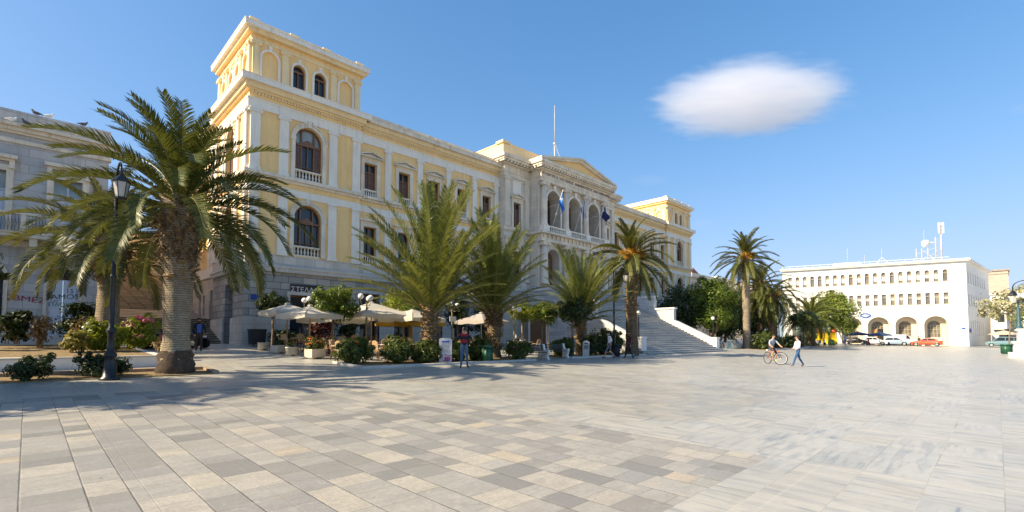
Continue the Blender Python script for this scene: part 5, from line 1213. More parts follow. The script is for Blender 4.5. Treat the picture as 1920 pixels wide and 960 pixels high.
# ------------------------------------------------------------------ beds, kerbs
FB = thing('flower_bed', 'raised flower bed with pale marble walls in front of the graffiti building', 'flower bed', (-4, 22.3, gz(0, 22.3)))
zt = .98
q = MB(); q.box(-20, 3.9, 22.3, 22.55, .3, zt-.06); P(q, 'front_wall', M['white_marble'], FB)
q = MB(); q.poly([(3.9, 22.3, .3), (3.5, 31.3, .6), (3.5, 31.3, 1.35), (3.9, 22.3, zt-.06)]); q.poly([(3.9, 22.3, zt-.06), (3.5, 31.3, 1.35), (3.2, 31.3, 1.35), (3.6, 22.3, zt-.06)]); P(q, 'side_wall', M['white_marble'], FB)
q = MB(); q.box(-20, 3.95, 22.25, 22.72, zt-.06, zt); q.box(-20, -.05, 22.72, 24.6, zt-.06, zt-.004); P(q, 'coping', M['slab'], FB)
q = MB(); q.poly([(-20, 22.5, zt-.05), (3.65, 22.5, zt-.05), (3.3, 31.2, 1.33), (-20, 31.2, 1.33)]); P(q, 'soil', M['soil'], FB)
q = MB(); q.box(-20, 2.9, 33.0, 33.3, 1.0, 1.75); P(q, 'back_wall', M['white_marble'], FB)
def strip(name, lab, m, x0, x1, y0, y1, h, cat):
    q = MB(); xs = [x0+(x1-x0)*k/6 for k in range(7)]
    for a, b in zip(xs, xs[1:]):
        z = [(a, y0), (b, y0), (b, y1), (a, y1)]
        q.poly([(x, y, gz(x, y)+h) for x, y in z]); 
        for (p0, p1) in zip(z, z[1:]+z[:1]): q.poly([(*p0, gz(*p0)-.05), (*p1, gz(*p1)-.05), (*p1, gz(*p1)+h), (*p0, gz(*p0)+h)])
    return tag(q.build(name, m), lab, cat)
o = strip('kerb', 'long brown kerb edging the soil strip at the left', M['kerb'], -20, 4.55, 20.35, 20.62, .13, 'kerb')
strip('kerb', 'short brown kerb closing the right end of the soil strip by the big palm', M['kerb'], 4.55, 4.75, 19.05, 20.62, .1, 'kerb')
tag(strip('soil_strip', None, M['soil'], -20, 4.55, 18.95, 20.35, .03, None), kind='structure')
strip('kerb', 'pale kerb along the front of the café bed', M['slab'], 9.95, 20.4, 18.45, 18.62, .09, 'kerb')
strip('kerb', 'pale kerb at the left end of the café bed', M['slab'], 9.78, 9.95, 18.45, 21.2, .09, 'kerb')
tag(strip('bed_soil', None, M['soil'], 9.95, 20.4, 18.62, 20.9, .03, None), kind='structure')
tag(strip('bed_soil', None, M['soil'], 23.8, 33.0, 18.9, 21.2, .03, None), kind='structure')
strip('kerb', 'pale kerb in front of the hedge by the stairway', M['slab'], 24.0, 33.0, 18.72, 18.9, .1, 'kerb')
tag(strip('bed_soil', None, M['soil'], 57.2, 73, 17.9, 22, .03, None), kind='structure')
strip('kerb', 'pale kerb in front of the shrubs behind the cyclist', M['slab'], 57.0, 73, 17.7, 17.9, .12, 'kerb')
# ------------------------------------------------------------------ lamps
def lantern_lamp(lab, x, y, h=6.8):
    z = gz(x, y); t = thing('street_lamp', lab, 'street lamp', (x, y, z), 0, 'black lantern posts')
    q = MB(); q.lathe([(.26, 0), (.26, .05), (.19, .1), (.15, .5), (.12, .62), (.16, .7), (.16, .76), (.1, .84), (.09, 1.0), (.08, 1.35), (.12, 1.42), (.12, 1.48), (.07, 1.56), (.062, 3), (.085, 3.05), (.085, 3.1), (.055, 3.16), (.045, h)], (x, y, z), 12); P(q, 'post', M['blackmetal'], t)
    q = MB(); pts = [(x, y-.02, z+h-.9)]+[(x+.0, y-.5+.5*math.cos(math.pi*k/10), z+h-.25+.4*math.sin(math.pi*k/10)) for k in range(11)]; q.tube(pts, .028, 6)
    q.tube([(x, y, z+h-.05), (x, y-.35, z+h-.35), (x, y-.25, z+h-.6), (x, y-.05, z+h-.5)], .016, 5); P(q, 'bracket', M['blackmetal'], t)
    c = (x, y-1.0, z+h-.42); q = MB()
    q.lathe([(.02, .22), (.05, .16), (.04, .1), (.09, .06), (.23, -.08), (.23, -.12)], c, 6); P(q, 'lantern_cap', M['blackmetal'], t)
    q = MB(); q.lathe([(.205, -.12), (.13, -.55)], c, 6); g = P(q, 'lantern_glass', M['globe_glass'], t)
    q = MB()
    for k in range(6): a = math.pi*k/3; q.tube([(c[0]+.21*math.cos(a), c[1]+.21*math.sin(a), c[2]-.12), (c[0]+.135*math.cos(a), c[1]+.135*math.sin(a), c[2]-.56)], .014, 4)
    q.lathe([(.145, -.59), (.145, -.545)], c, 6); P(q, 'cage', M['blackmetal'], g)
    return t
M['globe_glass'] = plain('frosted_lantern_glass', (.50, .47, .42), .3, .1)
lantern_lamp('black lantern post beside the big palm at the left', 1.79, 18.71, 6.25)
lantern_lamp('black lantern post behind the man in the white shirt', 29.9, 19.5, 6.2)
lantern_lamp('black lantern post behind the cyclist, under the dark palms', 73.0, 21.2, 6.3)
def globe_lamp(lab, x, y, h, n=3, m='brass_pole', spread=.34, rr=.165, z=None, ph=.4):
    z = gz(x, y) if z is None else z; t = thing('globe_lamp', lab, 'lamp', (x, y, z), 0, 'globe lamps')
    q = MB(); q.lathe([(.12, 0), (.12, .05), (.06, .1), (.055, h-.35), (.07, h-.34), (.07, h-.3)], (x, y, z), 8); P(q, 'post', M[m], t)
    for k in range(n):
        a = ph+2*math.pi*k/n; s_ = spread if n > 1 else 0; dz = (.0, .06, -.12)[k % 3] if n > 1 else 0
        c = (x+s_*math.cos(a), y+s_*math.sin(a), z+h+dz)
        q = MB(); q.sphere(c, rr, 14, 10); g = P(q, 'globe', M['globe'], t)
        q = MB(); q.tube([(x, y, z+h-.45), (x+s_*.7*math.cos(a), y+s_*.7*math.sin(a), z+h-.5), (c[0], c[1], c[2]-.32), (c[0], c[1], c[2]-rr+.01)], .02, 5); q.lathe([(.06, 0), (.06, .05)], (c[0], c[1], c[2]-rr-.02), 8); P(q, 'arm', M[m], g)
    return t
globe_lamp('three globe lamp standing in front of the widest cream parasol', 14.0, 26.0, 3.25)
gl = globe_lamp('three globe lamp carrying a small white plate, right of the olive palm trunk', 19.5, 25.0, 3.15, ph=1.2)
q = MB(); z = gz(19.5, 25)+2.0; q.box(19.25, 19.75, 24.9, 24.93, z, z+.33); P(q, 'plate', M['white_marble'], gl)
globe_lamp('three globe lamp left of the seated women', 22.2, 22.0, 3.05, ph=.9)
globe_lamp('three globe lamp partly hidden behind the two front cream parasols', 12.1, 29.5, 2.95, ph=2.2)
globe_lamp('single globe lamp under the dark tree right of the grey parasol', 26.5, 28.6, 2.7, 1)
globe_lamp('single globe lamp on the left stair pier', SX0-.25, 19.75, 1.85, 1, 'blackmetal', 0, .17, 1.76)
globe_lamp('single globe lamp on the right stair pier', SX1+.25, 19.75, 1.85, 1, 'blackmetal', 0, .17, 1.76)
# ------------------------------------------------------------------ café parasols
def parasol(lab, x, y, zb, za, half, m, rot=0, valance=.28, pole_m='wood_light', sides=4):
    z = gz(x, y); t = thing('parasol', lab, 'parasol', (x, y, z), rot, 'parasols over the café tables'); n = sides*4; q = MB(); T = Matrix.Translation((x, y, 0)) @ Matrix.Rotation(rot, 4, 'Z'); q.T = T
    rings = []
    for f, zz in ((.0, za), (.06, za-.03), (.5, zb+(za-zb)*.40), (1.0, zb)):
        ids = []
        for k in range(n):
            a = 2*math.pi*k/n; s = 1/max(abs(math.cos(a)), abs(math.sin(a))); sag = -.07*abs(math.sin(2*a))*f if f == 1 else 0
            ids.append(q.p((half*f*math.cos(a)*s, half*f*math.sin(a)*s, zz+sag)))
        rings.append(ids)
    va = [q.p((half*1.0*math.cos(2*math.pi*k/n)/max(abs(math.cos(2*math.pi*k/n)), abs(math.sin(2*math.pi*k/n))), half*1.0*math.sin(2*math.pi*k/n)/max(abs(math.cos(2*math.pi*k/n)), abs(math.sin(2*math.pi*k/n))), zb-valance-(.05 if k % 2 else -.02))) for k in range(n)]
    rings.append(va)
    for a, b in zip(rings, rings[1:]):
        for k in range(n): q.face([a[k], a[(k+1) % n], b[(k+1) % n], b[k]])
    c = q.build('canopy', M[m], t)
    q = MB(); q.T = T; q.lathe([(.16, 0), (.14, .06), (.02, .1)], (0, 0, za-.02), 8); q.build('vent_cap', M[m], c)
    q = MB(); q.lathe([(.04, .05), (.04, za-z-.05)], (x, y, z), 8); q.build('pole', M[pole_m], t)
    q = MB(); q.box(x-.28, x+.28, y-.28, y+.28, z, z+.08); q.build('base', M['slab'], t)
    q = MB(); q.T = T
    for k in range(8): a = math.pi*k/4; s = .95*half/max(abs(math.cos(a)), abs(math.sin(a))); q.tube([(.04*math.cos(a), .04*math.sin(a), za-.06), (s*math.cos(a), s*math.sin(a), zb-.02)], .012, 4)
    q.build('ribs', M[pole_m], t)
    return t
def canvas(name, c):
    b = NB(name); p = b.pos(); col = b.ramp(b.noise(p, 3, 4), [(.3, tuple(k*.92 for k in c)), (.7, c)]); b.done(col, .85, 0, .1)
    tr = b.n('ShaderNodeBsdfTranslucent'); b.link(col, tr.inputs[0]); mx = b.n('ShaderNodeMixShader'); mx.inputs[0].default_value = .3
    b.link(b.b.outputs[0], mx.inputs[1]); b.link(tr.outputs[0], mx.inputs[2]); b.link(mx.outputs[0], b.out.inputs[0]); return b.mat
M['cv_cream'] = canvas('cream_canvas', (.72, .68, .58)); M['cv_grey'] = canvas('greyish_pink_canvas', (.55, .49, .44)); M['cv_yellow'] = canvas('golden_canvas', (.58, .36, .05)); M['cv_blue'] = canvas('blue_canvas', (.05, .10, .22)); M['cv_beige'] = canvas('beige_canvas', (.68, .58, .46))
parasol('cream parasol in front of the café sign, its pole behind the orange flower planter', 10.75, 26.1, 2.95, 3.38, 1.2, 'cv_cream', .25)
parasol('cream parasol farthest left, partly behind another and a dark tree', 10.6, 28.9, 3.2, 3.62, 1.15, 'cv_cream', .1)
parasol('widest cream parasol behind the three globe lamp', 15.2, 27.6, 3.1, 3.85, 2.2, 'cv_cream', .12)
parasol('small cream parasol overlapping the golden one', 17.4, 26.4, 2.95, 3.55, 1.5, 'cv_cream', .2)
parasol('golden yellow parasol low behind the small cream parasol', 18.6, 28.4, 2.75, 3.2, 1.7, 'cv_yellow', .1)
parasol('cream parasol behind the round bright tree', 13.4, 29.0, 2.85, 3.35, 1.5, 'cv_cream', .3)
parasol('greyish pink parasol between the two feathery palms', 23.6, 26.8, 2.95, 3.5, 1.5, 'cv_grey', .15, pole_m='metal')
# ------------------------------------------------------------------ café chairs and tables
M['wicker'] = plain('tan_wicker', (.45, .30, .155), .7, .3, 30, bump=.3); M['tabletop'] = plain('beige_table_top', (.52, .44, .33), .4, .1); M['chairleg'] = plain('brown_chair_leg', (.15, .09, .05), .5, .2)
def make_chair():
    t = thing('cafe_chair', 'x', 'chair'); q = MB(); q.box(-.22, .22, -.22, .2, .43, .47); q.build('seat', M['wicker'], t)
    q = MB(); n = 8; out = [(-.2, .5)]+[(-.22+.0*k, .5+.1*k) for k in range(1, 4)]+[(-.2*math.cos(math.pi*k/n)*1.05, .82+.15*math.sin(math.pi*k/n)) for k in range(n+1)]+[(.2, .5)]
    q.prism(out, .2, .235)
    for v in q.v: v.y += (v.z-.45)*.18
    q.build('backrest', M['wicker'], t)
    for sx in (-1, 1):
        q = MB(); q.tube([(sx*.19, -.19, .44), (sx*.21, -.22, 0)], .018, 6); q.build('leg', M['chairleg'], t)
        q = MB(); q.tube([(sx*.2, .29, .9), (sx*.19, .19, .45), (sx*.21, .25, 0)], .018, 6); q.build('leg', M['chairleg'], t)
        q = MB(); q.tube([(sx*.22, .24, .66), (sx*.25, -.05, .67), (sx*.24, -.2, .62), (sx*.21, -.2, .45)], .016, 6); q.build('armrest', M['wicker'], t)
    return t
def make_table():
    t = thing('cafe_table', 'x', 'table'); q = MB(); q.lathe([(.36, .71), (.38, .725), (.38, .745), (.36, .75)], n=20); q.build('table_top', M['tabletop'], t)
    q = MB(); q.tube([(0, 0, .04), (0, 0, .71)], .03, 8); q.build('pedestal', M['blackmetal'], t)
    q = MB()
    for k in range(4): a = math.pi*k/2+.78; q.tube([(0, 0, .12), (.3*math.cos(a), .3*math.sin(a), .015)], .022, 6)
    q.build('foot', M['blackmetal'], t); return t
CH, TB = make_chair(), make_table(); c0 = t0 = True
TABLES = [((11.0, 28.4), 'under the leftmost cream parasol', (200, 250, 20, 110)), ((11.6, 26.4), 'behind the yucca planter', (190, 250, 350, 80)), ((11.7, 24.3), 'right behind the orange flower planter', (175, 235, 300, 40, 110)),
 ((11.3, 22.5), 'left of the orange blossomed oleander', (165, 215, 350)), ((13.4, 24.2), 'in front of the widest parasol', (150, 210, 330, 60)), ((13.2, 22.3), 'between the two leftmost oleanders', (190, 250, 320)),
 ((15.0, 24.6), 'under the widest parasol, right half', (200, 260, 350, 80)), ((14.9, 22.4), 'behind the oleander by the menu board', (150, 30, 330)), ((16.9, 24.6), 'behind the olive palm trunk', (60, 150, 330)),
 ((16.9, 22.4), 'behind the photographer', (200, 300, 40)), ((18.6, 23.0), 'between photographer and green bin', (210, 330)), ((13.6, 27.3), 'at the back under the widest parasol', (180, 270, 0, 90)), ((16.6, 27.4), 'at the back under the small parasol', (200, 290, 20)),
 ((20.9, 25.0), 'left of the grey parasol', (190, 300, 40)), ((23.0, 22.9), 'where the two women sit', ()), ((25.2, 23.6), 'just right of the two women', (120, 200, 320))]
SIDE = {0: 'right', 1: 'back right', 2: 'back', 3: 'back left', 4: 'left', 5: 'front left', 6: 'front', 7: 'front right'}
rg = random.Random(12)
for (tx, ty), where, angs in TABLES:
    z = gz(tx, ty); place(TB, t0, (tx, ty, z), rg.uniform(0, 1.5), 'round café table '+where, 'round café tables'); t0 = False
    used = set()
    for a in angs:
        az = R(a-45); cx_, cy_ = tx+.72*math.cos(az), ty+.72*math.sin(az); s_ = SIDE[int(((a+22.5) % 360)//45)]
        if s_ in used: s_ = 'far '+s_
        used.add(s_)
        place(CH, c0, (cx_, cy_, gz(cx_, cy_)), az-math.pi/2+rg.uniform(-.25, .25), 'wicker chair, %s side of table %s' % (s_, where), 'wicker chairs at the café tables'); c0 = False
for x, y, a, lab in ((12.9, 21.2, 2.6, 'tan wicker chair turned away between the two leftmost oleanders, near its left one'), (13.35, 21.1, 2.9, 'tan wicker chair turned away between the two leftmost oleanders, near its right one'), (10.6, 21.9, 1.9, 'tan wicker chair nearest the left end of the café bed, facing right'), (17.7, 20.9, 2.8, 'tan wicker chair right behind the striped jumper')):
    place(CH, False, (x, y, gz(x, y)), a, lab, 'wicker chairs at the café tables')
# ------------------------------------------------------------------ planters, boards, bins, benches
M['planter'] = plain('cream_planter', (.62, .55, .42), .7, .1)
def planter_round(lab, x, y, r, h):
    z = gz(x, y); t = thing('planter', lab, 'planter', (x, y, z)); q = MB(); q.lathe([(r*.9, .05), (r, .07), (r*.98, h-.06), (r*1.06, h-.05), (r*1.06, h), (r*.9, h), (r*.88, h-.06)], (x, y, z), 18); P(q, 'tub', M['planter'], t)
    q = MB(); q.lathe([(r*.89, h-.08), (r*.89, h-.05)], (x, y, z), 14); P(q, 'soil', M['soil'], t)
    q = MB()
    for k in range(4): a = .8+math.pi*k/2; q.cbox((x+r*.7*math.cos(a), y+r*.7*math.sin(a), z+.025), .1, .1, .05)
    P(q, 'foot', M['planter'], t); return t
def planter_box(lab, x, y, l, d, h, rot):
    z = gz(x, y); t = thing('planter', lab, 'planter', (x, y, z), rot); T = Matrix.Translation((x, y, z)) @ Matrix.Rotation(rot, 4, 'Z')
    q = MB(); q.T = T; w_ = .05
    q.box(-l/2, l/2, -d/2, -d/2+w_, .06, h); q.box(-l/2, l/2, d/2-w_, d/2, .06, h); q.box(-l/2, -l/2+w_, -d/2+w_, d/2-w_, .06, h); q.box(l/2-w_, l/2, -d/2+w_, d/2-w_, .06, h); q.box(-l/2-.02, l/2+.02, -d/2-.02, -d/2, h-.07, h+.01); P(q, 'trough', M['planter'], t)
    q = MB(); q.T = T; q.box(-l/2+w_, l/2-w_, -d/2+w_, d/2-w_, .1, h-.05); P(q, 'soil', M['soil'], t)
    q = MB(); q.T = T
    for sx in (-1, 1): q.box(sx*l*.36-.06, sx*l*.36+.06, -d/2+.02, d/2-.02, 0, .06)
    P(q, 'foot', M['planter'], t); return t
planter_round('plain cream tub at the café corner, farthest back of the planters', 9.46, 29.3, .28, .42)
planter_box('cream trough between the two round tubs', 9.55, 27.1, .75, .45, .42, .5); shrub('low dark plant in the cream trough', 9.55, 27.1, .3, .3, 250, 'lf_dark', 201, .06, gz(9.5, 27)+.38, name='potted_plant')
planter_round('cream tub holding a spiky yucca', 9.6, 25.5, .29, .44)
planter_box('white trough full of orange flowers, nearest of the planters', 10.0, 23.6, .85, .5, .46, .35)
shrub('orange and red flowers filling the nearest white trough', 10.0, 23.6, .52, .6, 900, 'lf_mid', 202, .05, gz(10, 23.6)+.36, ('orangepet', 60, .07), 'flowering_plant', ry=.4)
yu = thing('yucca_plant', 'spiky green yucca growing in a cream tub', 'plant', (9.6, 25.5, gz(9.6, 25.5)+.4)); q = MB(); rr_ = random.Random(5)
for k in range(34):
    a = rr_.uniform(0, 6.28); e = rr_.uniform(.3, 1.4); l = rr_.uniform(.3, .5); d = Vector((math.cos(a)*math.cos(e), math.sin(a)*math.cos(e), math.sin(e))); s_ = Vector((-math.sin(a), math.cos(a), 0))*.022; c = Vector((9.6, 25.5, gz(9.6, 25.5)+.4))
    i = q.p(c-s_*.6, c+s_*.6, c+d*l*.5+s_, c+d*l*.5-s_, c+d*l-Vector((0, 0, .05))); q.face([i, i+1, i+2, i+3]); q.face([i+3, i+2, i+4])
P(q, 'leaves', M['lf_orange'], yu)
def board(lab, x, y, rot, w_, h, m, lines, rounded=True, pink=False, tilt=.1):
    z = gz(x, y); t = thing('menu_board', lab, 'sign board', (x, y, z), rot); T = Matrix.Translation((x, y, z)) @ Matrix.Rotation(rot, 4, 'Z') @ Matrix.Rotation(tilt, 4, 'X')
    q = MB(); q.T = T; top = [(w_/2*math.cos(math.pi*k/8), h-.08+.1*math.sin(math.pi*k/8)) for k in range(9)] if rounded else [(w_/2, h), (-w_/2, h)]
    q.prism([(-w_/2, .05), (w_/2, .05)]+top, -.02, .02); P(q, 'panel', M[m], t)
    q = MB(); q.T = T @ Matrix.Rotation(-2.2*tilt, 4, 'X')
    for sx in (-1, 1): q.box(sx*w_*.42-.02, sx*w_*.42+.02, .03, .06, 0, h*.95)
    P(q, 'stand', M['wood'], t)
    q = MB(); q.T = T; r = random.Random(int(x*10))
    for k in range(lines):
        zz = h-.28-k*(h-.75)/lines; u = -w_*.36
        while u < w_*.3: l = r.uniform(.03, .09); q.box(u, min(u+l, w_*.36), -.024, -.02, zz, zz+.018); u += l+.025
    o = P(q, 'small_print', M['asphalt'], t)
    q = MB(); q.T = T; q.box(-w_*.3, w_*.3, -.026, -.02, h-.2, h-.13); P(q, 'heading', M['sign_blue'] if pink else M['asphalt'], t)
    if pink:
        q = MB(); q.T = T; q.lathe
        for u, v, a_, b_ in ((-.1, .22, .05, .16), (0, .2, .04, .22), (.1, .22, .05, .14), (-.05, .12, .16, .05), (.08, .36, .1, .04), (-.08, .4, .06, .05)): q.box(.1+u-a_, .1+u+a_, -.027, -.02, v-b_*.5, v+b_*.5)
        P(q, 'pink_emblem', M['magenta'], t)
    return t
M['magenta'] = plain('magenta_print', (.50, .10, .26), .6, .1); M['board_blue'] = plain('faded_blue_board', (.10, .20, .26), .6, .6, 4); M['board_white'] = plain('menu_white', (.66, .66, .67), .5, .06); M['board_grey'] = plain('notice_grey', (.50, .51, .48), .6, .08)
board('tall white menu board with a magenta emblem at the foot of the olive palm', 14.65, 19.3, -.55, .62, 1.22, 'board_white', 7, True, True)
board('narrow grey notice board leaning beside the dark clipped tree', 26.2, 19.3, -.6, .45, 1.05, 'board_grey', 12, True, False)
board('small blue patterned board standing at the right foot of the stairway', 53.8, 20.6, -.8, .5, .85, 'board_blue', 6, False, False)
M['green_metal'] = plain('dark_green_metal', (.015, .085, .045), .4, .15); M['binblack'] = plain('dark_bin_plastic', (.02, .025, .032), .5, .2)
def bin_(lab, x, y, m, r=.27, h=.88, n=10):
    z = gz(x, y); t = thing('litter_bin', lab, 'bin', (x, y, z)); q = MB(); q.lathe([(r*.9, 0), (r*.9, .06), (r*.97, .07), (r*.97, h-.12)], (x, y, z), n); P(q, 'body', M[m], t)
    q = MB(); q.lathe([(r*1.1, h-.12), (r*1.12, h-.03), (r, h), (r*.8, h), (r*.78, h-.1)], (x, y, z), n); P(q, 'rim', M[m], t)
    q = MB()
    for k in range(n): a = 2*math.pi*k/n; q.tube([(x+r*math.cos(a), y+r*math.sin(a), z+.07), (x+r*math.cos(a), y+r*math.sin(a), z+h-.13)], .018, 5)
    P(q, 'ribs', M[m], t); return t
bin_('dark green ribbed litter bin between the palms', 16.95, 18.75, 'green_metal')
bin_('dark litter bin behind the man in the white shirt', 29.0, 18.75, 'binblack', .25, .85)
bin_('green litter bin at the foot of the thin sapling by the kiosk', 72.0, -.6, 'green_metal', .45, 1.0)
wc = thing('waste_container', 'dark blue waste container at the stone corner of the town hall', 'container', (10.0, 32.1, gz(10, 32))); z = gz(10, 32)
q = MB(); q.prism([(-.36, .12), (.36, .12), (.42, .95), (-.42, .95)], -.35, .35)
for v in q.v: v += Vector((10.0, 32.1, z))
P(q, 'body', M['binblack'], wc); q = MB(); q.box(9.55, 10.45, 31.7, 32.5, z+.95, z+1.03); P(q, 'lid', M['binblack'], wc)
q = MB()
for dx in (-.3, .3): q.tube([(10+dx, 31.85, z+.07), (10+dx+.05, 31.85, z+.07)], .07, 8)
P(q, 'wheel', M['blackmetal'], wc)
M['slat_green'] = plain('dark_green_slat', (.012, .03, .025), .5, .2)
def bench(lab, x, y, rot, L=1.9):
    z = gz(x, y); t = thing('park_bench', lab, 'bench', (x, y, z), rot); T = Matrix.Translation((x, y, z)) @ Matrix.Rotation(rot, 4, 'Z')
    RZl = T @ Matrix.Rotation(math.pi/2, 4, 'Z')
    for sx in (-1, 1):
        q = MB(); q.T = RZl; o = [(-.32, 0), (-.22, .18), (-.3, .36), (-.36, .5), (-.3, .58), (-.02, .56), (.1, .62), (.18, .9), (.3, .9), (.24, .5), (.22, .2), (.32, 0), (.12, 0), (0, .12), (-.12, 0)]
        xx = sx*L/2; q.prism(o, -xx-.06, -xx+.06); P(q, 'end_support', M['white_marble'], t)
    q = MB(); q.T = T
    for k in range(5): q.box(-L/2+.1, L/2-.1, -.28+k*.085, -.22+k*.085, .42, .45)
    P(q, 'seat', M['slat_green'], t); q = MB(); q.T = T
    for k in range(4): q.box(-L/2+.1, L/2-.1, .1+k*.02, .13+k*.02, .52+k*.09, .59+k*.09)
    P(q, 'backrest', M['slat_green'], t); return t
bench('dark slatted bench with pale marble ends, nearer the oleander', 20.5, 18.85, -.2, 1.9); bench('dark slatted bench with pale marble ends, nearer the stairway', 22.9, 19.3, -.2, 1.9)
# ------------------------------------------------------------------ monument at the right edge
mo = thing('monument', 'stepped white marble monument base cut off by the right edge', 'monument', (61, -3.6, 0)); T = Matrix.Translation((58.4, -.62, 0)) @ Matrix.Rotation(R(0), 4, 'Z')
q = MB(); q.T = T; q.box(0, 7, -7, 0, 0, .36); P(q, 'step', M['white_marble'], mo)
q = MB(); q.T = T; q.box(.35, 6.6, -6.6, -.35, .36, 1.22); q.box(.25, 6.7, -6.7, -.25, 1.22, 1.34); P(q, 'plinth', M['trim'], mo)
q = MB(); q.T = T; q.box(.6, 6.3, -6.3, -.6, 1.34, 2.3); q.box(.5, 6.4, -6.4, -.5, 2.3, 2.45); P(q, 'block', M['white_marble'], mo)
q = MB(); q.T = T; q.box(.57, .6, -1.6, -1.0, 1.65, 2.0); P(q, 'plaque', M['metal'], mo)
M['bronze'] = plain('green_bronze', (.03, .085, .10), .5, .35, 5)
ml = thing('monument_lamp', 'ornate green bronze lamp with milky globes on the monument base', 'lamp', (60.2, -1.32, 2.45)); c = (60.2, -1.32, 2.45)
q = MB(); q.lathe([(.26, 0), (.27, .12), (.15, .2), (.18, .5), (.12, .62), (.14, 1.2), (.1, 1.3), (.12, 1.75), (.07, 1.85), (.06, 2.35), (.1, 2.42), (.05, 2.5)], c, 12); P(q, 'column', M['bronze'], ml)
for k in range(3):
    a = 2*math.pi*k/3+.9; g = (c[0]+.42*math.cos(a), c[1]+.42*math.sin(a), c[2]+2.85); q = MB(); q.sphere(g, .25, 14, 10); gg = P(q, 'globe', M['globe'], ml); q = MB(); q.tube([(c[0], c[1], c[2]+2.3), (c[0]+.3*math.cos(a), c[1]+.3*math.sin(a), c[2]+2.25), (g[0], g[1], g[2]-.24)], .035, 6); P(q, 'arm', M['bronze'], gg)
hl = thing('hanging_lantern', 'dark lantern hanging from a scrolled iron arm at the right edge', 'street lamp', (46.0, -1.95, 0)); x, y = 46.0, -1.95
q = MB(); q.lathe([(.2, 0), (.2, .1), (.1, .5), (.07, .8), (.06, 5.0)], (x, y, 0), 10); P(q, 'post', M['blackmetal'], hl)
def on_arm(u, v): return (x, y+u*1.15, v)
q = MB(); q.tube([on_arm(.0, 4.9)]+[on_arm(.5-.5*math.cos(math.pi*k/9), 5.0+.42*math.sin(math.pi*k/9)) for k in range(10)]+[on_arm(1.0, 4.75)], .03, 6); q.tube([on_arm(.5+.2*(1-k/22)*math.cos(k*.6), 5.08+.2*(1-k/22)*math.sin(k*.6)) for k in range(20)], .014, 5); P(q, 'arm', M['blackmetal'], hl)
cc = on_arm(1.0, 4.7); q = MB(); q.lathe([(.03, .1), (.09, .03), (.2, -.12), (.23, -.22), (.23, -.26)], cc, 8); P(q, 'cap', M['blackmetal'], hl); q = MB(); q.lathe([(.19, -.26), (.12, -.72)], cc, 6); P(q, 'glass', M['globe_glass'], hl)
# kiosk
kz = gz(124, 0); ks = thing('newspaper_kiosk', 'small kiosk with a beige awning and racks of magazines beside the monument', 'kiosk', (125, -2.0, kz))
q = MB(); q.box(124.4, 126, -3.2, -1.6, kz, kz+1.9); P(q, 'cabin', M['tile_red'], ks)
q = MB(); q.lathe([(2.3, 0), (1.9, .2), (.2, .75), (.02, .8)], (124.0, -.8, kz+2.1), 12); P(q, 'awning', M['cv_beige'], ks)
q = MB(); q.tube([(124.0, -.8, kz), (124.0, -.8, kz+2.6)], .05, 8); P(q, 'pole', M['metal'], ks)
mags = [plain('magazine_a', (.5, .45, .35), .5, .6, 3), plain('magazine_b', (.3, .35, .42), .5, .7, 3), plain('magazine_c', (.5, .14, .1), .5, .5, 3)]
for k in range(3): q = MB(); q.box(124.3, 124.38, -3.0, -1.7, kz+.5+k*.48, kz+.9+k*.48); P(q, 'magazine_rack', mags[k], ks)
# far things beneath the pale green tree
ys = thing('toy_stall', 'yellow tarpaulin covered stall with two red rounded tops under the pale green tree', 'stall', (95, 20.4, gz(95, 20.4))); z = gz(95, 20.4); T = Matrix.Translation((95, 20.4, z)) @ Matrix.Rotation(R(-80), 4, 'Z')
M['tarp'] = plain('yellow_tarpaulin', (.75, .48, .01), .45, .25, 1.2, bump=.6); M['redtop'] = plain('red_top', (.62, .09, .03), .5, .2)
q = MB(); q.T = T; q.smooth = True; n = 14; i = q.p(*[(u, v, (2.05-.1*math.sin(u*3))*(1 if 0 < k < n else .1)) for v in (-.9, .9) for k, u in enumerate([-1.6+3.2*j/n for j in range(n+1)])])
for k in range(n): q.face([i+k, i+k+1, i+n+2+k, i+n+1+k])
j = q.p(*[(-1.6+3.2*k/n, s_*(1.1+.12*math.sin(k*1.9)), .25+.12*math.sin(k*2.3)) for s_ in (-1, 1) for k in range(n+1)])
for k in range(n): q.face([i+k, i+k+1, j+k+1, j+k]); q.face([i+n+1+k, i+n+2+k, j+n+2+k, j+n+1+k])
P(q, 'tarpaulin', M['tarp'], ys)
for u in (-1.0, 1.1): q = MB(); q.T = T; q.lathe([(.55, 2.1), (.52, 2.4), (.3, 2.65), (.02, 2.75)], (u, 0, 0), 12); P(q, 'red_top', M['redtop'], ys)
q = MB(); q.T = T
for u in (-1.5, 1.5):
    for v in (-.8, .8): q.tube([(u, v, 0), (u, v, 2.0)], .04, 6)
P(q, 'frame', M['metal'], ys)
bin_('small green bin beside the yellow stall', 93.5, 19.4, 'green_metal', .4, .9)
parasol('dark blue parasol above the dark parked car', 104.5, 17.6, 2.5, 2.9, 1.6, 'cv_blue', .2, pole_m='metal'); parasol('dark blue parasol in front of the first arch of the white building', 105.5, 14.6, 2.4, 2.8, 1.5, 'cv_blue', .3, pole_m='metal')
sc_ = thing('covered_motorbike', 'motorbike under a grey cover between the stairway and the tall slender palm', 'motorbike', (56.2, 21.2, gz(56, 21))); z = gz(56, 21)
M['cover'] = plain('grey_cover', (.13, .14, .14), .6, .5, 2.5, bump=.6)
q = MB(); q.smooth = True; st = []
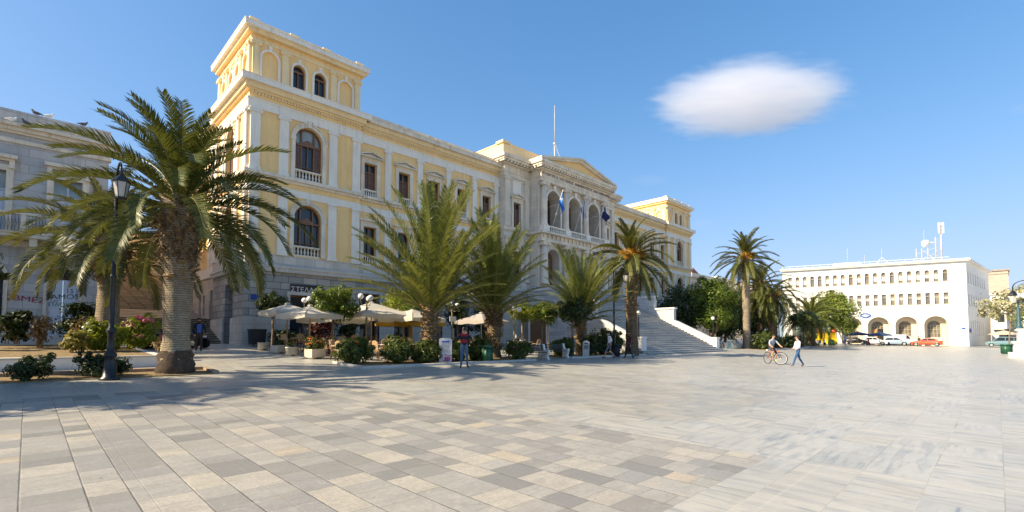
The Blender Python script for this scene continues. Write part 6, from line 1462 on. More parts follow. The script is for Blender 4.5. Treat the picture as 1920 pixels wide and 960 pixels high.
for k in range(13):
    u = -1.05+2.1*k/12; hh = .62+.42*math.exp(-((u-.5)/.35)**2)+.12*math.sin(u*5); ww = .42*math.sqrt(max(.05, 1-(u/1.15)**2))
    st.append(q.p(*[(56.2+u*.75-.66*v*ww, 21.2-u*.66-.75*v*ww, z+h_*hh) for v, h_ in ((-1.1, .04), (-1, .5), (-.55, .92), (0, 1.02), (.55, .92), (1, .5), (1.1, .04))]))
for a, b in zip(st, st[1:]):
    for k in range(6): q.face([a+k, a+k+1, b+k+1, b+k])
q.face([st[0]+k for k in range(7)]); q.face([st[-1]+k for k in range(7)][::-1]); P(q, 'cover', M['cover'], sc_)
q = MB(); q.tube([(56.2-.5, 21.2+.35, z+.2), (56.2-.42, 21.2+.44, z+.2)], .2, 12); q.tube([(56.2+.5, 21.2-.5, z+.2), (56.2+.58, 21.2-.41, z+.2)], .2, 12); P(q, 'wheel', M['blackmetal'], sc_)
# birds along the left parapet
M['birdw'] = plain('white_feather', (.70, .69, .66), .8, .1, 12); M['birdd'] = plain('grey_feather', (.09, .09, .10), .8, .3, 12); M['beak'] = plain('beak', (.35, .2, .05), .6)
def bird(lab, x, y, z, rot, m, s=1.0):
    t = thing('pigeon', lab, 'bird', (x, y, z), rot, 'birds on the marble building ledge'); T = Matrix.Translation((x, y, z)) @ Matrix.Rotation(rot, 4, 'Z') @ Matrix.Scale(s, 4)
    q = MB(); q.T = T; q.smooth = True; q.tube([(-.24, 0, .1), (-.14, 0, .12), (-.05, 0, .13), (.06, 0, .15), (.11, 0, .2), (.125, 0, .25), (.15, 0, .265), (.18, 0, .26)], [.012, .035, .07, .075, .05, .035, .036, .012], 8); o = q.build('body', M[m], t)
    q = MB(); q.T = T; q.tube([(.18, 0, .258), (.205, 0, .25)], [.01, .003], 5); P(q, 'beak', M['beak'], t); q = MB(); q.T = T
    for v in (-.025, .025): q.tube([(.0, v, .08), (.01, v, 0), (.04, v, .003)], .006, 4)
    P(q, 'legs', M['beak'], t); return t
for lab, x, rot, m, top in (('dark bird on top of the parapet, left of the others', .0, 2.9, 'birdd', 1), ('dark bird perched at the right end of the parapet top', 1.95, .2, 'birdd', 1), ('white bird on top of the parapet between the two dark ones', .5, 0, 'birdw', 1), ('white bird on the ledge farthest left', -.9, .4, 'birdw', 0), ('dark bird with spread tail on the ledge', -.35, 3.3, 'birdd', 0), ('white bird on the ledge just right of the dark one', .15, .3, 'birdw', 0), ('white bird on the ledge second right of the dark one', .42, 2.8, 'birdw', 0), ('white bird on the ledge under the middle of the parapet', .82, .2, 'birdw', 0), ('white bird on the ledge right of the middle', 1.15, 3.0, 'birdw', 0), ('white bird on the ledge next to the palm frond', 1.75, .2, 'birdw', 0)):
    bird(lab, x, LY+(.35 if top else -.25), 13.95 if top else 13.1, rot, m, 1.25)
# ------------------------------------------------------------------ people
def skinm(name, c): return plain(name, c, .6, .1, 9)
M['skin'] = skinm('skin_light', (.50, .29, .19)); M['skin2'] = skinm('skin_tan', (.40, .22, .14)); M['hair'] = plain('dark_hair', (.02, .013, .009), .6, .3, 20); M['hair_b'] = plain('brown_hair', (.06, .03, .018), .6, .3, 20); M['hair_g'] = plain('grey_hair', (.34, .30, .25), .7, .2, 20); M['hair_bl'] = plain('blonde_hair', (.40, .25, .11), .7, .2, 20)
M['eye'] = plain('dark_eye', (.01, .01, .01), .3)
CL = lambda n, c, v=.18: M.setdefault(n, plain('cloth_'+n, c, .85, v, 14))
CL('navy', (.012, .016, .035)); CL('red', (.30, .02, .03)); CL('jeans', (.075, .13, .21), .3); CL('jeans_d', (.03, .085, .20), .3); CL('white', (.68, .69, .74), .06); CL('pinkwhite', (.66, .58, .58), .08); CL('greyblue', (.34, .38, .45)); CL('charcoal', (.05, .045, .05)); CL('black', (.012, .011, .013)); CL('maroon', (.045, .016, .02)); CL('brown', (.045, .03, .02)); CL('blue', (.02, .05, .30)); CL('patt', (.14, .13, .15), .8); CL('tan', (.30, .17, .10)); CL('lime', (.35, .45, .03)); CL('ltblue', (.25, .45, .62)); CL('yellow', (.62, .48, .03)); CL('shoe', (.03, .02, .015)); CL('grey', (.17, .15, .16)); CL('redch', (.55, .05, .05))
STAND = dict(pelvis=(0,.0,.94), waist=(0,.0,1.1), chest=(0,.0,1.31), neck=(0,.0,1.47), jaw=(0,-.015,1.555), head=(0,-.025,1.64), crown=(0,-.01,1.715),
             shL=(.175,.0,1.405), elL=(.235,.02,1.13), wrL=(.235,-.06,.89), haL=(.23,-.08,.80), shR=(-.175,.0,1.405), elR=(-.235,.02,1.13), wrR=(-.235,-.06,.89), haR=(-.23,-.08,.80),
             hiL=(.09,.0,.90), knL=(.1,-.02,.49), anL=(.1,.02,.09), toL=(.115,-.14,.035), hiR=(-.09,.0,.90), knR=(-.1,-.02,.49), anR=(-.1,.02,.09), toR=(-.115,-.14,.035))
RAD = dict(pelvis=.135, waist=.125, chest=.14, neck=.055, jaw=.07, head=.092, crown=.062, sh=.062, el=.043, wr=.03, ha=.03, hi=.092, kn=.06, an=.042, to=.036)
BONES = [('pelvis', 'waist'), ('waist', 'chest'), ('chest', 'neck'), ('neck', 'jaw'), ('jaw', 'head'), ('head', 'crown')]+[(a+s, b+s) for s in 'LR' for a, b in (('sh', 'el'), ('el', 'wr'), ('wr', 'ha'), ('hi', 'kn'), ('kn', 'an'), ('an', 'to'))]+[('chest', 'shL'), ('chest', 'shR'), ('pelvis', 'hiL'), ('pelvis', 'hiR')]
def person(lab, x, y, rot, scale=1, pose=None, torso='white', sleeve=None, fore='skin', thigh='jeans', calf=None, shoe='shoe', skin='skin', hair='hair', hairstyle='short', stripes=None, z=None, bulk=1.0, parent=None, cat='person', hands=True):
    J = {k: Vector(v) for k, v in STAND.items()}
    for k, v in (pose or {}).items(): J[k] = Vector(v)
    names = list(J); idx = {k: i for i, k in enumerate(names)}
    me = bpy.data.meshes.new('sk'); me.from_pydata([J[k] for k in names], [(idx[a], idx[b]) for a, b in BONES], [])
    o = bpy.data.objects.new('sk', me); COL.objects.link(o); sk = o.modifiers.new('s', 'SKIN'); sk.use_smooth_shade = True; sk.branch_smoothing = .4; su = o.modifiers.new('u', 'SUBSURF'); su.levels = 2; su.render_levels = 2
    if not me.skin_vertices: me.attributes.new
    sv = me.skin_vertices[0].data if me.skin_vertices else None
    if sv is None:
        bm = bmesh.new(); bm.from_mesh(me); bm.verts.layers.skin.verify(); bm.to_mesh(me); bm.free(); sv = me.skin_vertices[0].data
    for k in names:
        b = k if k in RAD else k[:2]; r = RAD[b]*(bulk if b in ('pelvis', 'waist', 'chest', 'hi', 'sh') else 1); sv[idx[k]].radius = (r*(1.12 if b in ('pelvis', 'waist', 'chest') else 1), r*(.86 if b in ('pelvis', 'waist', 'chest') else 1)); sv[idx[k]].use_root = (k == 'pelvis')
    dg = bpy.context.evaluated_depsgraph_get(); nm = bpy.data.meshes.new_from_object(o.evaluated_get(dg)); bpy.data.objects.remove(o)
    q = MB(); q.v = [v.co.copy() for v in nm.vertices]; q.f = [list(p.vertices) for p in nm.polygons]; q.sm = [True]*len(q.f)
    calf = calf or thigh; sleeve = sleeve or torso; keys = [torso, sleeve, fore, thigh, calf, shoe, skin, 'eye']+([stripes[0], stripes[1]] if stripes else [])
    def segd(p, a, b):
        ab = b-a; t = max(0, min(1, (p-a).dot(ab)/max(1e-9, ab.length_squared))); return (p-(a+ab*t)).length
    mt = []
    for p in nm.polygons:
        c = p.center; best = None
        for a, b in BONES:
            kb = b[:2] if b[-1] in 'LR' and b not in RAD else b
            r = RAD.get(a, RAD.get(a[:2], .05)); d = segd(c, J[a], J[b])/ (r+.02)
            if best is None or d < best[0]: best = (d, a, b)
        _, a, b = best; a2, b2 = (a[:2] if a not in RAD else a), (b[:2] if b not in RAD else b)
        if b2 in ('jaw', 'head', 'crown'): k = 6
        elif a2 == 'chest' and b2 == 'neck': k = 6 if (c-J['neck']).length < .075 else 0
        elif a2 == 'sh': k = 1
        elif a2 == 'el': k = 2
        elif b2 == 'ha': k = 6
        elif a2 == 'hi' or b2 == 'hi': k = 3
        elif a2 == 'kn': k = 4
        elif a2 == 'an': k = 5
        elif (a, b) == ('pelvis', 'waist') and (c-J['pelvis']).dot(J['waist']-J['pelvis']) < .0: k = 3
        else: k = 0
        if stripes and k in (0, 1) or (stripes and k == 2):
            zz = (c.z if k == 0 else c.z*.9+abs(c.x)*.4); k = 8 if int(zz/stripes[2]+.2) % 2 else 9
        mt.append(k)
    q.m = mt
    # face: nose, eyes, ears
    hd = J['head']; up = (J['crown']-J['jaw']).normalized(); f = Vector((0, -1, 0)); f = (f-up*f.dot(up)).normalized() if not pose or 'look' not in (pose or {}) else J['look']
    rt_ = f.cross(up); q.mi = 6
    q.smooth = True; c = hd+f*.092-up*.012; q.sphere(c, .017, 6, 5, 1, 1, 1.4); q.sphere(hd+f*.078-up*.06, .02, 6, 5, 1.3, .8, .5)
    for s in (-1, 1): q.sphere(hd+rt_*s*.09-up*.01, .02, 6, 5, .6, 1, 1.4)
    q.mi = 7
    for s in (-1, 1): q.sphere(hd+f*.083+rt_*s*.032+up*.012, .011, 6, 5)
    # fingers: five on each hand, gently curled
    if hands:
        q.mi = 6
        for s in 'LR':
            d = (J['ha'+s]-J['wr'+s]).normalized(); side = d.cross(Vector((0, 1, 0) if abs(d.y) < .8 else (1, 0, 0))).normalized(); nrm = side.cross(d)
            for k in range(4):
                b0 = J['ha'+s]+side*(k-1.5)*.017-d*.01; ln = (.062, .074, .068, .052)[k]
                q.tube([b0, b0+d*ln*.5+nrm*.004, b0+d*ln*.85+nrm*.022], [.0095, .0085, .006], 6)
            b0 = J['ha'+s]-d*.045+side*.03; q.tube([b0, b0+side*.02+d*.03, b0+side*.022+d*.06], [.011, .01, .007], 6)
    z = gz(x, y) if z is None else z
    root = thing('person', lab, cat, (x, y, z), rot)
    T = Matrix.Translation((0, 0, 0))
    b_ = q.build('body', [M[k] for k in keys], None); b_.parent = root; b_.scale = (scale,)*3
    if hairstyle:
        q = MB(); q.smooth = True
        n, m_ = 14, 8; st = []; lim = {'short': .60, 'long': .78, 'bun': .66, 'bald': .0}[hairstyle]
        if lim:
            for i in range(1, m_+1):
                th = math.pi*lim*i/m_; row = []
                for j in range(n):
                    ph = 2*math.pi*j/n; fr = math.cos(ph)     # +1 is the face
                    t2 = th*(1-.42*max(0, fr)); d = up*math.cos(t2)+(f*math.cos(ph)+rt_*math.sin(ph))*math.sin(t2); row.append(hd+up*.012+d*.108)
                st.append(q.p(*row))
            tp = q.p(hd+up*.122)
            for j in range(n): q.face([tp, st[0]+j, st[0]+(j+1) % n])
            for a, b in zip(st, st[1:]):
                for j in range(n): q.face([a+j, b+j, b+(j+1) % n, a+(j+1) % n])
            if hairstyle == 'bun': q.sphere(hd-f*.11-up*.02, .05, 10, 8)
            if hairstyle == 'long': q.tube([hd-f*.05, hd-f*.09-up*.12, hd-f*.07-up*.2], [.09, .085, .05], 10)
            h = q.build('hair', M[hair], None); h.parent = b_
    return root, b_, J
def sub(name, q, m, par, scale=None):
    o = q.build(name, m, None); o.parent = par; return o
WALK = dict(pelvis=(0,-.0,.92), hiL=(.085,-.02,.88), knL=(.09,-.24,.50), anL=(.09,-.36,.10), toL=(.1,-.52,.075), hiR=(-.085,.02,.88), knR=(-.09,.10,.48), anR=(-.09,.36,.13), toR=(-.1,.24,.04))
# photographer
ph, pb, J = person('bald man in a red and navy striped jumper and jeans taking a photograph', 13.88, 16.91, R(-36), 1.06, dict(elL=(.30,-.14,1.20), wrL=(.10,-.27,1.46), haL=(.05,-.25,1.53), elR=(-.30,-.14,1.20), wrR=(-.10,-.27,1.46), haR=(-.05,-.25,1.53), anL=(.14,.0,.09), toL=(.19,-.15,.035), knL=(.115,-.02,.49), anR=(-.13,.02,.09), toR=(-.17,-.14,.035)), 'red', 'navy', 'red', 'jeans', 'jeans', 'shoe', hair=None, hairstyle=None, stripes=('navy', 'red', .135), bulk=1.12)
q = MB(); q.tube([(-.07, 0, 1.475), (0, .045, 1.5), (.07, 0, 1.475), (.05, -.06, 1.45)], .028, 8); sub('collar', q, M['white'], pb)
cm = thing('photo_camera', 'black camera held up to the face of the man in the striped jumper', 'camera', (13.88, 16.91, gz(13.9, 16.9)), R(-36)); q = MB(); q.box(-.065, .065, -.27, -.20, 1.68, 1.77); q.box(-.03, .03, -.26, -.21, 1.77, 1.8); o = q.build('camera_body', M['black'], None); o.parent = cm; q = MB(); q.tube([(0, -.27, 1.72), (0, -.36, 1.72)], .038, 12); o2 = q.build('lens', M['black'], None); o2.parent = cm
# man in the white shirt
person('man in a white T-shirt and patterned shorts walking with his head down', 26.68, 17.77, R(-130), 1.0, dict(WALK, jaw=(0,-.05,1.55), head=(0,-.09,1.62), crown=(0,-.10,1.70), neck=(0,-.02,1.465), elL=(.24,.08,1.14), wrL=(.22,.02,.9), haL=(.21,.0,.81), elR=(-.23,.05,1.13), wrR=(-.2,-.05,.9), haR=(-.19,-.07,.81)), 'white', 'white', 'skin2', 'patt', 'skin2', 'black', 'skin2', 'hair')
person('man in a dark maroon jacket and black trousers walking beside the stair pier', 27.69, 16.93, R(-120), 1.02, dict(WALK, elL=(.25,.1,1.14), wrL=(.22,-.02,.92), haL=(.21,-.04,.83), elR=(-.25,.06,1.14), wrR=(-.22,-.05,.92), haR=(-.21,-.07,.83)), 'maroon', 'maroon', 'maroon', 'black', 'black', 'black', 'skin2', 'hair', bulk=1.18)
bm_, bb, J = person('man in a navy jacket over a bright blue shirt strolling out of the alley', 6.06, 28.04, R(-8), 1.0, dict(elL=(.27,.0,1.12), wrL=(.28,-.16,.98), haL=(.28,-.23,.95), elR=(-.27,.02,1.13), wrR=(-.22,-.08,.94), haR=(-.19,-.1,.87), knL=(.1,-.08,.5), anL=(.1,-.04,.09), toL=(.12,-.2,.035), anR=(-.1,.12,.1), toR=(-.12,-.02,.03)), 'navy', 'navy', 'navy', 'brown', 'brown', 'ltblue', 'skin2', 'hair', 'long', bulk=1.15)
q = MB(); q.prism([(-.085, 1.0), (.085, 1.0), (.10, 1.38), (.04, 1.45), (-.04, 1.45), (-.10, 1.38)], -.165, -.12); sub('shirt_front', q, M['blue'], bb)
# walking woman
ww, wb, J = person('woman in a pale pink top and blue jeans striding left with both hands forward', 29.03, 7.53, R(-132), .95, dict(WALK, knL=(.09,-.22,.51), anL=(.09,-.38,.1), toL=(.1,-.54,.08), knR=(-.09,.12,.48), anR=(-.09,.36,.13), toR=(-.1,.23,.04), elL=(.22,-.05,1.12), wrL=(.10,-.27,1.03), haL=(.06,-.36,1.02), elR=(-.22,-.05,1.12), wrR=(-.10,-.26,1.0), haR=(-.06,-.35,.98), jaw=(0,-.035,1.55), head=(0,-.06,1.63)), 'pinkwhite', 'pinkwhite', 'pinkwhite', 'jeans_d', 'jeans_d', 'tan', 'skin', 'hair_b', 'bun', bulk=1.05)
q = MB(); q.tube([(-.15, .1, 1.36), (-.2, .16, 1.1), (-.2, .17, .98)], [.05, .075, .06], 8); sub('bag', q, M['tan'], wb); 
# bicycle and the boy on it
BX, BY, BZ = 30.45, 9.15, gz(30.4, 9.1); BR = R(-126)
bk = thing('bicycle', 'orange and black mountain bicycle ridden by the boy', 'bicycle', (BX, BY, BZ), BR)
def wheel(name, c, yaw, rimm):
    q = MB(); u = Vector((math.cos(yaw), math.sin(yaw), 0)); r = .335; q.tube([Vector(c)+u*(r*math.cos(2*math.pi*k/28))+Vector((0, 0, r*math.sin(2*math.pi*k/28))) for k in range(29)], .022, 6, False); wl = q.build(name, M['black'], None); wl.parent = bk
    q = MB(); q.tube([Vector(c)+u*(.305*math.cos(2*math.pi*k/28))+Vector((0, 0, .305*math.sin(2*math.pi*k/28))) for k in range(29)], .013, 4, False)
    s_ = Vector((-u.y, u.x, 0)); q.tube([Vector(c)-s_*.05, Vector(c)+s_*.05], .025, 8)
    rm = q.build('rim', M[rimm], None); rm.parent = wl; q = MB()
    for k in range(16): a = 2*math.pi*k/16; q.tube([Vector(c), Vector(c)+u*(.3*math.cos(a))+Vector((0, 0, .3*math.sin(a)))], .0025, 3)
    sp_ = q.build('spokes', M['metal'], None); sp_.parent = wl
wheel('wheel', (-.52, 0, .345), 0, 'metal'); wheel('wheel', (.54, .02, .345), R(46), 'white_marble')
M['bikered'] = plain('orange_red_paint', (.55, .11, .03), .35, .1)
q = MB(); BBk, STp, HD1, HD2 = (-.05, 0, .3), (-.22, 0, .78), (.36, 0, .78), (.4, 0, .66)
for a, b, r in ((BBk, STp, .018), (BBk, HD2, .024), (STp, HD1, .018), (HD1, HD2, .022), ((-.52, .05, .345), BBk, .012), ((-.52, -.05, .345), BBk, .012), ((-.52, .05, .345), STp, .01), ((-.52, -.05, .345), STp, .01)): q.tube([a, b], r, 6)
o = q.build('frame', M['bikered'], None); o.parent = bk
q = MB(); q.tube([STp, (-.25, 0, .9)], .014, 6); q.tube([(-.4, 0, .93), (-.28, 0, .92), (-.12, 0, .925)], [.06, .05, .02], 8); o = q.build('saddle', M['black'], None); o.parent = bk
q = MB()
for v in (-.05, .05): q.tube([(.4, v, .66), (.54, v*1.2+.02, .345)], .015, 6)
o = q.build('fork', M['black'], None); o.parent = bk
q = MB(); q.tube([HD1, (.34, 0, .95)], .016, 6); q.tube([(.3, .31, .98), (.37, .12, .96), (.37, -.12, .96), (.3, -.31, .98)], .014, 6); o = q.build('handlebar', M['black'], None); o.parent = bk
q = MB(); q.tube([(-.05, -.06, .3), (-.05, .06, .3)], .08, 14); q.tube([(-.05, .07, .3), (.02, .07, .16)], .01, 5); q.tube([(-.05, -.07, .3), (-.12, -.07, .44)], .01, 5); q.box(-.03, .07, .07, .15, .14, .165); q.box(-.17, -.07, -.15, -.07, .43, .455); o = q.build('crank', M['metal'], None); o.parent = bk
# riding pose in the bicycle's frame turned so that -y is forward
person('boy in a grey blue T-shirt and charcoal shorts riding the bicycle', BX, BY, BR+math.pi/2, .98, dict(pelvis=(0,.22,1.0), waist=(0,.17,1.14), chest=(0,.08,1.33), neck=(0,.02,1.48), jaw=(0,-.02,1.56), head=(0,-.04,1.65), crown=(0,-.03,1.72), shL=(.17,.06,1.41), elL=(.29,-.06,1.18), wrL=(.30,-.25,1.03), haL=(.30,-.31,1.0), shR=(-.17,.06,1.41), elR=(-.27,-.0,1.17), wrR=(-.29,-.24,1.03), haR=(-.3,-.31,1.0), hiL=(.09,.18,.96), knL=(.12,-.1,.62), anL=(.11,-.02,.25), toL=(.12,-.16,.2), hiR=(-.09,.18,.96), knR=(-.12,-.22,.82), anR=(-.11,.05,.53), toR=(-.12,-.08,.48)), 'greyblue', 'greyblue', 'skin', 'charcoal', 'skin', 'lime', 'skin', 'hair')
# seated women
SIT = dict(pelvis=(0,.08,.52), waist=(0,.1,.68), chest=(0,.08,.88), neck=(0,.05,1.04), jaw=(0,.03,1.12), head=(0,.02,1.2), crown=(0,.03,1.275), shL=(.17,.06,.98), elL=(.23,-.05,.76), wrL=(.14,-.28,.78), haL=(.11,-.36,.79), shR=(-.17,.06,.98), elR=(-.23,-.05,.76), wrR=(-.14,-.28,.78), haR=(-.11,-.36,.79), hiL=(.09,.05,.5), knL=(.1,-.36,.5), anL=(.1,-.34,.1), toL=(.11,-.48,.04), hiR=(-.09,.05,.5), knR=(-.1,-.36,.5), anR=(-.1,-.34,.1), toR=(-.11,-.48,.04))
for px, py, rot, lab, tor, hr in ((22.55, 22.2, 2.5, 'grey haired woman in black seated at a café table behind the benches', 'black', 'hair_g'), (23.3, 22.35, 2.9, 'fair haired woman in a white top seated at a café table behind the benches', 'white', 'hair_bl')):
    person(lab, px, py, rot, 1.0, SIT, tor, tor, 'skin' if tor == 'white' else tor, 'black', 'black', 'shoe', 'skin', hr, 'long')
    place(CH, False, (px-.08*math.sin(rot)*0, py, gz(px, py)), rot, 'wicker chair under the '+('grey haired' if hr == 'hair_g' else 'fair haired')+' seated woman', 'wicker chairs at the café tables')
# far people
person('man in a yellow shirt and pale shorts standing in front of the dark car', 99.5, 17.8, R(-60), 1.0, None, 'yellow', 'yellow', 'skin2', 'pinkwhite', 'skin2', 'shoe', 'skin2', 'hair')
person('person in blue standing behind the man in the yellow shirt', 101.3, 18.9, R(-30), 1.0, None, 'ltblue', 'ltblue', 'skin', 'blue', 'blue', 'shoe')
person('small child in red in front of the white hatchback', 104, 16.0, R(-70), .68, None, 'redch', 'redch', 'skin', 'redch', 'skin', 'shoe')
person('person in a dark top and pale trousers walking past the red car', 106.5, 9.4, R(-120), 1.0, WALK, 'brown', 'brown', 'skin', 'tan', 'tan', 'shoe')
person('dark figure standing in the shade beside the covered motorbike', 52.3, 21.9, R(-20), 1.0, None, 'black', 'maroon', 'black', 'charcoal', 'charcoal', 'shoe', 'skin2')
# ------------------------------------------------------------------ cars
M['tyre'] = plain('tyre_rubber', (.015, .015, .015), .85, .2); M['carglass'] = glass('car_glass', (.012, .016, .018), .04); M['alloy'] = plain('alloy_rim', (.45, .45, .46), .35, .1, metal=.5); M['taillight'] = plain('tail_light', (.35, .01, .01), .3); M['headlight'] = plain('head_light', (.65, .66, .66), .15)
def paint(n, c):
    b = NB(n); b.done(c, .28, 0, .5); b.b.inputs['Coat Weight'].default_value = .6; b.b.inputs['Coat Roughness'].default_value = .08; return b.mat
def car(lab, x, y, rot, color, L=4.0, Wd=1.7, H=1.45, style='hatch', belt=.92, name='parked_car', cat='car'):
    z = gz(x, y)+.004; t = thing(name, lab, cat, (x, y, z), rot); pm = paint('car_paint', color); hw = Wd/2; f, r_ = L/2, -L/2; wr = .31; wx = (f-.78, r_+.72)
    def bd(q, n, m, par=t): o = q.build(n, m, None); o.parent = par; return o
    cut = lambda cx: [(cx-.40, .22), (cx-.36, .45), (cx-.2, .64), (cx, .69), (cx+.2, .64), (cx+.36, .45), (cx+.40, .22)]
    if style == 'van': top = [(f-.02, .62), (f-.1, .98), (f-.55, 1.12), (r_+.02, belt+.1)]
    elif style == 'mpv': top = [(f-.02, .60), (f-.12, .86), (f-.85, belt+.06), (r_+.02, belt+.06)]
    else: top = [(f-.02, .55), (f-.15, .76), (f-1.05, belt), (r_+.06, belt+.04)]
    out = [(f, .30), *top, (r_, .55), (r_+.03, .24)]
    low = out+cut(wx[1])+cut(wx[0])
    q = MB(); q.prism(low, -hw, hw)
    for v in q.v:   # tuck in the nose, tail and shoulders
        k = 1-.10*max(0, (abs(v.x)-L*.34)/(L*.16))**2-.05*max(0, v.z-.7); v.y *= k
    bd(q, 'body', pm)
    q = MB(); zb = belt; hc = hw*.93; ht = hw*.78
    if style == 'van': pts = [(f-.6, 1.1), (f-1.35, H-.06), (r_+.08, H), (r_+.04, belt)]
    elif style == 'mpv': pts = [(f-.9, belt), (f-1.65, H-.04), (f-2.2, H), (r_+.15, H-.05), (r_+.03, belt)]
    elif style == 'hatch': pts = [(f-1.0, belt-.02), (f-1.75, H-.04), (f-2.3, H), (r_+.55, H-.06), (r_+.1, belt)]
    else: pts = [(f-1.1, belt-.02), (f-1.85, H-.03), (f-2.35, H), (r_+1.0, H-.06), (r_+.5, belt+.02)]
    def wd(zz): return hc+(ht-hc)*(zz-belt)/(H-belt)
    n = len(pts); a = q.p(*[(u, -wd(v), v) for u, v in pts]); b = q.p(*[(u, wd(v), v) for u, v in pts]); q.face([a+k for k in range(n)]); q.face([b+k for k in range(n)][::-1])
    for k in range(n): q.face([a+k, b+k, b+(k+1) % n, a+(k+1) % n])
    bd(q, 'roof', pm)
    # side windows, windscreen, rear window
    zt = H-.14; z0 = belt+.07; g = lambda u0, u1, u2, u3, s: [(u0, s*(wd(z0)+.006), z0), (u1, s*(wd(z0)+.006), z0), (u2, s*(wd(zt)+.006), zt), (u3, s*(wd(zt)+.006), zt)]
    fr = pts[0][0]; tp = pts[1][0]
    for s in (-1, 1):
        if style == 'van': qs = [(fr-.95, fr-.22, fr-.72, fr-.95)]
        else:
            rb = pts[-1][0]+.22; rt2 = pts[-2][0]+.12; m1 = (fr+rb)/2-.02; qs = [(m1+.03, fr-.2, tp-.06, m1+.03), (rb if style != 'mpv' else m1-1.0, m1-.05, m1-.05, rt2 if style != 'mpv' else m1-1.0)]
            if style == 'mpv': qs.append((rb, m1-1.08, m1-1.08, rt2))
        for u in qs: q = MB(); q.poly(g(*u, s)); bd(q, 'side_window', M['carglass'])
    q = MB(); (u0, v0), (u1, v1) = pts[0], pts[1]; P0 = lambda tt: (u0+(u1-u0)*tt+.012, v0+(v1-v0)*tt+.01); a0, a1 = P0(.1), P0(.93); q.poly([(a0[0], -wd(a0[1])*.9, a0[1]), (a0[0], wd(a0[1])*.9, a0[1]), (a1[0], wd(a1[1])*.9, a1[1]), (a1[0], -wd(a1[1])*.9, a1[1])]); bd(q, 'windscreen', M['carglass'])
    if style != 'van':
        (u0, v0), (u1, v1) = pts[-1], pts[-2]; P1 = lambda tt: (u0+(u1-u0)*tt-.012, v0+(v1-v0)*tt+.008); a0, a1 = P1(.15), P1(.9); q = MB(); q.poly([(a0[0], -wd(a0[1])*.85, a0[1]), (a0[0], wd(a0[1])*.85, a0[1]), (a1[0], wd(a1[1])*.85, a1[1]), (a1[0], -wd(a1[1])*.85, a1[1])]); bd(q, 'rear_window', M['carglass'])
    for cx in wx:
        for s in (-1, 1):
            q = MB(); q.tube([(cx, s*(hw-.2), wr), (cx, s*(hw-.01), wr)], wr, 18); w_ = bd(q, 'wheel', M['tyre']); q = MB(); q.tube([(cx, s*(hw-.02), wr), (cx, s*(hw+.005), wr)], .2, 14); bd(q, 'rim', M['alloy'], w_)
    for s in (-1, 1):
        q = MB(); q.cbox((f-.08, s*hw*.68, .66), .14, .3, .14); bd(q, 'headlight', M['headlight']); q = MB(); q.cbox((r_+.04, s*hw*.78, .8), .1, .16, .24); bd(q, 'tail_light', M['taillight']); q = MB(); q.cbox((fr-.25, s*(hw+.06), belt+.09), .1, .14, .1); bd(q, 'wing_mirror', pm)
    q = MB(); q.box(f-.06, f+.02, -hw*.8, hw*.8, .26, .46); bd(q, 'bumper', M['tyre']); q = MB(); q.box(r_-.02, r_+.06, -hw*.8, hw*.8, .3, .5); bd(q, 'bumper', M['tyre'])
    q = MB(); q.box(r_+.9, f-.9, -hw-.004, hw+.004, .24, .32); bd(q, 'sill', M['tyre'])
    return t
FD = R(-90)   # noses towards the right of the photograph
car('black hatchback parked left of the white hatchback under the blue parasol', 110.0, 18.9, FD, (.012, .012, .014), 4.0)
car('white hatchback parked between the black car and the pale blue hatchback', 110.6, 15.9, FD, (.62, .63, .64), 3.7, 1.65, 1.5)
car('pale blue hatchback in front of the first arch of the white building', 111.6, 13.0, FD, (.28, .37, .46), 3.9, 1.68, 1.5)
car('white delivery van parked behind the pale blue hatchback', 114.6, 12.6, FD, (.72, .72, .72), 4.6, 1.85, 2.0, 'van', 1.1, 'delivery_van', 'van')
car('red orange car parked right of the pale blue hatchback', 111.9, 8.9, -FD, (.52, .085, .025), 4.3, 1.7, 1.4, 'sedan')
car('teal grey family car parked past the corner of the white building', 119.6, -.55, -FD, (.12, .22, .25), 4.3, 1.75, 1.75, 'mpv', 1.0)
car('dark car down the side street behind the teal car', 142, -2.0, R(180), (.04, .06, .10), 4.0)
# quad bikes in front of the alley steps
def quad(lab, x, y, rot, c):
    z = gz(x, y); t = thing('quad_bike', lab, 'quad bike', (x, y, z), rot, 'quad bikes parked below the alley steps'); pm = paint('quad_paint', c)
    def bd(q, n, m, par=t): o = q.build(n, m, None); o.parent = par; return o
    for cx in (-.6, .6):
        for s in (-1, 1): q = MB(); q.tube([(cx, s*.28, .26), (cx, s*.5, .26)], .26, 14); w_ = bd(q, 'wheel', M['tyre']); q = MB(); q.tube([(cx, s*.49, .26), (cx, s*.505, .26)], .13, 10); bd(q, 'rim', M['metal'], w_)
    q = MB(); q.prism([(-.85, .5), (-.8, .66), (-.35, .62), (-.1, .52), (.25, .55), (.4, .72), (.82, .68), (.9, .52), (.35, .36), (-.4, .34)], -.42, .42); bd(q, 'body', pm)
    q = MB(); q.prism([(-.5, .64), (-.45, .8), (.1, .74), (.15, .6)], -.17, .17); bd(q, 'seat', M['black']); q = MB(); q.tube([(.35, 0, .7), (.25, 0, .98)], .03, 6); q.tube([(.18, .36, 1.0), (.26, .1, .98), (.26, -.1, .98), (.18, -.36, 1.0)], .018, 6); bd(q, 'handlebar', M['black'])
    q = MB()
    for v in (-.3, 0, .3): q.tube([(-.85, v, .72), (-.45, v, .72)], .012, 4)
    q.tube([(-.85, -.35, .72), (-.85, .35, .72)], .012, 4); q.tube([(-.45, -.35, .72), (-.45, .35, .72)], .012, 4); bd(q, 'rack', M['blackmetal']); q = MB(); q.cbox((.86, .0, .62), .06, .3, .1); bd(q, 'headlight', M['headlight']); return t
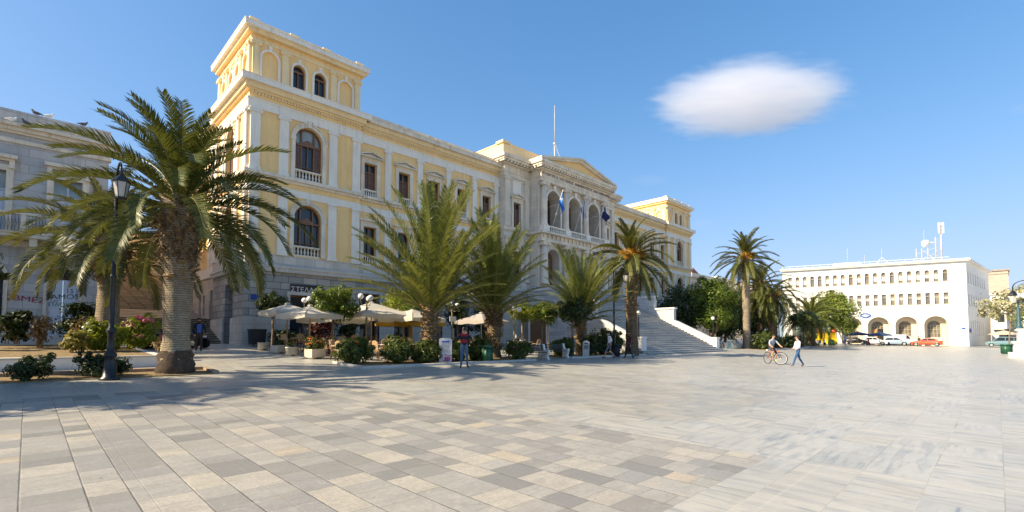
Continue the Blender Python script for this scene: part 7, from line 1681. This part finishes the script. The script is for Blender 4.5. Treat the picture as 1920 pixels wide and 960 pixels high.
quad('red and dark quad bike just left of the big palm trunk', 4.75, 31.0, -.5, (.18, .02, .03)); quad('dark quad bike farthest left below the alley steps', 3.95, 31.6, -.6, (.03, .03, .04)); quad('dark quad bike half hidden between the big palm trunk and the man in navy', 6.3, 31.2, -.9, (.03, .03, .04))
ms_ = thing('motor_scooter', 'white scooter parked beside the yellow stall', 'scooter', (91.5, 20.4, gz(91, 20)), R(-110)); 
def bd(q, n, m, par=ms_): o = q.build(n, m, None); o.parent = par; return o
q = MB(); q.prism([(-.75, .45), (-.7, .75), (-.1, .72), (.0, .3), (.35, .28), (.5, .95), (.6, .95), (.62, .5), (.4, .18), (-.3, .2)], -.16, .16); bd(q, 'body', M['white_marble'])
for cx in (-.55, .62): q = MB(); q.tube([(cx, -.06, .24), (cx, .06, .24)], .24, 14); bd(q, 'wheel', M['tyre'])
q = MB(); q.tube([(.5, .3, 1.05), (.55, 0, 1.0), (.5, -.3, 1.05)], .02, 6); bd(q, 'handlebar', M['black']); q = MB(); q.prism([(-.75, .75), (-.7, .84), (-.15, .8), (-.1, .72)], -.14, .14); bd(q, 'seat', M['black'])
# ------------------------------------------------------------------ clouds
def cloudm(name, dens, nz, sharp):
    m = bpy.data.materials.new(name); m.use_nodes = True; n = m.node_tree; n.nodes.remove(n.nodes['Principled BSDF']); out = n.nodes['Material Output']
    v = n.nodes.new('ShaderNodeVolumePrincipled'); v.inputs['Color'].default_value = (.98, .98, 1, 1); v.inputs['Anisotropy'].default_value = .2
    tc = n.nodes.new('ShaderNodeTexCoord'); ln = n.nodes.new('ShaderNodeVectorMath'); ln.operation = 'LENGTH'; n.links.new(tc.outputs['Object'], ln.inputs[0])
    mp = n.nodes.new('ShaderNodeMapping'); n.links.new(tc.outputs['Object'], mp.inputs[0]); mp.inputs['Scale'].default_value = nz
    no = n.nodes.new('ShaderNodeTexNoise'); n.links.new(mp.outputs[0], no.inputs['Vector']); no.inputs['Scale'].default_value = 1.6; no.inputs['Detail'].default_value = 6; no.inputs['Roughness'].default_value = .62; no.inputs['Distortion'].default_value = .5
    a = n.nodes.new('ShaderNodeMath'); a.operation = 'MULTIPLY_ADD'; n.links.new(no.outputs['Fac'], a.inputs[0]); a.inputs[1].default_value = 1.15; n.links.new(ln.outputs['Value'], a.inputs[2])
    mr = n.nodes.new('ShaderNodeMapRange'); n.links.new(a.outputs[0], mr.inputs[0]); mr.inputs[1].default_value = 1.45; mr.inputs[2].default_value = 1.45-sharp; mr.inputs[3].default_value = 0; mr.inputs[4].default_value = dens
    n.links.new(mr.outputs[0], v.inputs['Density']); n.links.new(v.outputs[0], out.inputs['Volume']); return m
def cloud(lab, px, py, d, sx, sy, sz, m, tilt=0):
    p = Vector((0, 0, 1.6))+(_F+_rt*((px-960)/910)-_U*((py-594)/910))*d
    q = MB(); q.sphere((0, 0, 0), 1, 32, 20); o = q.build('cloud', m); o.location = p; o.scale = (sx, sy, sz); o.rotation_euler = (0, 0, R(-45)+tilt); tag(o, lab, 'cloud'); return o
cloud('bright white lens shaped cloud alone in the upper right sky', 1402, 190, 1500, 335, 210, 104, cloudm('cloud_big', .0075, (1.1, 1.5, 3.0), .27))
cm2 = cloudm('cloud_wisp', .0016, (1.0, 1.2, 2.0), .8)
cloud('small thin wisp of cloud beside the far corner tower', 1312, 419, 1600, 60, 60, 14, cm2); cloud('faint streak of cloud above the far wing of the town hall', 1215, 338, 1600, 90, 60, 18, cm2); cloud('faint wisp of cloud at the right edge', 1912, 204, 1600, 45, 40, 24, cm2)
# ------------------------------------------------------------------ tidy: origins of single mesh things at their base
for o in list(bpy.data.objects):
    if o.type == 'MESH' and o.parent is None and o.data.users == 1 and o.get('label') and not o.name.startswith('cloud'):
        vs_ = [v.co for v in o.data.vertices]; c = Vector(((min(v.x for v in vs_)+max(v.x for v in vs_))/2, (min(v.y for v in vs_)+max(v.y for v in vs_))/2, min(v.z for v in vs_)))
        o.data.transform(Matrix.Translation(-c)); o.location = o.matrix_basis @ c
SC.cycles.volume_step_rate = 1.0; SC.cycles.volume_max_steps = 64
SC.cycles.volume_bounces = 14; SC.cycles.max_bounces = 14; SC.cycles.diffuse_bounces = 4; SC.cycles.transparent_max_bounces = 8
